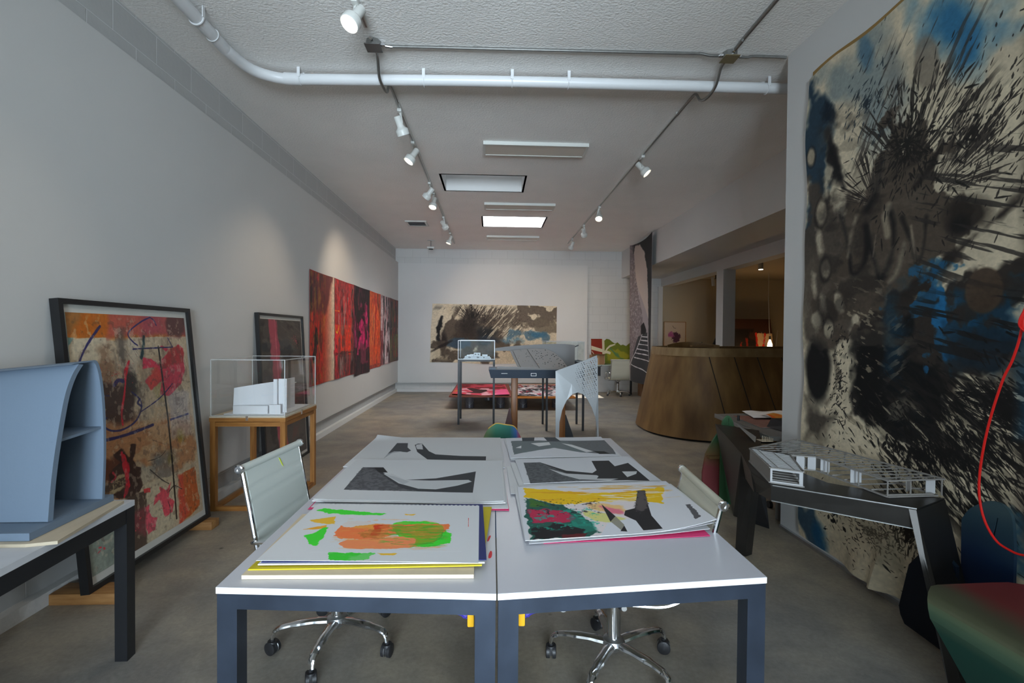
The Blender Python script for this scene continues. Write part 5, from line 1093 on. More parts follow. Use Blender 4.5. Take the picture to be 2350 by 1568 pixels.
# ------------------------------------------------------------------ office chairs
PROF = [(.245, .415), (.238, .435), (.205, .447), (.12, .440), (.0, .425), (-.12, .418), (-.185, .428), (-.225, .465), (-.245, .52), (-.262, .60), (-.285, .72), (-.305, .82), (-.322, .905)]
def office_chair(label, loc, rz, leather, arm=True, base_rot=0., recline=0., zs=1., dx=0., group='office chairs on castors', detail=True):
    t = thing('office_chair', label, 'chair', loc, rz, group)
    L = lambda b, name, m, par=t, sm=35: b.build(name, m, par, sm, world=False)
    prof = cr([(x - recline*max(0, z-.46) - dx*min(1, max(0, (z-.425)/.09)), 0, z if z < .46 else .46+(z-.46)*zs) for x, z in PROF], 5)
    cut = [i for i, p in enumerate(prof) if p.x < -.20 and p.z > .45][0]
    def shell(pts, name):
        acc = [0]
        for a, c in zip(pts, pts[1:]): acc.append(acc[-1] + (c-a).length)
        n = 40 if detail else 12
        fine = []
        for k in range(n+1):
            s = acc[-1]*k/n; i = max(0, min(len(pts)-2, sum(1 for a in acc if a <= s)-1)); f = (s-acc[i])/max(1e-6, acc[i+1]-acc[i]); p = pts[i].lerp(pts[i+1], min(1, f)); d = (pts[i+1]-pts[i]).normalized()
            q = (s % .062)/.062; g = .0035 if min(q, 1-q) < .07 else 0.0
            fine.append((p, Vector((-d.z, 0, d.x)), g))
        b = MB(); W = .228; rows = []
        for p, nn, g in fine:
            rows.append([b.bm.verts.new((p.x+nn.x*s*(.008-g), y, p.z+nn.z*s*(.008-g))) for s, y in ((1, -W), (1, -W*.5), (1, 0), (1, W*.5), (1, W), (-1, W), (-1, W*.5), (-1, 0), (-1, -W*.5), (-1, -W))])
        for A, B in zip(rows, rows[1:]):
            for k in range(10): b.bm.faces.new((A[k], A[(k+1) % 10], B[(k+1) % 10], B[k]))
        b.bm.faces.new(rows[0][::-1]); b.bm.faces.new(rows[-1])
        return L(b, name, leather, sm=50)
    shell(prof[:cut+1], 'seat'); bk = shell(prof[cut:], 'backrest')
    for s in (-1, 1):
        b = MB(); pts = [Vector((p.x, s*.240, p.z-.002)) for p in prof]
        b.tube(pts, .0095, 8, flat=1.0); L(b, 'side_frame', M['chrome'])
    for p_, r_ in ((prof[-1], .017), (prof[0], .015)):
        b = MB(); b.cyl((p_.x, -.252, p_.z), (p_.x, .252, p_.z), r_, n=14); L(b, 'end_roller', leather)
        for s in (-1, 1):
            b = MB(); b.lathe([(0, .0), (.020, .0), (.021, .004), (.021, .012), (.016, .016), (.009, .016), (.008, .010), (0, .010)], 18, Matrix.Translation((p_.x, s*.252, p_.z)) @ Matrix.Rotation(-s*PI/2, 4, 'X'), cap=False); L(b, 'roller_cap', M['chrome'])
    if arm:
        for s in (-1, 1):
            y = s*.262
            b = MB(); b.tube(cr([(-.268, y-s*.02, .585), (-.25, y+s*.012, .597), (-.20, y+s*.016, .602), (-.08, y+s*.016, .604), (.02, y+s*.016, .598), (.065, y+s*.016, .57), (.07, y+s*.012, .52), (.055, y, .48), (.04, y-s*.02, .44)], 5), .009, 8); L(b, 'armrest', M['chrome'])
    b = MB(); b.cyl((-.0, -.24, .405), (-.0, .24, .405), .011, n=10); b.cyl((.12, -.24, .418), (.12, .24, .418), .009, n=10); L(b, 'cross_bar', M['chrome'])
    b = MB(); b.hexa([(-.07, -.03, .365), (.09, -.035, .372), (.09, .035, .372), (-.07, .03, .365)], [(-.1, -.045, .40), (.15, -.05, .405), (.15, .05, .405), (-.1, .045, .40)]); L(b, 'tilt_plate', M['alu'])
    b = MB(); b.cyl((0, 0, .345), (0, 0, .375), .017, n=16); L(b, 'gas_piston', M['chrome'])
    b = MB(); b.cyl((0, 0, .318), (0, 0, .345), .030, .028, n=18); L(b, 'collar', M['black_plastic'])
    b = MB(); b.cyl((0, 0, .12), (0, 0, .318), .029, .031, n=20); L(b, 'column', M['chrome'])
    b = MB(); b.lathe([(.0, .075), (.02, .078), (.045, .10), (.052, .12), (.045, .135), (.030, .142)], 20); L(b, 'hub', M['alu'])
    b = MB(); b.tube(cr([(.02, .05, .395), (.02, .16, .392), (.01, .22, .392)], 4), .006, 8); L(b, 'height_lever', M['black_plastic'])
    for k in range(5):
        a = base_rot + k*2*PI/5; d = Vector((math.cos(a), math.sin(a), 0))
        pts = [d*.03+Vector((0, 0, .115)), d*.10+Vector((0, 0, .122)), d*.18+Vector((0, 0, .122)), d*.245+Vector((0, 0, .116)), d*.275+Vector((0, 0, .100)), d*.283+Vector((0, 0, .070))]
        b = MB(); b.tube(cr(pts, 4), [.026]*4+[.023]*5+[.019]*5+[.016]*4+[.015]*3, 10, flat=.62); L(b, 'leg', M['chrome'])
        w = d*.283; ang = a + 2.0 + k*1.3; ax = Vector((math.cos(ang), math.sin(ang), 0))
        b = MB(); b.cyl(w+Vector((0, 0, .052)), w+Vector((0, 0, .074)), .010, n=10); b.lathe([(.0, .026), (.022, .026), (.024, .02), (.024, -.012), (0, -.012)], 12, Matrix.Translation(w+Vector((0, 0, .034))), cap=False); cs = L(b, 'castor', M['black_plastic'])
        if detail:
            for s in (-1, 1):
                c0 = w + ax*s*.014 + Vector((0, 0, .030))
                b = MB(); b.tube([c0-ax*.009, c0-ax*.007, c0+ax*.007, c0+ax*.009], [.026, .030, .030, .026], 20); b.build('castor_wheel', M['black_plastic'], cs, world=False)
                b = MB(); b.tube([c0-ax*s*.0095, c0-ax*s*.0075], [.029, .0305], 20); b.build('castor_rim', M['alu'], cs, world=False)
    return t, bk
ch, bk = office_chair('pale leather office chair at the left white table, yellow-green paint mark on its back', (-.735, 2.335, 0), math.radians(-6), M['leather'], base_rot=math.radians(272))
b = MB(); X_ = lambda z: -.305-(z-.82)*.2+.0082
S4 = [(.030, .885), (.040, .878), (.056, .835), (.046, .846)]
b.hexa([(X_(z)+.0018, y, z) for y, z in S4], [(X_(z), y, z) for y, z in S4]); b.build('paint_smear', mat('yellow green paint', srgb(190, 205, 40), .5), ch, world=False)
office_chair('cream leather office chair tucked under the right white table', (.56, 2.12, 0), math.radians(180-5), M['leather_cream'], base_rot=math.radians(90-180+5+2), dx=.055, zs=.84)


# ------------------------------------------------------------------ left side
t = thing('bench_table', 'white-topped black steel table along the left wall, carrying the blue model', 'table', (-1.95, 1.3, 0))
c = [Vector((-1.50, .35, 0)), Vector((-1.644, 2.285, 0)), Vector((-2.33, 2.285, 0)), Vector((-2.30, .35, 0))]
b = MB(); b.hexa([(p.x, p.y, .6945) for p in c][::-1], [(p.x, p.y, .72) for p in c][::-1], 0); b.build('tabletop', [mat('worn white top', (.62, .63, .66, 1), .5, var=.15, vscale=7)], t, smooth=0)
ctr = sum(c, Vector())/4
for k in range(4):
    p, q_ = c[k], c[(k+1) % 4]; dr = (q_-p).normalized(); nn = ctr-(p+q_)/2; nn = (nn-dr*nn.dot(dr)).normalized()*.03; p2 = p+dr*.06; q2 = q_-dr*.06
    b = MB(); b.hexa([(v.x, v.y, .63) for v in (p2, q2, q2+nn, p2+nn)], [(v.x, v.y, .6935) for v in (p2, q2, q2+nn, p2+nn)]); b.build('apron', M['black_steel'], t, smooth=0)
    a = dr*.055; d = (c[k-1]-p).normalized()*.055; P = (p, p+a, p+a+d, p+d)
    b = MB(); b.hexa([(v.x, v.y, 0) for v in P], [(v.x, v.y, .6935) for v in P]); b.build('leg', M['black_steel'], t, smooth=0)
# plywood boards on it
def board(label, pts, z, th, m=None):
    b = MB(); b.hexa([(x, y, z) for x, y in pts], [(x, y, z+th) for x, y in pts]); return setprops(b.build('plywood_board', m or M['ply'], smooth=0), label, 'board')
board('thin plywood board lying under the blue model', [(-2.30, 1.78), (-1.665, 1.785), (-1.575, 1.81), (-1.655, 2.235), (-2.32, 2.25)], .7205, .012)
board('rounded plywood offcut on the near end of the bench, at the left picture edge', [(-2.1, 1.45), (-1.80, 1.46), (-1.70, 1.50), (-1.66, 1.58), (-1.70, 1.68), (-2.1, 1.70)], .7205, .014)
# curved blue shell model
t = thing('shell_building_model', 'pale blue curved shell model open at one end, standing on the left bench', 'model', (-2.0, 2.03, .734))
b = MB(); b.hexa([(-2.30, 1.80, .734), (-1.672, 1.808, .734), (-1.70, 2.235, .734), (-2.31, 2.235, .734)], [(-2.30, 1.80, .762), (-1.672, 1.808, .762), (-1.70, 2.235, .762), (-2.31, 2.235, .762)]); b.build('base_board', M['blue_board'], t, smooth=0)
near = [(-1.695,1.907,0.765),(-1.695,1.919,0.893),(-1.695,1.935,1.007),(-1.695,1.960,1.138),(-1.695,1.986,1.247),(-1.695,2.017,1.319),(-1.695,2.050,1.363)]
near = cr([Vector(p) for p in near], 5)
far = cr([Vector((-1.70, 2.035, 1.368)), Vector((-1.70, 2.10, 1.372)), Vector((-1.70, 2.155, 1.36)), Vector((-1.70, 2.185, 1.22)), Vector((-1.70, 2.195, 1.0)), Vector((-1.70, 2.185, .762))], 5)
def shellpart(prof, name, droop, tk):
    # cross-section swept toward the wall, its height easing down
    def f(u, v):
        i = v*(len(prof)-1); k = min(int(i), len(prof)-2); p = prof[k].lerp(prof[k+1], i-k)
        s = 1 - droop*u
        return (p.x - u*.60, p.y + .02*u*(p.z-.76), .762 + (p.z-.762)*s)
    b = MB(); b.grid(f, 8, len(prof)-1, 0, tk); return b.build(name, M['blue_board'], t, smooth=50)
shellpart(near, 'curved_front', .10, (-.0, .022, -.004)); shellpart(far, 'curved_back', .10, (0, -.014, -.006))
b = MB(); b.hexa([(-1.71, 1.945, 1.055), (-1.71, 2.180, 1.070), (-2.0, 2.18, 1.06), (-2.0, 1.975, 1.045)], [(-1.71, 1.945, 1.066), (-1.71, 2.180, 1.081), (-2.0, 2.18, 1.071), (-2.0, 1.975, 1.056)]); b.build('inner_floor', M['blue_board'], t, smooth=0)
b = MB(); b.hexa([(-2.0, 1.90, .762), (-2.0, 2.17, .762), (-2.02, 2.17, .762), (-2.02, 1.90, .762)], [(-2.0, 2.06, 1.24), (-2.0, 2.13, 1.24), (-2.02, 2.13, 1.24), (-2.02, 2.06, 1.24)]); b.build('inner_rib', M['blue_board'], t, smooth=0)

# leaning framed pictures
def leaning(name, label, y0, y1, xb, xt, zb, zt, depth, art, mat_w, fw=.028, border=(.056, .073)):
    t = thing(name, label, 'picture', (xb, (y0+y1)/2, zb-.0))
    up = Vector((xt-xb, 0, zt-zb)); hgt = up.length; up.normalize(); side = Vector((0, 1, 0)); n_ = side.cross(up); n_ = n_ if n_.x > 0 else -n_
    P = lambda u, v, d: Vector((xb, y0, zb)) + side*u + up*v + n_*d
    w = y1-y0
    def bx(b, u0, v0, u1, v1, d0, d1, mi=0): b.hexa([P(u0, v0, d0), P(u1, v0, d0), P(u1, v1, d0), P(u0, v1, d0)], [P(u0, v0, d1), P(u1, v0, d1), P(u1, v1, d1), P(u0, v1, d1)], mi)
    b = MB(); bx(b, 0, 0, w, fw, -depth, 0); bx(b, 0, hgt-fw, w, hgt, -depth, 0); bx(b, 0, fw, fw, hgt-fw, -depth, 0); bx(b, w-fw, fw, w, hgt-fw, -depth, 0); b.build('frame', M['black_wood'], t, smooth=0)
    b = MB(); bx(b, fw, fw, w-fw, hgt-fw, -depth*.9, -.022); b.build('mount', mat_w, t, smooth=0)
    bu, bv = border
    b = MB(); b.grid(lambda u, v: P(bu+(w-2*bu)*u, bv+(hgt-2*bv)*v, -.019), 2, 2, 0, -n_*.0025); b.build('print', art, t, smooth=0)
    b = MB(); b.grid(lambda u, v: P(fw+(w-2*fw)*u, fw+(hgt-2*fw)*v, -.007), 1, 1); b.build('glazing', M['glazing'], t, smooth=0)
    return t
mountw = mat('cream mount board', (.66, .65, .60, 1), .8)
leaning('framed_print', 'large black-framed colourful abstract leaning on the left wall, indigo lines over pink and orange', 2.689, 3.822, -2.175, -2.33, .062, 1.677, .048, PM['framed'], mountw)
leaning('framed_print', 'narrower black-framed dark print with a pink stripe, leaning behind the oak display stand', 4.93, 6.08, -2.25, -2.338, .004, 1.70, .040, PM['blackpink'], mountw, .026, (.05, .06))
def block(label, x0, x1, y0, y1, z1, rz=0):
    t = thing('wood_block', label, 'block', ((x0+x1)/2, (y0+y1)/2, 0), rz); b = MB(); b.box((x0-(x0+x1)/2, y0-(y0+y1)/2, 0), (x1-(x0+x1)/2, y1-(y0+y1)/2, z1), bev=.003); b.build('offcut', M['pine'], t, world=False, smooth=30)
def blk(label, x0, x1, y0, y1, z1):
    b = MB(); b.box((x0, y0, 0), (x1, y1, z1), bev=.003); setprops(b.build('wood_block', M['pine'], smooth=30), label, 'block')
blk('long pine block on the floor under the near corner of the large framed abstract', -2.40, -2.045, 2.70, 2.83, .060)
blk('short pine block on the floor under the far corner of the large framed abstract', -2.30, -2.10, 3.70, 3.80, .060)

# oak display stand with acrylic box and white model
t = thing('display_stand', 'honey oak open-frame display stand beside the left wall', 'stand', (-2.0, 4.4, 0))
X0, X1, Y0, Y1, ZT = -2.335, -1.72, 4.09, 4.80, .795; w = .042
for x, y in ((X0, Y0), (X1-w, Y0), (X1-w, Y1-w), (X0, Y1-w)):
    b = MB(); b.box((x, y, 0), (x+w, y+w, ZT-.045)); b.build('leg', M['oak'], t, smooth=0)
for z in (.0, ZT-.085):
    for a, c in (((X0+w, Y0+.004, z), (X1-w, Y0+.034, z+.036)), ((X0+w, Y1-.034, z), (X1-w, Y1-.004, z+.036)), ((X0+.004, Y0+w, z), (X0+.034, Y1-w, z+.036)), ((X1-.034, Y0+w, z), (X1-.004, Y1-w, z+.036))):
        b = MB(); b.box(a, c); b.build('rail', M['oak_h'], t, smooth=0)
b = MB(); b.box((X0-.004, Y0-.004, ZT-.044), (X1+.004, Y1+.004, ZT-.012)); b.build('top_frame', M['oak_h'], t, smooth=0)
b = MB(); b.box((X0-.002, Y0-.002, ZT-.012), (X1+.002, Y1+.002, ZT)); b.build('plywood_top', M['ply'], t, smooth=0)
for p in ((-2.03, Y0-.008, 0), ):
    b = MB(); b.box((-2.04, Y0-.008, ZT-.035), (-2.02, Y0-.004, ZT+.004)); b.build('clip', M['chrome'], t, smooth=0)
    b = MB(); b.box((X1+.004, 4.42, ZT-.035), (X1+.008, 4.44, ZT+.004)); b.build('clip', M['chrome'], t, smooth=0)
def acrylic_box(name, label, x0, x1, y0, y1, z0, z1, e=.006, cat='display cover', gm='clear'):
    t = thing(name, label, cat, ((x0+x1)/2, (y0+y1)/2, z0))
    b = MB()
    for pts in ([(x0, y0, z0), (x1, y0, z0), (x1, y0, z1), (x0, y0, z1)], [(x1, y0, z0), (x1, y1, z0), (x1, y1, z1), (x1, y0, z1)], [(x1, y1, z0), (x0, y1, z0), (x0, y1, z1), (x1, y1, z1)], [(x0, y1, z0), (x0, y0, z0), (x0, y0, z1), (x0, y1, z1)], [(x0, y0, z1), (x1, y0, z1), (x1, y1, z1), (x0, y1, z1)]): b.face(pts)
    b.build('clear_walls', M[gm], t, smooth=0)
    b = MB()
    for p, q_ in (((x0, y0, z0), (x0, y0, z1)), ((x1, y0, z0), (x1, y0, z1)), ((x1, y1, z0), (x1, y1, z1)), ((x0, y1, z0), (x0, y1, z1)), ((x0, y0, z1), (x1, y0, z1)), ((x1, y0, z1), (x1, y1, z1)), ((x1, y1, z1), (x0, y1, z1)), ((x0, y1, z1), (x0, y0, z1)), ((x0, y0, z0+e/2), (x1, y0, z0+e/2)), ((x1, y0, z0+e/2), (x1, y1, z0+e/2))): b.bar(p, q_, e, e)
    b.build('polished_edges', M['clear_edge'], t, smooth=0)
acrylic_box('acrylic_cover', 'clear acrylic box over the white model on the oak stand', X0+.006, X1-.006, Y0+.006, Y1-.006, ZT+.001, 1.268)
t = thing('white_house_model', 'white card house model with curved wall inside the acrylic box on the oak stand', 'model', (-2.0, 4.4, ZT+.001))
zb = ZT+.002
b = MB(); b.box((-2.26, 4.16, zb), (-1.76, 4.74, zb+.008)); b.build('base', M['white_model'], t, smooth=0)
b = MB(); b.grid(lambda u, v: (-2.20+.34*u, 4.19+.05*math.sin(3*u)+.02*v, zb+.008+v*(.215+.055*u)), 10, 3, 0, (0, .008, 0)); b.build('curved_wall', M['white_model'], t)
b = MB(); b.box((-1.865, 4.20, zb+.008), (-1.835, 4.22, zb+.30)); b.box((-1.84, 4.24, zb+.008), (-1.77, 4.252, zb+.30)); b.box((-1.86, 4.22, zb+.008), (-1.845, 4.60, zb+.28)); b.build('tower_walls', M['white_model'], t, smooth=0)
b = MB(); b.box((-2.19, 4.172, zb+.008), (-1.90, 4.186, zb+.075)); b.build('low_front_wall', M['white_model'], t, smooth=0)
b = MB(); b.box((-1.885, 4.165, zb+.008), (-1.79, 4.18, zb+.085)); b.build('porch_wall', M['white_model'], t, smooth=0)
b = MB(); b.hexa([(-2.18, 4.35, zb+.18), (-1.87, 4.35, zb+.22), (-1.87, 4.70, zb+.22), (-2.18, 4.70, zb+.18)], [(-2.18, 4.35, zb+.188), (-1.87, 4.35, zb+.228), (-1.87, 4.70, zb+.228), (-2.18, 4.70, zb+.188)]); b.build('roof_plate', M['white_model'], t, smooth=0)

# red six-panel painting on the left wall: one cloth of joined strips
bb = [0, .166, .343, .518, .675, .837, 1.0]
o = thing('hanging_painting', 'long red, black and orange unstretched painting of six joined strips on the left wall', 'painting', (-2.372, 9.35, .79))
drop = [0, .0, -.045, 0, .01, .02]
for k in range(6):
    u0, u1 = bb[k], bb[k+1]
    b = MB()
    def f(u, v, u0=u0, u1=u1, k=k):
        U = u0+(u1-u0)*u
        return (-2.372+.006*math.sin(U*40+v*2)*(1-v)+.004, 6.38+5.95*U, .79+drop[k]*(1-v)+1.54*v - .006*math.sin(u*PI)*(v > .99))
    b.grid(f, 8, 10, 0, (-.003, 0, 0))
    uvl = b.uv
    for fc in b.bm.faces:
        for l in fc.loops: l[uvl].uv = (u0+(u1-u0)*l[uvl].uv.x, l[uvl].uv.y)
    b.build('painted_strip', PM['red'], o)
t = thing('wall_socket', 'white electrical socket low on the left wall behind the oak stand', 'socket', (XL, 5.0, .14))
b = MB(); b.box((XL, 4.93, .095), (XL+.012, 5.05, .175), bev=.002); b.build('cover', M['fixture_white'], t)
b = MB()
b.box((XL+.012, 4.965, .12), (XL+.0135, 4.985, .15)); b.build('outlet', M['diffuser'], t, smooth=0)


# ------------------------------------------------------------------ middle and back of the room
o = thing('hanging_painting', 'wide grey ink landscape with a blue patch on the back wall', 'painting', (.07, 12.368, .75))
c4 = [Vector(p) for p in [(-1.570,12.366,0.760),(1.683,12.366,0.709),(1.692,12.366,2.232),(-1.511,12.366,2.266)]]
b = MB(); b.grid(lambda u, v: (lambda p: (p.x+.008*math.sin(9*v)*(1-u), 12.368-.006*math.sin(u*17)*(1-v)-.003, p.z+.012*math.sin(u*11)*(1-v)))((c4[0]*(1-u)+c4[1]*u)*(1-v)+(c4[3]*(1-u)+c4[2]*u)*v), 24, 10, 0, (0, .003, 0)); b.build('canvas_cloth', PM['back'], o)

def stand(name, label, x0, x1, y0, y1, zt, r=.016, top=True):
    t = thing(name, label, 'stand', ((x0+x1)/2, (y0+y1)/2, 0), 0, 'black steel display stands')
    for x, y in ((x0, y0), (x1, y0), (x1, y1), (x0, y1)):
        b = MB(); b.box((x-r, y-r, 0), (x+r, y+r, zt-.03)); b.build('leg', M['black_steel'], t, smooth=0)
    b = MB(); b.box((x0-r, y0-r, zt-.03), (x1+r, y1+r, zt)); b.build('shelf', M['black_steel'], t, smooth=0)
    return t
stand('display_stand', 'thin black steel stand carrying a glass case with a small white building model', -.53, .05, 7.94, 8.50, 1.075)
acrylic_box('glass_case', 'glass case on the thin black stand, in front of the grey ink landscape', -.54, .06, 7.93, 8.51, 1.0765, 1.388, .009, 'display case', 'case_glass')
t = thing('building_model', 'tiny white building model inside the glass case', 'model', (-.25, 8.2, 1.077))
b = MB(); b.box((-.46, 8.02, 1.0775), (-.0, 8.40, 1.090)); b.build('base', M['white_model'], t, smooth=0)
for nm, a, c in (('front_wing', (-.44, 8.04, 1.09), (-.02, 8.12, 1.125)), ('centre_tower', (-.29, 8.10, 1.09), (-.18, 8.22, 1.180)), ('left_block', (-.41, 8.12, 1.09), (-.30, 8.25, 1.142)), ('right_block', (-.15, 8.12, 1.09), (-.06, 8.24, 1.148)), ('roof_slab', (-.36, 8.14, 1.142), (-.24, 8.28, 1.150))):
    b = MB(); b.box(a, c); b.build(nm, M['white_model'], t, smooth=0)
for x0, x1, z0_, z1_ in ((-.275, -.25, 1.145, 1.165), (-.225, -.20, 1.145, 1.165), (-.38, -.34, 1.098, 1.116), (-.24, -.20, 1.098, 1.118), (-.13, -.11, 1.098, 1.116)):
    b = MB(); b.box((x0, 8.038 if z0_ < 1.12 else 8.098, z0_), (x1, 8.045 if z0_ < 1.12 else 8.105, z1_)); b.build('window', M['grey_model'], t, smooth=0)
stand('display_stand', 'black steel stand right of the dark tray table, half hidden by the perforated metal arch', .87, 1.44, 7.42, 7.98, 1.075)
acrylic_box('glass_case', 'empty clear case behind the grey perforated pavilion model', .86, 1.45, 7.41, 7.99, 1.0765, 1.39, .008, 'display case', 'case_glass')

# tray table on brown posts with the perforated pavilion model
t = thing('tray_table', 'dark blue-grey steel tray table on two brown wooden posts', 'table', (.6, 6.5, 0))
b = MB(); x0, x1, y0, y1 = -.03, 1.22, 6.24, 6.85
b.hexa([(x0+.03, y0+.02, .925), (x1, y0+.02, .925), (x1, y1-.02, .925), (x0+.03, y1-.02, .925)], [(x0, y0, 1.035), (x1, y0, 1.035), (x1, y1, 1.035), (x0, y1, 1.035)]); b.build('tray', mat('blue grey steel', (0.045, 0.06, 0.085, 1), .35, .4), t, smooth=0)
def tp(px_): return px_
b = MB(); b.box((.135, 6.225, .985), (.215, 6.2315, .991)); b.build('handle_slot', M['white_model'], t, smooth=0)
b = MB()
for a, c in (((.52, 6.222, .955), (.592, 6.229, .961)), ((.52, 6.222, .988), (.592, 6.229, .994)), ((.52, 6.222, .961), (.526, 6.229, .988)), ((.586, 6.222, .961), (.592, 6.229, .988))): b.box(a, c)
b.build('label_frame', M['white_model'], t, smooth=0)
b = MB()
for k in range(4): b.box((-.015+k*.005, 6.30+k*.10, 1.036), (.06, 6.37+k*.10, 1.046))
b.build('pale_steps', M['blue_board'], t, smooth=0)
for x in (.275, .915):
    b = MB(); b.box((x, 6.38, 0), (x+.085, 6.50, .924), bev=.006); b.build('post', M['brown_wood'], t)
b = MB(); b.hexa([(.12, 6.36, 0), (.33, 6.36, 0), (.33, 6.375, 0), (.12, 6.375, 0)], [(.245, 6.36, .52), (.26, 6.36, .52), (.26, 6.375, .52), (.245, 6.375, .52)]); b.build('maroon_brace', mat('maroon lacquer', (0.075, 0.018, 0.016, 1), .35), t, smooth=0)
b = MB(); b.tube(cr([(.165, 6.352, .02), (.20, 6.352, .16), (.232, 6.352, .27), (.245, 6.352, .24), (.25, 6.352, .12)], 5), .006, 6); b.build('gold_line', mat('gold line', srgb(190, 150, 70), .4), t)
b = MB(); b.hexa([(1.0, 6.40, 0), (1.16, 6.40, 0), (1.16, 6.42, 0), (1.0, 6.42, 0)], [(1.0, 6.40, .42), (1.012, 6.40, .42), (1.012, 6.42, .42), (1.0, 6.42, .42)]); b.build('black_brace', M['black_steel'], t, smooth=0)

t = thing('pavilion_model', 'grey pavilion model with perforated sloping roof and curved wall, on the tray table', 'model', (.6, 6.5, 1.036))
wp = cr([Vector(p) for p in ((.06, 6.80, 1.30), (.25, 6.82, 1.325), (.50, 6.83, 1.345), (.80, 6.82, 1.362), (1.05, 6.76, 1.364), (1.17, 6.66, 1.352))], 6)
b = MB()
def wf(u, v):
    i = u*(len(wp)-1); k = min(int(i), len(wp)-2); p = wp[k].lerp(wp[k+1], i-k); lo = 1.262 if u < .25 else 1.262-(1.262-1.045)*min(1, (u-.25)/.35)
    return (p.x, p.y, lo + (p.z-lo)*v)
b.grid(wf, 30, 2, 0, (0, .010, 0)); b.build('curved_wall', M['grey_model'], t)
rf = [(p[0], p[2]) for p in [(0.262,6.550,1.269),(0.434,6.550,1.288),(0.614,6.550,1.301),(0.781,6.550,1.296),(0.890,6.550,1.243),(0.975,6.550,1.153),(1.036,6.550,1.046),(0.856,6.550,1.045),(0.676,6.550,1.050),(0.359,6.550,1.055)]]
rnd = random.Random(5); holes = []
def inpoly(x, y, P):
    c = False
    for i in range(len(P)):
        x1, y1 = P[i]; x2, y2 = P[i-1]
        if (y1 > y) != (y2 > y) and x < (x2-x1)*(y-y1)/(y2-y1)+x1: c = not c
    return c
tries = 0
while len(holes) < 62 and tries < 4000:
    tries += 1
    u = rnd.random(); x = rf[0][0] + .02 + (1.03-rf[0][0])*(u**.6); z = 1.07 + rnd.random()*.21; r = rnd.uniform(.003, .008)*(.55+.7*u)
    if all(inpoly(x+2.2*r*math.cos(a), z+2*r*math.sin(a), rf) for a in np.linspace(0, 2*PI, 8)) and all((x-h[2])**2+(z-h[3])**2 > (2.4*(r+h[4]))**2*.7 for h in holes):
        holes.append(([(x+1.7*r*math.cos(a), z+r*math.sin(a)) for a in np.linspace(0, 2*PI, 10)[:-1]], 0, x, z, r))
b = MB(); b.plate(rf, [h[0] for h in holes], lambda p: (p[0], 6.36+(p[1]-1.05)*1.5, p[1]), (0, .004, -.004)); b.build('perforated_roof', M['grey_model'], t, smooth=0)
b = MB()
for a, c in (((.305, 1.262), (.395, 1.05)), ((.505, 1.285), (.645, 1.05)), ):
    b.tube([(a[0], 6.355+(a[1]-1.05)*1.5, a[1]+.002), (c[0], 6.352, c[1]+.004)], .003, 6)
b.build('roof_seams', M['black_steel'], t, smooth=0)
b = MB(); b.hexa([(.07, 6.28, 1.036), (1.18, 6.28, 1.036), (1.18, 6.50, 1.036), (.07, 6.50, 1.036)], [(.07, 6.28, 1.044), (1.18, 6.28, 1.044), (1.18, 6.50, 1.044), (.07, 6.50, 1.044)]); b.build('ground_plate', M['grey_model'], t, smooth=0)
b = MB(); b.hexa([(.08, 6.34, 1.045), (.72, 6.33, 1.045), (.72, 6.36, 1.045), (.08, 6.38, 1.045)], [(.08, 6.34, 1.070), (.70, 6.33, 1.052), (.70, 6.36, 1.052), (.08, 6.38, 1.072)]); b.build('long_step', M['grey_model'], t, smooth=0)
b = MB(); b.bar((1.16, 6.74, 1.318), (1.235, 6.74, 1.352), .01, .014); b.bar((1.16, 6.70, 1.13), (1.23, 6.70, 1.105), .01, .014); b.build('struts', M['black_steel'], t, smooth=0)

# perforated folded metal arch
t = thing('metal_arch', 'pale perforated aluminium arch sculpture standing beyond the right white table', 'sculpture', (.96, 5.3, 0))
ol = [(p[0], p[2]) for p in [(0.717,5.300,1.093),(0.838,5.300,1.137),(1.009,5.300,1.196),(1.194,5.300,1.270),(1.203,5.300,0.862),(1.208,5.300,0.374)]] + [(1.20, 0.0), (1.185, 0.0)] + [(p[0], p[2]) for p in [(1.193,5.300,0.374),(1.188,5.300,0.447),(1.167,5.300,0.579),(1.126,5.300,0.691),(1.076,5.300,0.784),(1.027,5.300,0.837),(0.968,5.300,0.856),(0.905,5.300,0.837),(0.842,5.300,0.764),(0.794,5.300,0.657),(0.766,5.300,0.521),(0.763,5.300,0.375)]] + [(.775, 0.0), (.722, 0.0)] + [(p[0], p[2]) for p in [(0.724,5.300,0.375),(0.721,5.300,0.715)]]
hs = []; rnd = random.Random(11); cx, cz = [(1.103,5.300,1.046)][0][0], [(1.103,5.300,1.046)][0][2]
for i in range(-12, 12):
    for j in range(-12, 12):
        x = cx + (i+.5*(j % 2))*.026 + (j*.004); z = cz + j*.023 + i*.006
        dd = math.hypot((x-cx)/.14, (z-cz)/.22)
        if dd > 1.15: continue
        r = .0100*(1-.72*min(1, dd*.95)) + .0008
        if all(inpoly(x+.016*math.cos(a), z+.016*math.sin(a), ol) for a in np.linspace(0, 2*PI, 7)):
            hs.append([(x+r*math.cos(a), z+r*math.sin(a)) for a in np.linspace(0, 2*PI, 9)[:-1]])
fx = lambda p: (p[0], 5.30 + .10*max(0., (p[0]-.72) - .9*(1.09-p[1])), p[1])
b = MB(); b.plate(ol, hs, fx, (0, .004, 0), extra=[(.90, .95), (.90, 1.05), (.90, 1.1)]); b.build('perforated_sheet', M['alu_sheet'], t, smooth=0)
b = MB(); x9, z9 = [(1.194,5.300,1.270)][0][0], [(1.194,5.300,1.270)][0][2]
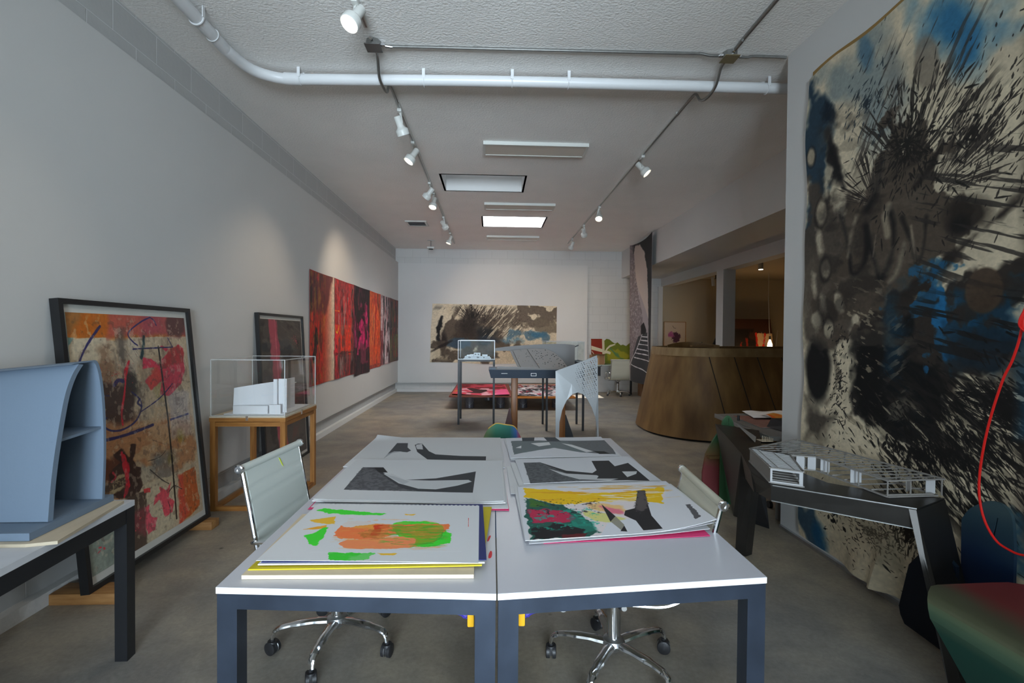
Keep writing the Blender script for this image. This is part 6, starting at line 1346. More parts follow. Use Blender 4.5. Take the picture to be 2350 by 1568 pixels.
b.hexa([(1.197, 5.345, 0), (1.201, 5.345, 0), (1.201, 5.40, 0), (1.197, 5.40, 0)], [(x9, 5.345, z9-.03), (x9+.004, 5.345, z9-.03), (x9+.004, 5.40, z9-.06), (x9, 5.40, z9-.06)]); b.build('folded_flange', M['alu_sheet'], t, smooth=0)

# low platform with big sheets of painting on paint cans
for k, (x0, x1, y0, label, m_) in enumerate(((-.83, .44, 9.55, 'left one of two low boards on paint cans at the back, brown edged', mat('rust board', srgb(128, 66, 48), .6)), (.50, 1.68, 9.40, 'right one of two low boards on paint cans at the back, with an orange edge', mat('orange board', srgb(196, 118, 40), .6)))):
    b = MB(); b.box((x0, y0, .235), (x1, 11.9, .262)); setprops(b.build('low_board', m_, smooth=0), label, 'board', 'low boards')
for k, (x, y, label) in enumerate(((-.43, 9.78, 'paint can under the left low board, nearest the left front corner'), (.20, 9.80, 'paint can under the left low board, beside the middle gap'), (.66, 9.80, 'paint can under the right low board, behind the first brown post'), (1.35, 9.85, 'paint can under the right low board, behind the perforated arch'), (-.05, 10.9, 'paint can farther back under the left low board'))):
    t = thing('paint_can', label, 'paint can', (x, y, 0)); b = MB(); b.lathe([(.085, 0), (.09, .004), (.088, .012), (.088, .215), (.092, .222), (.092, .2345)], 20, Matrix.Translation((x, y, 0))); b.build('can_body', M['concrete_cans'], t)
    b = MB(); b.tube([(x-.09, y-.03, .19), (x-.06, y-.085, .10), (x, y-.105, .06), (x+.06, y-.085, .10), (x+.09, y-.03, .19)], .003, 6); b.build('wire_handle', M['zinc'], t)
sheet('painted_sheet', 'red and pink painted sheet with a dark arrow shape on the left low board', 'painting', [(-.78, 9.70), (.38, 9.58), (.34, 11.7), (-.80, 11.75)], .263, PM['redfloor'], lambda u, v: .009+.02*(abs(u-.5)*2)**3*(1-v)+.006*math.sin(u*9)*(1-v), back=M['black_plastic'])
sheet('painted_sheet', 'grey, white and crimson painted sheet on the right low board', 'painting', [(.53, 9.52), (1.64, 9.50), (1.62, 11.7), (.28+.24, 11.7)], .263, PM['greyfloor'], lambda u, v: .008+.012*(abs(u-.5)*2)**3*(1-v)+.005*math.sin(u*8+1)*(1-v), back=M['black_plastic'])

# back right corner: desk, chair, panel, boxes, hanging print
t = thing('glass_desk', 'pale glass-topped desk with black frame in the back right corner', 'desk', (3.0, 12.0, 0))
b = MB(); b.box((2.45, 11.75, .742), (3.6, 12.36, .755)); b.build('top', mat('pale green glass', (.50, .62, .60, 1), .15), t, smooth=0)
for x in (2.50, 3.20):
    b = MB(); b.bar((x-.1, 11.82, .74), (x+.08, 11.82, .62), .012, .012); b.bar((x+.26, 11.82, .74), (x+.08, 11.82, .62), .012, .012); b.build('brace', M['black_steel'], t, smooth=0)
for x in (2.62, 3.52):
    b = MB(); b.box((x-.02, 11.9, 0), (x+.02, 11.95, .62)); b.box((x-.02, 11.8, .60), (x+.02, 12.3, .63)); b.build('leg', M['black_steel'], t, smooth=0)
b = MB(); b.box((2.60, 11.80, .48), (2.72, 12.1, .70)); b.build('cable_box', M['black_plastic'], t, smooth=0)
office_chair('cream office chair at the glass desk, farthest from the camera', (3.10, 11.60, 0), math.radians(90), M['leather_cream'], base_rot=math.radians(180), detail=False)
t = thing('painted_board', 'large red, green and yellow panel leaning on the back wall behind the desk', 'painting', (3.1, 12.3, .755))
b = MB(); JG = [(0, 1), (.28, 1), (.34, .92), (.40, 1), (.47, .98), (.55, .87), (.62, .80), (.68, .86), (.76, .74), (.82, .77), (.90, .71), (1, .84)]
b.grid(lambda u, v: (2.60+1.02*u, 12.30+.10*v*float(np.interp(u, [a for a, c in JG], [c for a, c in JG])), .757+.64*v*float(np.interp(u, [a for a, c in JG], [c for a, c in JG]))), 50, 4, 0, (0, .02, 0)); b.build('painted_face', PM['green'], t)
def carton(name, label, x0, x1, y0, y1, z0, z1):
    t = thing(name, label, 'box', ((x0+x1)/2, (y0+y1)/2, z0)); b = MB(); b.box((x0, y0, z0), (x1, y1, z1)); b.build('carton', M['cardboard'], t, smooth=0)
    b = MB(); b.hexa([(x0, y0, z1), (x1, y0, z1), (x1, y0+.004, z1), (x0, y0+.004, z1)], [(x0, y0-.07, z1+.03), (x1, y0-.07, z1+.03), (x1, y0-.066, z1+.034), (x0, y0-.066, z1+.034)]); b.build('flap', M['cardboard'], t, smooth=0)
    b = MB(); b.box(((x0+x1)/2-.03, y0-.001, z0), ((x0+x1)/2+.03, y0, z1)); b.build('tape', mat('packing tape', srgb(170, 134, 96), .3), t, smooth=0)
carton('cardboard_box', 'cardboard box standing on the glass desk', 2.52, 2.84, 11.9, 12.2, .756, .99)
carton('cardboard_box', 'brown cardboard box on the floor under the hanging print', 3.66, 4.05, 11.45, 11.80, 0, .32)

c4 = [Vector(p) for p in ((3.28, 11.28, .43), (3.28, 9.86, .42), (3.28, 9.80, 3.64), (3.28, 11.25, 3.62))]
t = thing('hanging_print', 'tall monochrome print of an arcade and steps hanging from the ceiling at right', 'print', (3.28, 10.5, 3.64))
b = MB(); b.grid(lambda u, v: (lambda p: (3.30-.035*math.sin(u*6)*(1-.6*v)-.04*v*(u < .001), p.y, p.z-.10*(v > .95)*math.sin(u*PI)*.6+.05*u*(1-v)*0))((c4[0]*(1-u)+c4[1]*u)*(1-v)+(c4[3]*(1-u)+c4[2]*u)*v), 24, 24, 0, (.004, 0, 0)); b.build('printed_cloth', PM['banner'], t)
t = thing('dark_cabinet', 'narrow dark cabinet behind the hanging print', 'cabinet', (3.95, 11.0, 0))
b = MB(); b.box((3.62, 10.2, 0), (3.95, 10.7, .70)); b.build('body', M['black_steel'], t, smooth=0)
b = MB(); b.box((3.60, 10.18, .70), (3.97, 10.72, .73)); b.build('top', M['gridmetal'], t, smooth=0)

# big tapering plywood drum
def oval(x0, x1, y0, y1, r, n=14):
    P = []
    for cx, cy, a0 in ((x1-r, y1-r, 0), (x0+r, y1-r, 90), (x0+r, y0+r, 180), (x1-r, y0+r, 270)):
        for k in range(n+1): a = math.radians(a0+90*k/n); P.append((cx+r*math.cos(a), cy+r*math.sin(a)))
    return P
t = thing('plywood_drum', 'huge tapering curved plywood tub with rounded end, standing beyond the wall end', 'sculpture', (4.2, 7.6, 0))
lo = oval(2.40, 6.2, 6.50, 8.65, .95); hi = oval(2.66, 6.2, 6.84, 8.42, .72)
lvl = lambda f: [(a[0]*(1-f)+c[0]*f, a[1]*(1-f)+c[1]*f) for a, c in zip(lo, hi)]
def skin(name, f0, f1, off, m, z0_=.03, z1_=1.315):
    b = MB(); P = lvl(f0); Q = lvl(f1); n = len(P)
    cx, cy = 4.3, 7.6
    def o_(p, d):
        v = Vector((p[0]-cx, p[1]-cy)); 
        return (p[0]+d*(1 if v.x > 0 else -1)*min(1, abs(v.x)/1.0), p[1]+d*(1 if v.y > 0 else -1)*min(1, abs(v.y)/.5))
    za, zb2 = z0_+(z1_-z0_)*f0, z0_+(z1_-z0_)*f1
    V = [[b.bm.verts.new((*o_(p, d), z)) for p in L_] for L_, d, z in ((P, off, za), (Q, off, zb2), (Q, off-.05, zb2), (P, off-.05, za))]
    for i in range(n):
        j = (i+1) % n
        for k in range(4): b.bm.faces.new((V[k][i], V[k][j], V[(k+1) % 4][j], V[(k+1) % 4][i]))
    return b.build(name, m, t, smooth=30)
skin('plywood_skin', 0, .91, 0, M['tanwood'])
skin('rim_band', .905, 1, .006, mat('paler rim band', srgb(150, 124, 84), .6, col2=srgb(122, 94, 58), vscale=3, stretch=(3, 3, 1)))
skin('dark_skirt', .0, .06, -.03, M['black_wood'], 0.0, .5)
for k, (fx_, tilt) in enumerate(((3.15, .10), (3.52, .14), (3.86, .16), (4.22, .2))):
    b = MB(); b.tube([(fx_+tilt+.10, 6.50+.34*.0-.002, .04), (fx_, 6.50+.34*.9-.002, 1.19)], .006, 5); b.build('seam', M['black_wood'], t)
b = MB(); b.grid(lambda u, v: (2.95+.9*u, 7.9+.25*math.sin(u*3), .9+.44*v+.05*math.sin(u*PI)*v), 12, 2, 0, (0, .03, 0)); b.build('inner_rib', M['tanwood'], t)
for a, c in (((3.25, 7.62, 1.32), (3.60, 7.72, 1.345)), ):
    b = MB(); b.box(a, c); b.build('wedge', M['tanwood'], t, smooth=0)

# things in the room beyond
t = thing('framed_print', 'small framed print with a pink and plum blot on the far room wall', 'picture', (4.8, 12.39, 1.25))
b = MB(); X0, X1, Z0, Z1 = 4.51, 5.10, 1.16, 1.86; y = 12.395
for a, c in (((X0, y-.02, Z0), (X1, y, Z0+.015)), ((X0, y-.02, Z1-.015), (X1, y, Z1)), ((X0, y-.02, Z0), (X0+.015, y, Z1)), ((X1-.015, y-.02, Z0), (X1, y, Z1))): b.box(a, c)
b.build('frame', M['pine'], t, smooth=0)
b = MB(); b.grid(lambda u, v: (X0+.015+(X1-X0-.03)*u, y-.008, Z0+.015+(Z1-Z0-.03)*v), 2, 2, 0, (0, .006, 0)); b.build('print', PM['pinkblob'], t, smooth=0)
t = thing('leaning_painting', 'dark red and black painting with a pale and red edge, behind the hanging bulb', 'painting', (6.5, 11.6, .9))
b = MB(); b.grid(lambda u, v: (5.85+1.15*u-.06*v, 11.55+.12*v, 1.022+.90*v), 4, 4, 0, (0, .03, 0)); b.build('painted_panel', PM['reddark'], t, smooth=0)  # pale right part and red strokes are painted on the panel
t = thing('work_counter', 'low pale counter in the far room behind the drum', 'counter', (5.5, 11.3, 0))
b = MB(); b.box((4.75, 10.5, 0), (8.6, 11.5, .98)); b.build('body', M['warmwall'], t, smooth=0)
b = MB(); b.box((4.72, 10.45, .98), (8.62, 12.3, 1.02)); b.build('top', M['ply'], t, smooth=0)
t = thing('pendant_bulb', 'lit bare bulb hanging on a cord in the far room', 'lamp', (6.42, 10.9, 1.3))
b = MB(); b.lathe([(.012, .17), (.02, .15), (.035, .10), (.052, .05), (.05, .0), (.03, -.03), (.0, -.038)], 18, Matrix.Translation((6.42, 10.8, 1.255)), cap=False); b.build('bulb', M['bulb'], t)
b = MB(); b.cyl((6.42, 10.8, 1.42), (6.42, 10.8, 1.50), .022, n=12); b.build('holder', M['black_plastic'], t)
b = MB(); b.tube([(6.42, 10.8, 1.50), (6.40, 10.8, 1.7), (6.37, 10.8, 2.4), (6.37, 10.8, ZS)], .006, 6); b.build('cord', M['fixture_white'], t)
light('bulb_light', 'POINT', (6.42, 10.72, 1.25), 4, (1.0, 0.66, 0.32), shadow_soft_size=.05)
t = thing('ceiling_downlight', 'small lit cylinder downlight in the far room', 'lamp', (5.36, 9.37, ZS))
b = MB(); b.cyl((5.36, 9.37, 2.83), (5.36, 9.37, 2.97), .045, n=18); b.cyl((5.36, 9.37, 2.97), (5.36, 9.37, ZS), .01, n=8); b.build('housing', M['fixture_white'], t)
b = MB(); b.lathe([(0, 0), (.042, 0), (.042, -.006), (0, -.008)], 16, Matrix.Translation((5.36, 9.37, 2.829)), cap=False); b.build('lens', M['lamp_glow'], t)
light('far_room_beam', 'SPOT', (5.36, 9.37, 2.8), 4, (1.0, 0.76, 0.45), (.1, .3, -1), spot_size=math.radians(110), spot_blend=.8, shadow_soft_size=.05)
light('far_room_beam', 'SPOT', (4.62+.5, 11.0, 2.9), 3, (1.0, 0.76, 0.45), (-.1, .4, -1), spot_size=math.radians(120), spot_blend=.9, shadow_soft_size=.05)  # second far room beam, no fitting built for it
t = thing('cylinder_spotlight', 'unlit cylinder spotlight on the far room ceiling left of the white post', 'spotlight', (5.1, 10.6, ZS))
b = MB(); b.cyl((4.98, 10.6, 2.62), (4.96, 10.6, 2.82), .035, n=14); b.build('housing', M['fixture_white'], t)
b = MB(); b.cyl((5.03, 10.6, 2.78), (5.03, 10.6, ZS), .012, n=8); b.cyl((4.96, 10.6, 2.78), (5.03, 10.6, 2.78), .008, n=8); b.build('stem', M['black_plastic'], t)
t = thing('bottle', 'small dark bottle with a pale label beyond the drum rim', 'bottle', (4.64, 10.6, 1.02))
b = MB(); b.lathe([(.0, 0), (.040, 0), (.042, .01), (.042, .20), (.018, .25), (.016, .30), (.0, .30)], 16, Matrix.Translation((4.80, 10.75, 1.0205)), cap=False); b.build('glass_body', M['black_plastic'], t)
b = MB(); b.lathe([(.0435, .08), (.0435, .19)], 16, Matrix.Translation((4.80, 10.75, 1.0205)), cap=False); b.build('label', M['paper'], t)
b = MB(); b.cyl((4.80, 10.75, 1.3206), (4.80, 10.75, 1.352), .018, n=12); b.build('cap', M['black_plastic'], t)
t = thing('black_jug', 'black flask shape standing left of the white post', 'vessel', (4.9, 10.7, 1.02))
b = MB(); b.lathe([(.0, 0), (.09, 0), (.11, .10), (.10, .26), (.05, .36), (.02, .44), (.0, .56)], 18, Matrix.Translation((5.16, 10.8, 1.0205)), cap=False); b.build('body', M['black_plastic'], t)
b = MB(); b.lathe([(.10, .12), (.112, .16), (.106, .22)], 18, Matrix.Translation((5.16, 10.8, 1.0205)), cap=False); b.build('pale_band', M['cardboard'], t)
t = thing('dried_twigs', 'pale dried twigs sticking up at the right edge of the far room opening', 'branches', (6.3, 9.8, 1.02))
b = MB()
for a, c in (((5.95, 9.9, 1.0), (5.70, 9.9, 1.58)), ((5.95, 9.9, 1.0), (5.72, 9.85, 1.40)), ((5.95, 9.9, 1.0), (6.05, 9.9, 1.62)), ((5.95, 9.9, 1.0), (5.66, 9.9, 1.48))): b.tube([a, (Vector(a)+Vector(c))/2+Vector((.02, 0, .01)), c], [.006, .005, .003], 6)
b.build('twigs', M['ply'], t)
b = MB(); b.lathe([(.05, 0), (.07, .1), (.06, .3), (.03, .36)], 16, Matrix.Translation((5.95, 9.9, .68))); b.cyl((5.95, 9.9, 0), (5.95, 9.9, .68), .05, .03); b.build('vase', M['black_plastic'], t)


# ------------------------------------------------------------------ right side
t = thing('hanging_painting', 'huge black, cream and blue splattered ink painting on the right wall', 'painting', (2.27, 2.15, .03))
def cf(u, v):
    y = 3.4-2.5*u; z = .05+3.31*v
    top = .012*math.sin(u*22)+.02*max(0, 1-u*9)*(-1)
    z += (v**8)*top
    y += (1-u)**6*(.012*math.sin(v*15)+.008*math.sin(v*31)-.03*v**10)
    x = 2.274 - .010*(.5+.5*math.sin(v*9+u*5))*(1-u)**3 - .012*math.exp(-((v-.02)/.04)**2)*(.5+.5*math.sin(u*30))
    x -= .075*math.exp(-((u-.30)/.018)**2)*max(0, 1-v/.10)
    x -= .05*math.exp(-((u-.24)/.05)**2)*max(0, 1-v/.06)
    return (x, y, z)
b = MB(); b.grid(cf, 120, 110, 0, (.003, 0, 0)); b.build('canvas_cloth', PM['big'], t)
b = MB(); b.grid(lambda u, v: (2.281, 3.36-2.4*u, 3.352+.035*v+.01*math.sin(u*22)), 30, 1, 0, (.004, 0, 0)); b.build('paper_tape_edge', mat('ochre tape', srgb(150, 118, 66), .7), t)

# folded steel table
S_ = M['dark_steel']
t = thing('folded_steel_table', 'dark folded-steel-plate table with splayed legs along the right wall', 'table', (1.9, 2.9, 0))
TP = [(1.984, 4.15), (2.064, 4.055), (2.22, 3.867), (1.90, 3.274), (1.735, 3.14), (1.735, 2.9), (1.784, 2.654), (1.80, 2.477), (1.899, 2.38), (2.205, 2.225), (1.938, 2.09), (1.469, 2.438), (1.496, 2.684), (1.669, 3.117)]
b = MB(); b.plate(TP, [], lambda p: (p[0], p[1], .72), (0, 0, -.006)); b.build('top_plate', S_, t, smooth=0)
def plate3(pts, th, name, m=None, par=None):
    n = (Vector(pts[1])-Vector(pts[0])).cross(Vector(pts[2])-Vector(pts[0])).normalized()*th
    b = MB(); b.hexa(pts, [tuple(Vector(p)+n) for p in pts]); return b.build(name, m or S_, par or t, smooth=0)
plate3([(1.469, 2.438, .714), (1.938, 2.09, .714), (1.945, 2.10, .622), (1.475, 2.45, .635)], .006, 'front_apron')
plate3([(1.496, 2.684, .714), (1.469, 2.438, .714), (1.475, 2.45, .635), (1.53, 2.66, .60), (1.52, 2.69, .60)], .006, 'side_apron')
plate3([(1.669, 3.117, .714), (1.496, 2.684, .714), (1.52, 2.69, .60), (1.68, 3.08, .56)], .006, 'side_apron')
b = MB(); b.bar((1.474, 2.434, .7205), (1.938, 2.088, .7205), .004, .004); b.bar((1.476, 2.446, .636), (1.945, 2.098, .623), .004, .004); b.build('highlight_bars', M['alu'], t, smooth=0)  # aluminium bars added as the highlight along the apron edges
# near left leg: hollow bar of two plates
L1 = [(1.722,3.259,0.000),(1.733,3.186,0.000),(1.809,3.271,0.000)]
b = MB(); b.hexa([(1.700, 3.235, 0), (1.735, 3.165, 0), (1.80, 3.20, 0), (1.76, 3.27, 0)], [(1.669, 3.117, .713), (1.70, 3.01, .713), (1.785, 3.06, .713), (1.735, 3.14, .713)]); b.build('leg', S_, t, smooth=0)
b = MB(); b.hexa([(2.03, 3.90, 0), (2.055, 3.83, 0), (2.06, 3.835, 0), (2.04, 3.905, 0)], [(1.984, 4.15, .713), (1.669, 3.117, .713), (1.676, 3.12, .713), (1.992, 4.15, .713)]); b.build('leg', M['black_steel'], t, smooth=0)
b = MB(); b.hexa([(2.077, 3.774, 0), (2.172, 3.624, 0), (2.178, 3.63, 0), (2.083, 3.78, 0)], [(1.80, 3.21, .60), (1.905, 3.28, .60), (1.91, 3.285, .60), (1.806, 3.216, .60)]); b.hexa([(1.80, 3.21, .60), (1.905, 3.28, .60), (1.91, 3.285, .60), (1.806, 3.216, .60)], [(1.74, 3.15, .713), (1.90, 3.275, .713), (1.905, 3.28, .713), (1.746, 3.156, .713)]); b.build('leg', M['black_steel'], t, smooth=0)
b = MB(); b.hexa([(1.975, 1.885, 0), (2.185, 1.985, 0), (2.18, 2.0, 0), (1.97, 1.90, 0)], [(1.940, 2.09, .713), (2.205, 2.222, .713), (2.200, 2.235, .713), (1.935, 2.103, .713)]); b.build('leg', S_, t, smooth=0)
b = MB(); b.hexa([(1.952, 1.93, 0), (1.975, 1.885, 0), (1.98, 1.89, 0), (1.957, 1.935, 0)], [(1.915, 2.105, .713), (1.938, 2.09, .713), (1.943, 2.095, .713), (1.92, 2.11, .713)]); b.build('leg_return', S_, t, smooth=0)

# laser-cut lattice house model on it
def clip(P, a, d):
    """crossings of the line a+t*d with polygon P"""
    ts = []
    for i in range(len(P)):
        x1, y1 = P[i-1]; x2, y2 = P[i]; ex, ey = x2-x1, y2-y1; den = d[0]*ey-d[1]*ex
        if abs(den) < 1e-9: continue
        t_ = ((x1-a[0])*ey-(y1-a[1])*ex)/den; s = ((x1-a[0])*d[1]-(y1-a[1])*d[0])/den
        if 0 <= s <= 1: ts.append(t_)
    ts.sort(); return [(ts[i], ts[i+1]) for i in range(0, len(ts)-1, 2)]
def slats(b, P, a0, a1, d, n, z, w, h):
    for k in range(n):
        a = (a0[0]+(a1[0]-a0[0])*(k+.5)/n, a0[1]+(a1[1]-a0[1])*(k+.5)/n)
        for s, e in clip(P, a, d):
            if e-s > .01: b.bar((a[0]+d[0]*s, a[1]+d[1]*s, z), (a[0]+d[0]*e, a[1]+d[1]*e, z), w, h)
LC = M['laser_card']
t = thing('lattice_house_model', 'grey laser-cut lattice house model with slatted roof on the folded steel table', 'model', (1.85, 2.6, .7205))
A, B_, C_, D_ = (1.483, 2.471), (1.608, 2.391), (1.756, 2.732), (1.605, 2.894)
E0, E1, E2, E3 = (2.065, 3.15), (2.235, 2.26), (1.925, 2.235), (1.885, 2.69)
box_ = [A, B_, C_, D_]; wing = [D_, E0, E1, E2, E3, C_]
zr, zf = .803, .7215
for z, nm, hh in ((zf+.004, 'floor_plate', .006), ):
    b = MB()
    for P in (box_, [D_, E0, (2.19, 2.25), E2, E3, C_]):
        for i in range(len(P)): b.bar((*P[i-1], z), (*P[i], z), .014, hh)
    b.build(nm, LC, t, smooth=0)
b = MB()
for P in (box_, wing):
    for i in range(len(P)): b.bar((*P[i-1], zr), (*P[i], zr), .012, .006)
b.build('roof_frame', LC, t, smooth=0)
dAB = (B_[0]-A[0], B_[1]-A[1]); ln = math.hypot(*dAB); dAB = (dAB[0]/ln, dAB[1]/ln)
b = MB(); slats(b, box_, A, D_, dAB, 13, zr, .011, .006); b.build('box_roof_slats', mat('pale card', (.52, .52, .53, 1), .6), t, smooth=0)
b = MB(); slats(b, wing, (1.9, 2.2), (2.0, 3.2), (1, .05), 19, zr, .0035, .005); b.build('wing_roof_slats', LC, t, smooth=0)
b = MB()
slats(b, wing, (1.60, 2.9), (2.3, 3.1), (.12, -.99), 7, zr+.004, .004, .003); slats(b, box_, A, B_, (D_[0]-A[0], D_[1]-A[1]), 2, zr+.004, .0025, .003); b.build('long_battens', LC, t, smooth=0)
b = MB(); slats(b, wing, (1.9, 2.2), (2.0, 3.2), (1, .05), 12, zf+.010, .005, .006); slats(b, box_, A, D_, dAB, 8, zf+.012, .006, .008); b.build('floor_joists', LC, t, smooth=0)
def wallp(p, q_, z0_, z1_, name, m=LC, th=.004):
    d = Vector((q_[0]-p[0], q_[1]-p[1], 0)).normalized(); n = Vector((-d.y, d.x, 0))*th
    b = MB(); b.hexa([(p[0], p[1], z0_), (q_[0], q_[1], z0_), (q_[0]+n.x, q_[1]+n.y, z0_), (p[0]+n.x, p[1]+n.y, z0_)], [(p[0], p[1], z1_), (q_[0], q_[1], z1_), (q_[0]+n.x, q_[1]+n.y, z1_), (p[0]+n.x, p[1]+n.y, z1_)]); return b.build(name, m, t, smooth=0)
wallp(D_, A, zf+.004, zr-.003, 'side_wall'); wm = mat('light grey card', (.52, .52, .53, 1), .6)
wallp(A, (A[0]+.008, A[1]-.005), zf+.004, zr-.003, 'corner_post', wm); wallp((B_[0]-.014, B_[1]+.009), B_, zf+.004, zr-.003, 'corner_post', wm, .012)
b = MB(); b.bar((*A, zf+.008), (*B_, zf+.008), .006, .012); b.bar((*A, zr-.006), (*B_, zr-.006), .006, .010); b.build('end_frame', wm, t, smooth=0)
for p, w_ in (((1.787, 2.72), .035), ((1.845, 2.705), .035), ((1.890, 2.66), .04), ((1.905, 2.45), .045)):
    wallp(p, (p[0]+w_, p[1]-.02), zf+.004, zr-.003, 'white_fin', wm)
wallp((1.80, 2.76), (1.96, 2.72), zf+.004, zr-.02, 'inner_partition'); wallp((2.08, 2.30), (2.14, 2.34), zf+.004, zr-.003, 'inner_partition'); wallp((2.16, 2.28), (2.195, 2.265), zf+.004, zr-.003, 'white_fin', wm)
for p in (E2, (2.225, 2.262), (1.89, 2.6), (2.05, 2.245), (1.91, 2.4), (2.20, 2.5), (2.14, 2.8), (2.09, 3.0)):
    b = MB(); b.bar((*p, zf), (*p, zr), .005, .005); b.build('post', LC, t, smooth=0)
# small upright card pieces behind it
b = MB(); b.hexa([(1.93, 3.42, .7205), (2.05, 3.62, .7205), (2.054, 3.618, .7205), (1.934, 3.418, .7205)], [(1.98, 3.50, .722), (2.0, 3.86, .79), (2.004, 3.858, .79), (1.984, 3.498, .722)]); setprops(b.build('card_fin', LC, smooth=0), 'pointed grey card piece standing on the steel table behind the lattice model', 'model piece')
t = thing('small_frame_model', 'tiny pale slatted card model on the steel table behind the lattice model', 'model', (2.02, 3.45, .7205))
b = MB(); b.box((2.00, 3.44, .7205), (2.085, 3.52, .7235)); b.build('base', M['ply'], t, smooth=0)
b = MB()
for k in range(7): b.hexa([(2.0+k*.013, 3.442, .7235), (2.004+k*.013, 3.442, .7235), (2.004+k*.013, 3.446, .7235), (2.0+k*.013, 3.446, .7235)], [(2.0+k*.013, 3.442, .765-k*.003), (2.004+k*.013, 3.442, .765-k*.003), (2.004+k*.013, 3.446, .765-k*.003), (2.0+k*.013, 3.446, .765-k*.003)])
b.build('ribs', M['ply'], t, smooth=0)

# slot-together plywood stools with sprayed colour fades
def fade(name, stops, axis='Z', lo_=0, hi_=.75, rough=.5, n_amt=.08):
    m = bpy.data.materials.new(name); m.use_nodes = True; nt = m.node_tree; b = nt.nodes['Principled BSDF']; b.inputs['Roughness'].default_value = rough; b.inputs['Specular IOR Level'].default_value = .3
    g = nt.nodes.new('ShaderNodeNewGeometry'); sp = nt.nodes.new('ShaderNodeSeparateXYZ'); nt.links.new(g.outputs['Position'], sp.inputs[0])
    n = nt.nodes.new('ShaderNodeTexNoise'); n.inputs['Scale'].default_value = 5; nt.links.new(g.outputs['Position'], n.inputs['Vector'])
    mr = nt.nodes.new('ShaderNodeMapRange'); mr.inputs[1].default_value = lo_; mr.inputs[2].default_value = hi_; nt.links.new(sp.outputs[axis], mr.inputs[0])
    ad = nt.nodes.new('ShaderNodeMath'); ad.operation = 'MULTIPLY_ADD'; ad.inputs[1].default_value = n_amt*2; nt.links.new(n.outputs['Fac'], ad.inputs[0]); nt.links.new(mr.outputs[0], ad.inputs[2])
    r = nt.nodes.new('ShaderNodeValToRGB'); nt.links.new(ad.outputs[0], r.inputs[0]); e = r.color_ramp.elements
    e[0].position, e[0].color = stops[0][0]+n_amt, stops[0][1]; e[1].position, e[1].color = stops[-1][0]+n_amt, stops[-1][1]
    for p, c in stops[1:-1]: x = e.new(p+n_amt); x.color = c
    nt.links.new(r.outputs[0], b.inputs['Base Color']); return m
def plank(pts2, to3d, thick, name, m, par, holes=()):
    b = MB(); b.plate(pts2, list(holes), to3d, thick); return b.build(name, m, par, smooth=0)
rb = fade('rose to olive to green fade', [(0, srgb(130, 56, 62)), (.42, srgb(124, 56, 56)), (.55, srgb(112, 84, 50)), (.78, srgb(50, 100, 66)), (1, srgb(40, 96, 70))])
t = thing('slot_stool', 'faceted plywood stool fading from rose to green, behind the folded steel table', 'stool', (2.0, 4.3, 0))
sp_ = [(p[0], p[2]) for p in [(2.067,4.250,0.655),(2.004,4.250,0.548),(1.946,4.250,0.429),(1.920,4.250,0.259),(1.921,4.250,0.188),(1.938,4.250,0.112),(2.133,4.250,-0.008),(2.217,4.250,0.059),(2.296,4.250,0.198),(2.270,4.250,0.595)]]
plank(sp_, lambda p: (p[0], 4.25-(p[0]-1.9)*.15, p[1]), (0, .02, 0), 'side_panel', rb, t)
bk_ = cr([Vector((p[0], p[2], 0)) for p in [(2.043,4.160,0.673),(2.062,4.160,0.754),(2.104,4.160,0.793),(2.144,4.160,0.754),(2.165,4.160,0.673)]], 5)
plank([(2.04, .0)] + [(p.x, p.y) for p in bk_] + [(2.20, .0)], lambda p: (p[0], 4.16, p[1]), (0, .018, 0), 'backrest', mat('sprayed green', srgb(58, 100, 66), .5), t, holes=[[(2.108, .71), (2.114, .71), (2.114, .77), (2.108, .77)]])
b = MB(); b.box((1.95, 4.18, .40), (2.18, 4.26, .42)); b.build('seat', rb, t, smooth=0)
gb = fade('blue to teal to olive fade', [(0, srgb(120, 130, 80)), (.35, srgb(40, 110, 86)), (.70, srgb(16, 96, 84)), (.85, srgb(40, 90, 150)), (1, srgb(190, 60, 50))], 'X', -.08, .28, n_amt=.03)
t = thing('slot_stool', 'teal and blue plywood stool with a gold edge, beyond the white tables', 'stool', (.1, 4.25, 0))
bk_ = cr([Vector((p[0], p[2], 0)) for p in [(-0.067,4.200,0.578),(-0.029,4.200,0.655),(0.028,4.200,0.701),(0.062,4.200,0.712),(0.131,4.200,0.701),(0.200,4.200,0.689),(0.238,4.200,0.647),(0.270,4.200,0.586)]], 5)
plank([(-.07, 0.05)] + [(p.x, p.y) for p in bk_] + [(.28, 0.05)], lambda p: (p[0], 4.2, p[1]), (0, .018, 0), 'backrest', gb, t)
b = MB(); b.tube([(p.x, 4.209, p.y+.001) for p in bk_[6:-6]], .007, 6); b.build('gold_edge', mat('bare ply edge', srgb(200, 160, 70), .5), t)
plank([(4.22, 0), (4.6, 0), (4.62, .40), (4.22, .42)], lambda p: (.10, p[0], p[1]), (.018, 0, 0), 'side_panel', gb, t)
b = MB(); b.box((-.05, 4.22, .40), (.26, 4.60, .42)); b.build('seat', gb, t, smooth=0)
nb = fade('midnight blue fade', [(0, srgb(6, 12, 22)), (.5, srgb(10, 20, 34)), (.75, srgb(30, 50, 66)), (1, srgb(40, 62, 70))])
bb2 = fade('deep blue to slate teal fade', [(0, srgb(8, 20, 40)), (.62, srgb(14, 34, 62)), (.82, srgb(44, 66, 78)), (1, srgb(60, 80, 86))], hi_=.80)
t = thing('slot_stool', 'dark blue faceted plywood stool with a tall rounded slotted back against the ink painting', 'stool', (2.15, 2.2, 0))
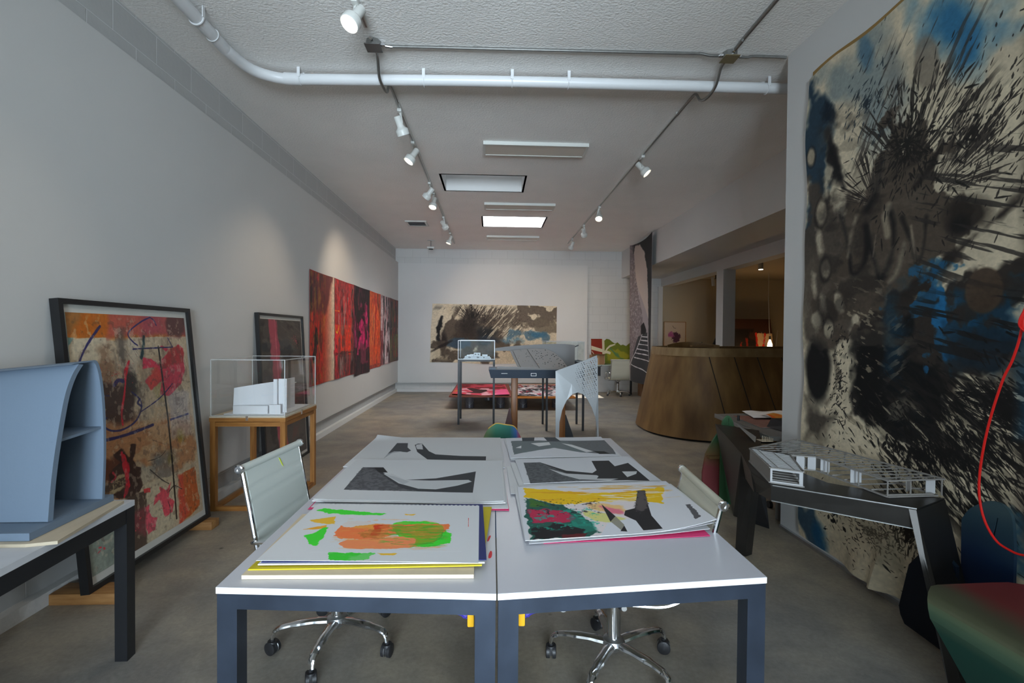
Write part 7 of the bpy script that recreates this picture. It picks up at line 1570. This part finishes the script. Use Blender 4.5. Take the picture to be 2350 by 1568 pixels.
sp_ = [(p[1], p[2]) for p in [(2.100,2.187,0.524),(2.100,2.248,0.446),(2.100,2.307,0.357),(2.100,2.354,0.123),(2.100,2.345,0.083),(2.100,2.323,0.047),(2.100,2.210,0.035),(2.100,2.094,0.021)]]
plank(sp_ + [(2.09, .0), (2.09, .45)], lambda p: (2.13-(p[0]-2.1)*.12, p[0], p[1]), (.018, 0, 0), 'side_panel', nb, t)
bk_ = cr([Vector((p[1], p[2], 0)) for p in [(2.215,2.185,0.633),(2.215,2.154,0.690),(2.215,2.114,0.729),(2.215,2.065,0.762),(2.215,2.018,0.767),(2.215,1.981,0.744),(2.215,1.964,0.703),(2.215,1.951,0.596)]], 5)
plank([(2.17, .35)] + [(p.x, p.y) for p in bk_] + [(1.93, .0), (2.17, .0)], lambda p: (2.222+.045*p[1], p[0], p[1]), (.014, 0, 0), 'backrest', bb2, t, holes=[[(2.035, .60), (2.043, .60), (2.028, .70), (2.022, .70)]])
# near bench with red top folding into green front
zt_ = .52
t = thing('folded_bench', 'red-topped green folded bench in the bottom right corner', 'bench', (1.9, 1.5, 0))
a0 = Vector((1.748, 1.812, zt_)); a1 = Vector((2.075, 1.826, zt_)); a2 = Vector((2.20, 1.74, zt_)); r0 = Vector((1.655, 1.728, zt_-.012)); r1 = Vector((1.685, 1.20, zt_-.012))
ft = mat('red sprayed top', srgb(128, 52, 52), .5, col2=srgb(86, 84, 66), vscale=3.2)
fg = fade('green front fade', [(0, srgb(22, 54, 48)), (.78, srgb(30, 70, 60)), (.90, srgb(76, 98, 78)), (1, srgb(86, 94, 68))], hi_=.52, n_amt=.02)
ff = fade('top across fade', [(0, srgb(86, 92, 68)), (.28, srgb(74, 74, 58)), (.5, srgb(104, 44, 44)), (1, srgb(104, 40, 44))], 'X', 1.60, 2.2, n_amt=.10)
b = MB()
ROW = [[Vector((2.22, 1.76, zt_)), Vector((2.22, 1.0, zt_))], [a1+Vector((.0, 0, 0)), Vector((2.0, 1.0, zt_))], [a0, Vector((1.80, 1.0, zt_))], [Vector((1.690, 1.765, zt_-.003)), Vector((1.74, 1.0, zt_-.003))], [Vector((1.662, 1.738, zt_-.014)), Vector((1.705, 1.0, zt_-.014))], [Vector((1.650, 1.722, zt_-.040)), Vector((1.685, 1.0, zt_-.040))], [Vector((1.652, 1.715, zt_-.075)), Vector((1.682, 1.0, zt_-.075))]]
def bench_f(u, v):
    i = v*(len(ROW)-1); k = min(int(i), len(ROW)-2); f = i-k
    p = ROW[k][0].lerp(ROW[k+1][0], f); q_ = ROW[k][1].lerp(ROW[k+1][1], f); return p.lerp(q_, u)
b.grid(lambda u, v: bench_f(u, v*.72), 6, 18, 0, (.006, 0, -.018)); b.build('seat_top', ff, t)
b = MB(); b.grid(lambda u, v: bench_f(u, .72+.28*v), 6, 8, 0, (.014, 0, -.01)); b.build('front_roll', fg, t)
b = MB(); b.hexa([(1.80, 1.52, 0), (1.84, 1.0, 0), (1.86, 1.0, 0), (1.82, 1.53, 0)], [(1.652, 1.715, zt_-.074), (1.682, 1.0, zt_-.074), (1.702, 1.0, zt_-.074), (1.672, 1.72, zt_-.074)]); b.build('front_panel', fg, t, smooth=0)
b = MB(); b.hexa([(1.82, 1.53, 0), (2.1, 1.70, 0), (2.1, 1.72, 0), (1.82, 1.55, 0)], [(1.672, 1.72, zt_-.08), (2.2, 1.76, zt_-.02), (2.2, 1.74, zt_-.02), (1.672, 1.70, zt_-.08)]); b.build('end_panel', fg, t, smooth=0)

# red cord with coil
t = thing('extension_cord', 'red extension cord hanging in a coil at the right edge', 'cord', (2.15, 1.86, 1.6))
b = MB(); b.tube(cr([Vector(p) for p in [(2.150,1.818,1.736),(2.150,1.832,1.651),(2.150,1.852,1.564),(2.150,1.867,1.484),(2.150,1.891,1.403),(2.150,1.926,1.318),(2.150,1.975,1.135),(2.150,2.005,0.957),(2.150,2.011,0.820),(2.150,1.988,0.713),(2.150,1.938,0.640),(2.150,1.877,0.621),(2.150,1.829,0.625),(2.150,1.753,0.652)]], 8), .0048, 8); b.build('hanging_cord', M['red_cord'], t)
for k in range(4):
    c0 = Vector((2.15-.013*k, 1.772+.005*k, 1.60-.006*k)); ra, rb_ = .070-.010*k, .125-.020*k
    b = MB(); b.tube([c0+Vector((.01*math.sin(3*a), ra*math.cos(a), rb_*math.sin(a))) for a in np.linspace(0, 2*PI, 33)[:-1]], .0048, 8, closed=True); b.build('cord_loop', M['red_cord'], t)
b = MB(); b.tube([(2.15, 1.80, 1.72), (2.17, 1.79, 1.76), (2.285, 1.79, 1.76)], .005, 8); b.build('wall_hook', M['zinc'], t)

# perforated metal table with artworks behind the wall end
t = thing('perforated_table', 'grey perforated metal table loaded with prints behind the white wall end', 'table', (2.7, 4.3, 0))
gx = [(2.285, 4.80), (3.5, 4.95), (3.5, 3.72), (2.215, 3.72)]
b = MB(); b.hexa([(x, y, .665) for x, y in gx[::-1]], [(x, y, .70) for x, y in gx[::-1]]); b.build('top', M['gridmetal'], t, smooth=0)
b = MB()
for k in range(46):
    f = k/46; x = gx[0][0]*(1-f)+gx[3][0]*f; y = gx[0][1]*(1-f)+gx[3][1]*f
    b.box((x+.004, y-.006, .7003), (x+.016, y+.006, .7025))
b.build('edge_perforation', M['alu'], t, smooth=0)['kind'] = 'stuff'
for x, y in ((2.36, 4.7), (3.4, 4.8), (3.4, 3.8), (2.36, 3.8)):
    b = MB(); b.box((x-.02, y-.02, 0), (x+.02, y+.02, .664)); b.build('leg', M['gridmetal'], t, smooth=0)
sal = mat('salmon stained sheet', srgb(150, 110, 98), .6, col2=srgb(120, 76, 64), vscale=7)
sheet('painted_sheet', 'salmon stained sheet lying on the perforated table', 'painting', [(2.34, 4.05), (2.9, 4.05), (2.95, 4.68), (2.40, 4.66)], .703, sal, lambda u, v: .002)
sheet('paper_sheet', 'crumpled white sheet at the back of the perforated table', 'paper sheet', [(2.5, 4.45), (3.1, 4.45), (3.2, 4.85), (2.6, 4.85)], .71, None, lambda u, v: .012+.012*math.sin(u*12)*math.sin(v*9))
org = mat('orange red crumpled sheet', srgb(232, 60, 26), .5, col2=srgb(206, 180, 60), vscale=12)
sheet('painted_sheet', 'orange and yellow crumpled sheet beside the white wall end', 'painting', [(2.62, 4.14), (3.2, 4.14), (3.2, 4.5), (2.62, 4.55)], .712, org, lambda u, v: .03+.012*math.sin(u*17+1)*math.sin(v*11))
t = thing('black_case', 'black case lying on the perforated table by the white wall end', 'case', (2.6, 4.0, .703))
b = MB(); b.hexa([(2.47, 3.76, .7035), (3.2, 3.76, .7035), (3.2, 4.1, .7035), (2.42, 4.1, .7035)], [(2.50, 3.80, .775), (3.2, 3.80, .775), (3.2, 4.08, .785), (2.45, 4.08, .785)]); b.build('shell', M['black_plastic'], t, smooth=0)
b = MB(); b.box((2.60, 3.765, .73), (2.75, 3.785, .745)); b.build('handle', M['zinc'], t, smooth=0)
b = MB(); b.cyl((2.335, 4.42, .703), (2.335, 4.42, .75), .012, n=10); setprops(b.build('marker_pen', M['black_plastic']), 'short dark upright marker on the edge of the perforated table', 'marker')
b = MB(); c0 = Vector((2.44, 4.07, .03)); b.tube([c0-Vector((.014, 0, 0)), c0+Vector((.014, 0, 0))], .030, 18)
t = thing('office_chair', 'office chair mostly hidden behind the folded steel table, only one castor showing', 'chair', (2.62, 4.25, 0)); b.build('castor', M['black_plastic'], t)
b = MB(); b.tube(cr([(2.44, 4.07, .065), (2.45, 4.075, .10), (2.52, 4.13, .118), (2.66, 4.25, .118)], 4), [.012]*4+[.016]*4+[.022]*5, 8); b.build('leg', M['chrome'], t)
b = MB(); b.cyl((2.66, 4.25, .09), (2.66, 4.25, .35), .028, n=14); b.build('column', M['chrome'], t)
b = MB(); b.box((2.45, 4.04, .36), (2.87, 4.46, .40), bev=.015); b.build('seat', M['leather_cream'], t)
# leaf on the floor
b = MB(); z = .002; b.hexa([(1.62, 1.975, 0), (1.655, 1.945, 0), (1.685, 1.925, 0), (1.66, 1.955, 0)], [(1.62, 1.975, z), (1.655, 1.945, z+.004), (1.685, 1.925, z), (1.66, 1.955, z+.004)]); setprops(b.build('dry_leaf', mat('dry leaf', srgb(110, 52, 40), .7), smooth=0), 'small dry reddish leaf on the floor at the right', 'leaf')
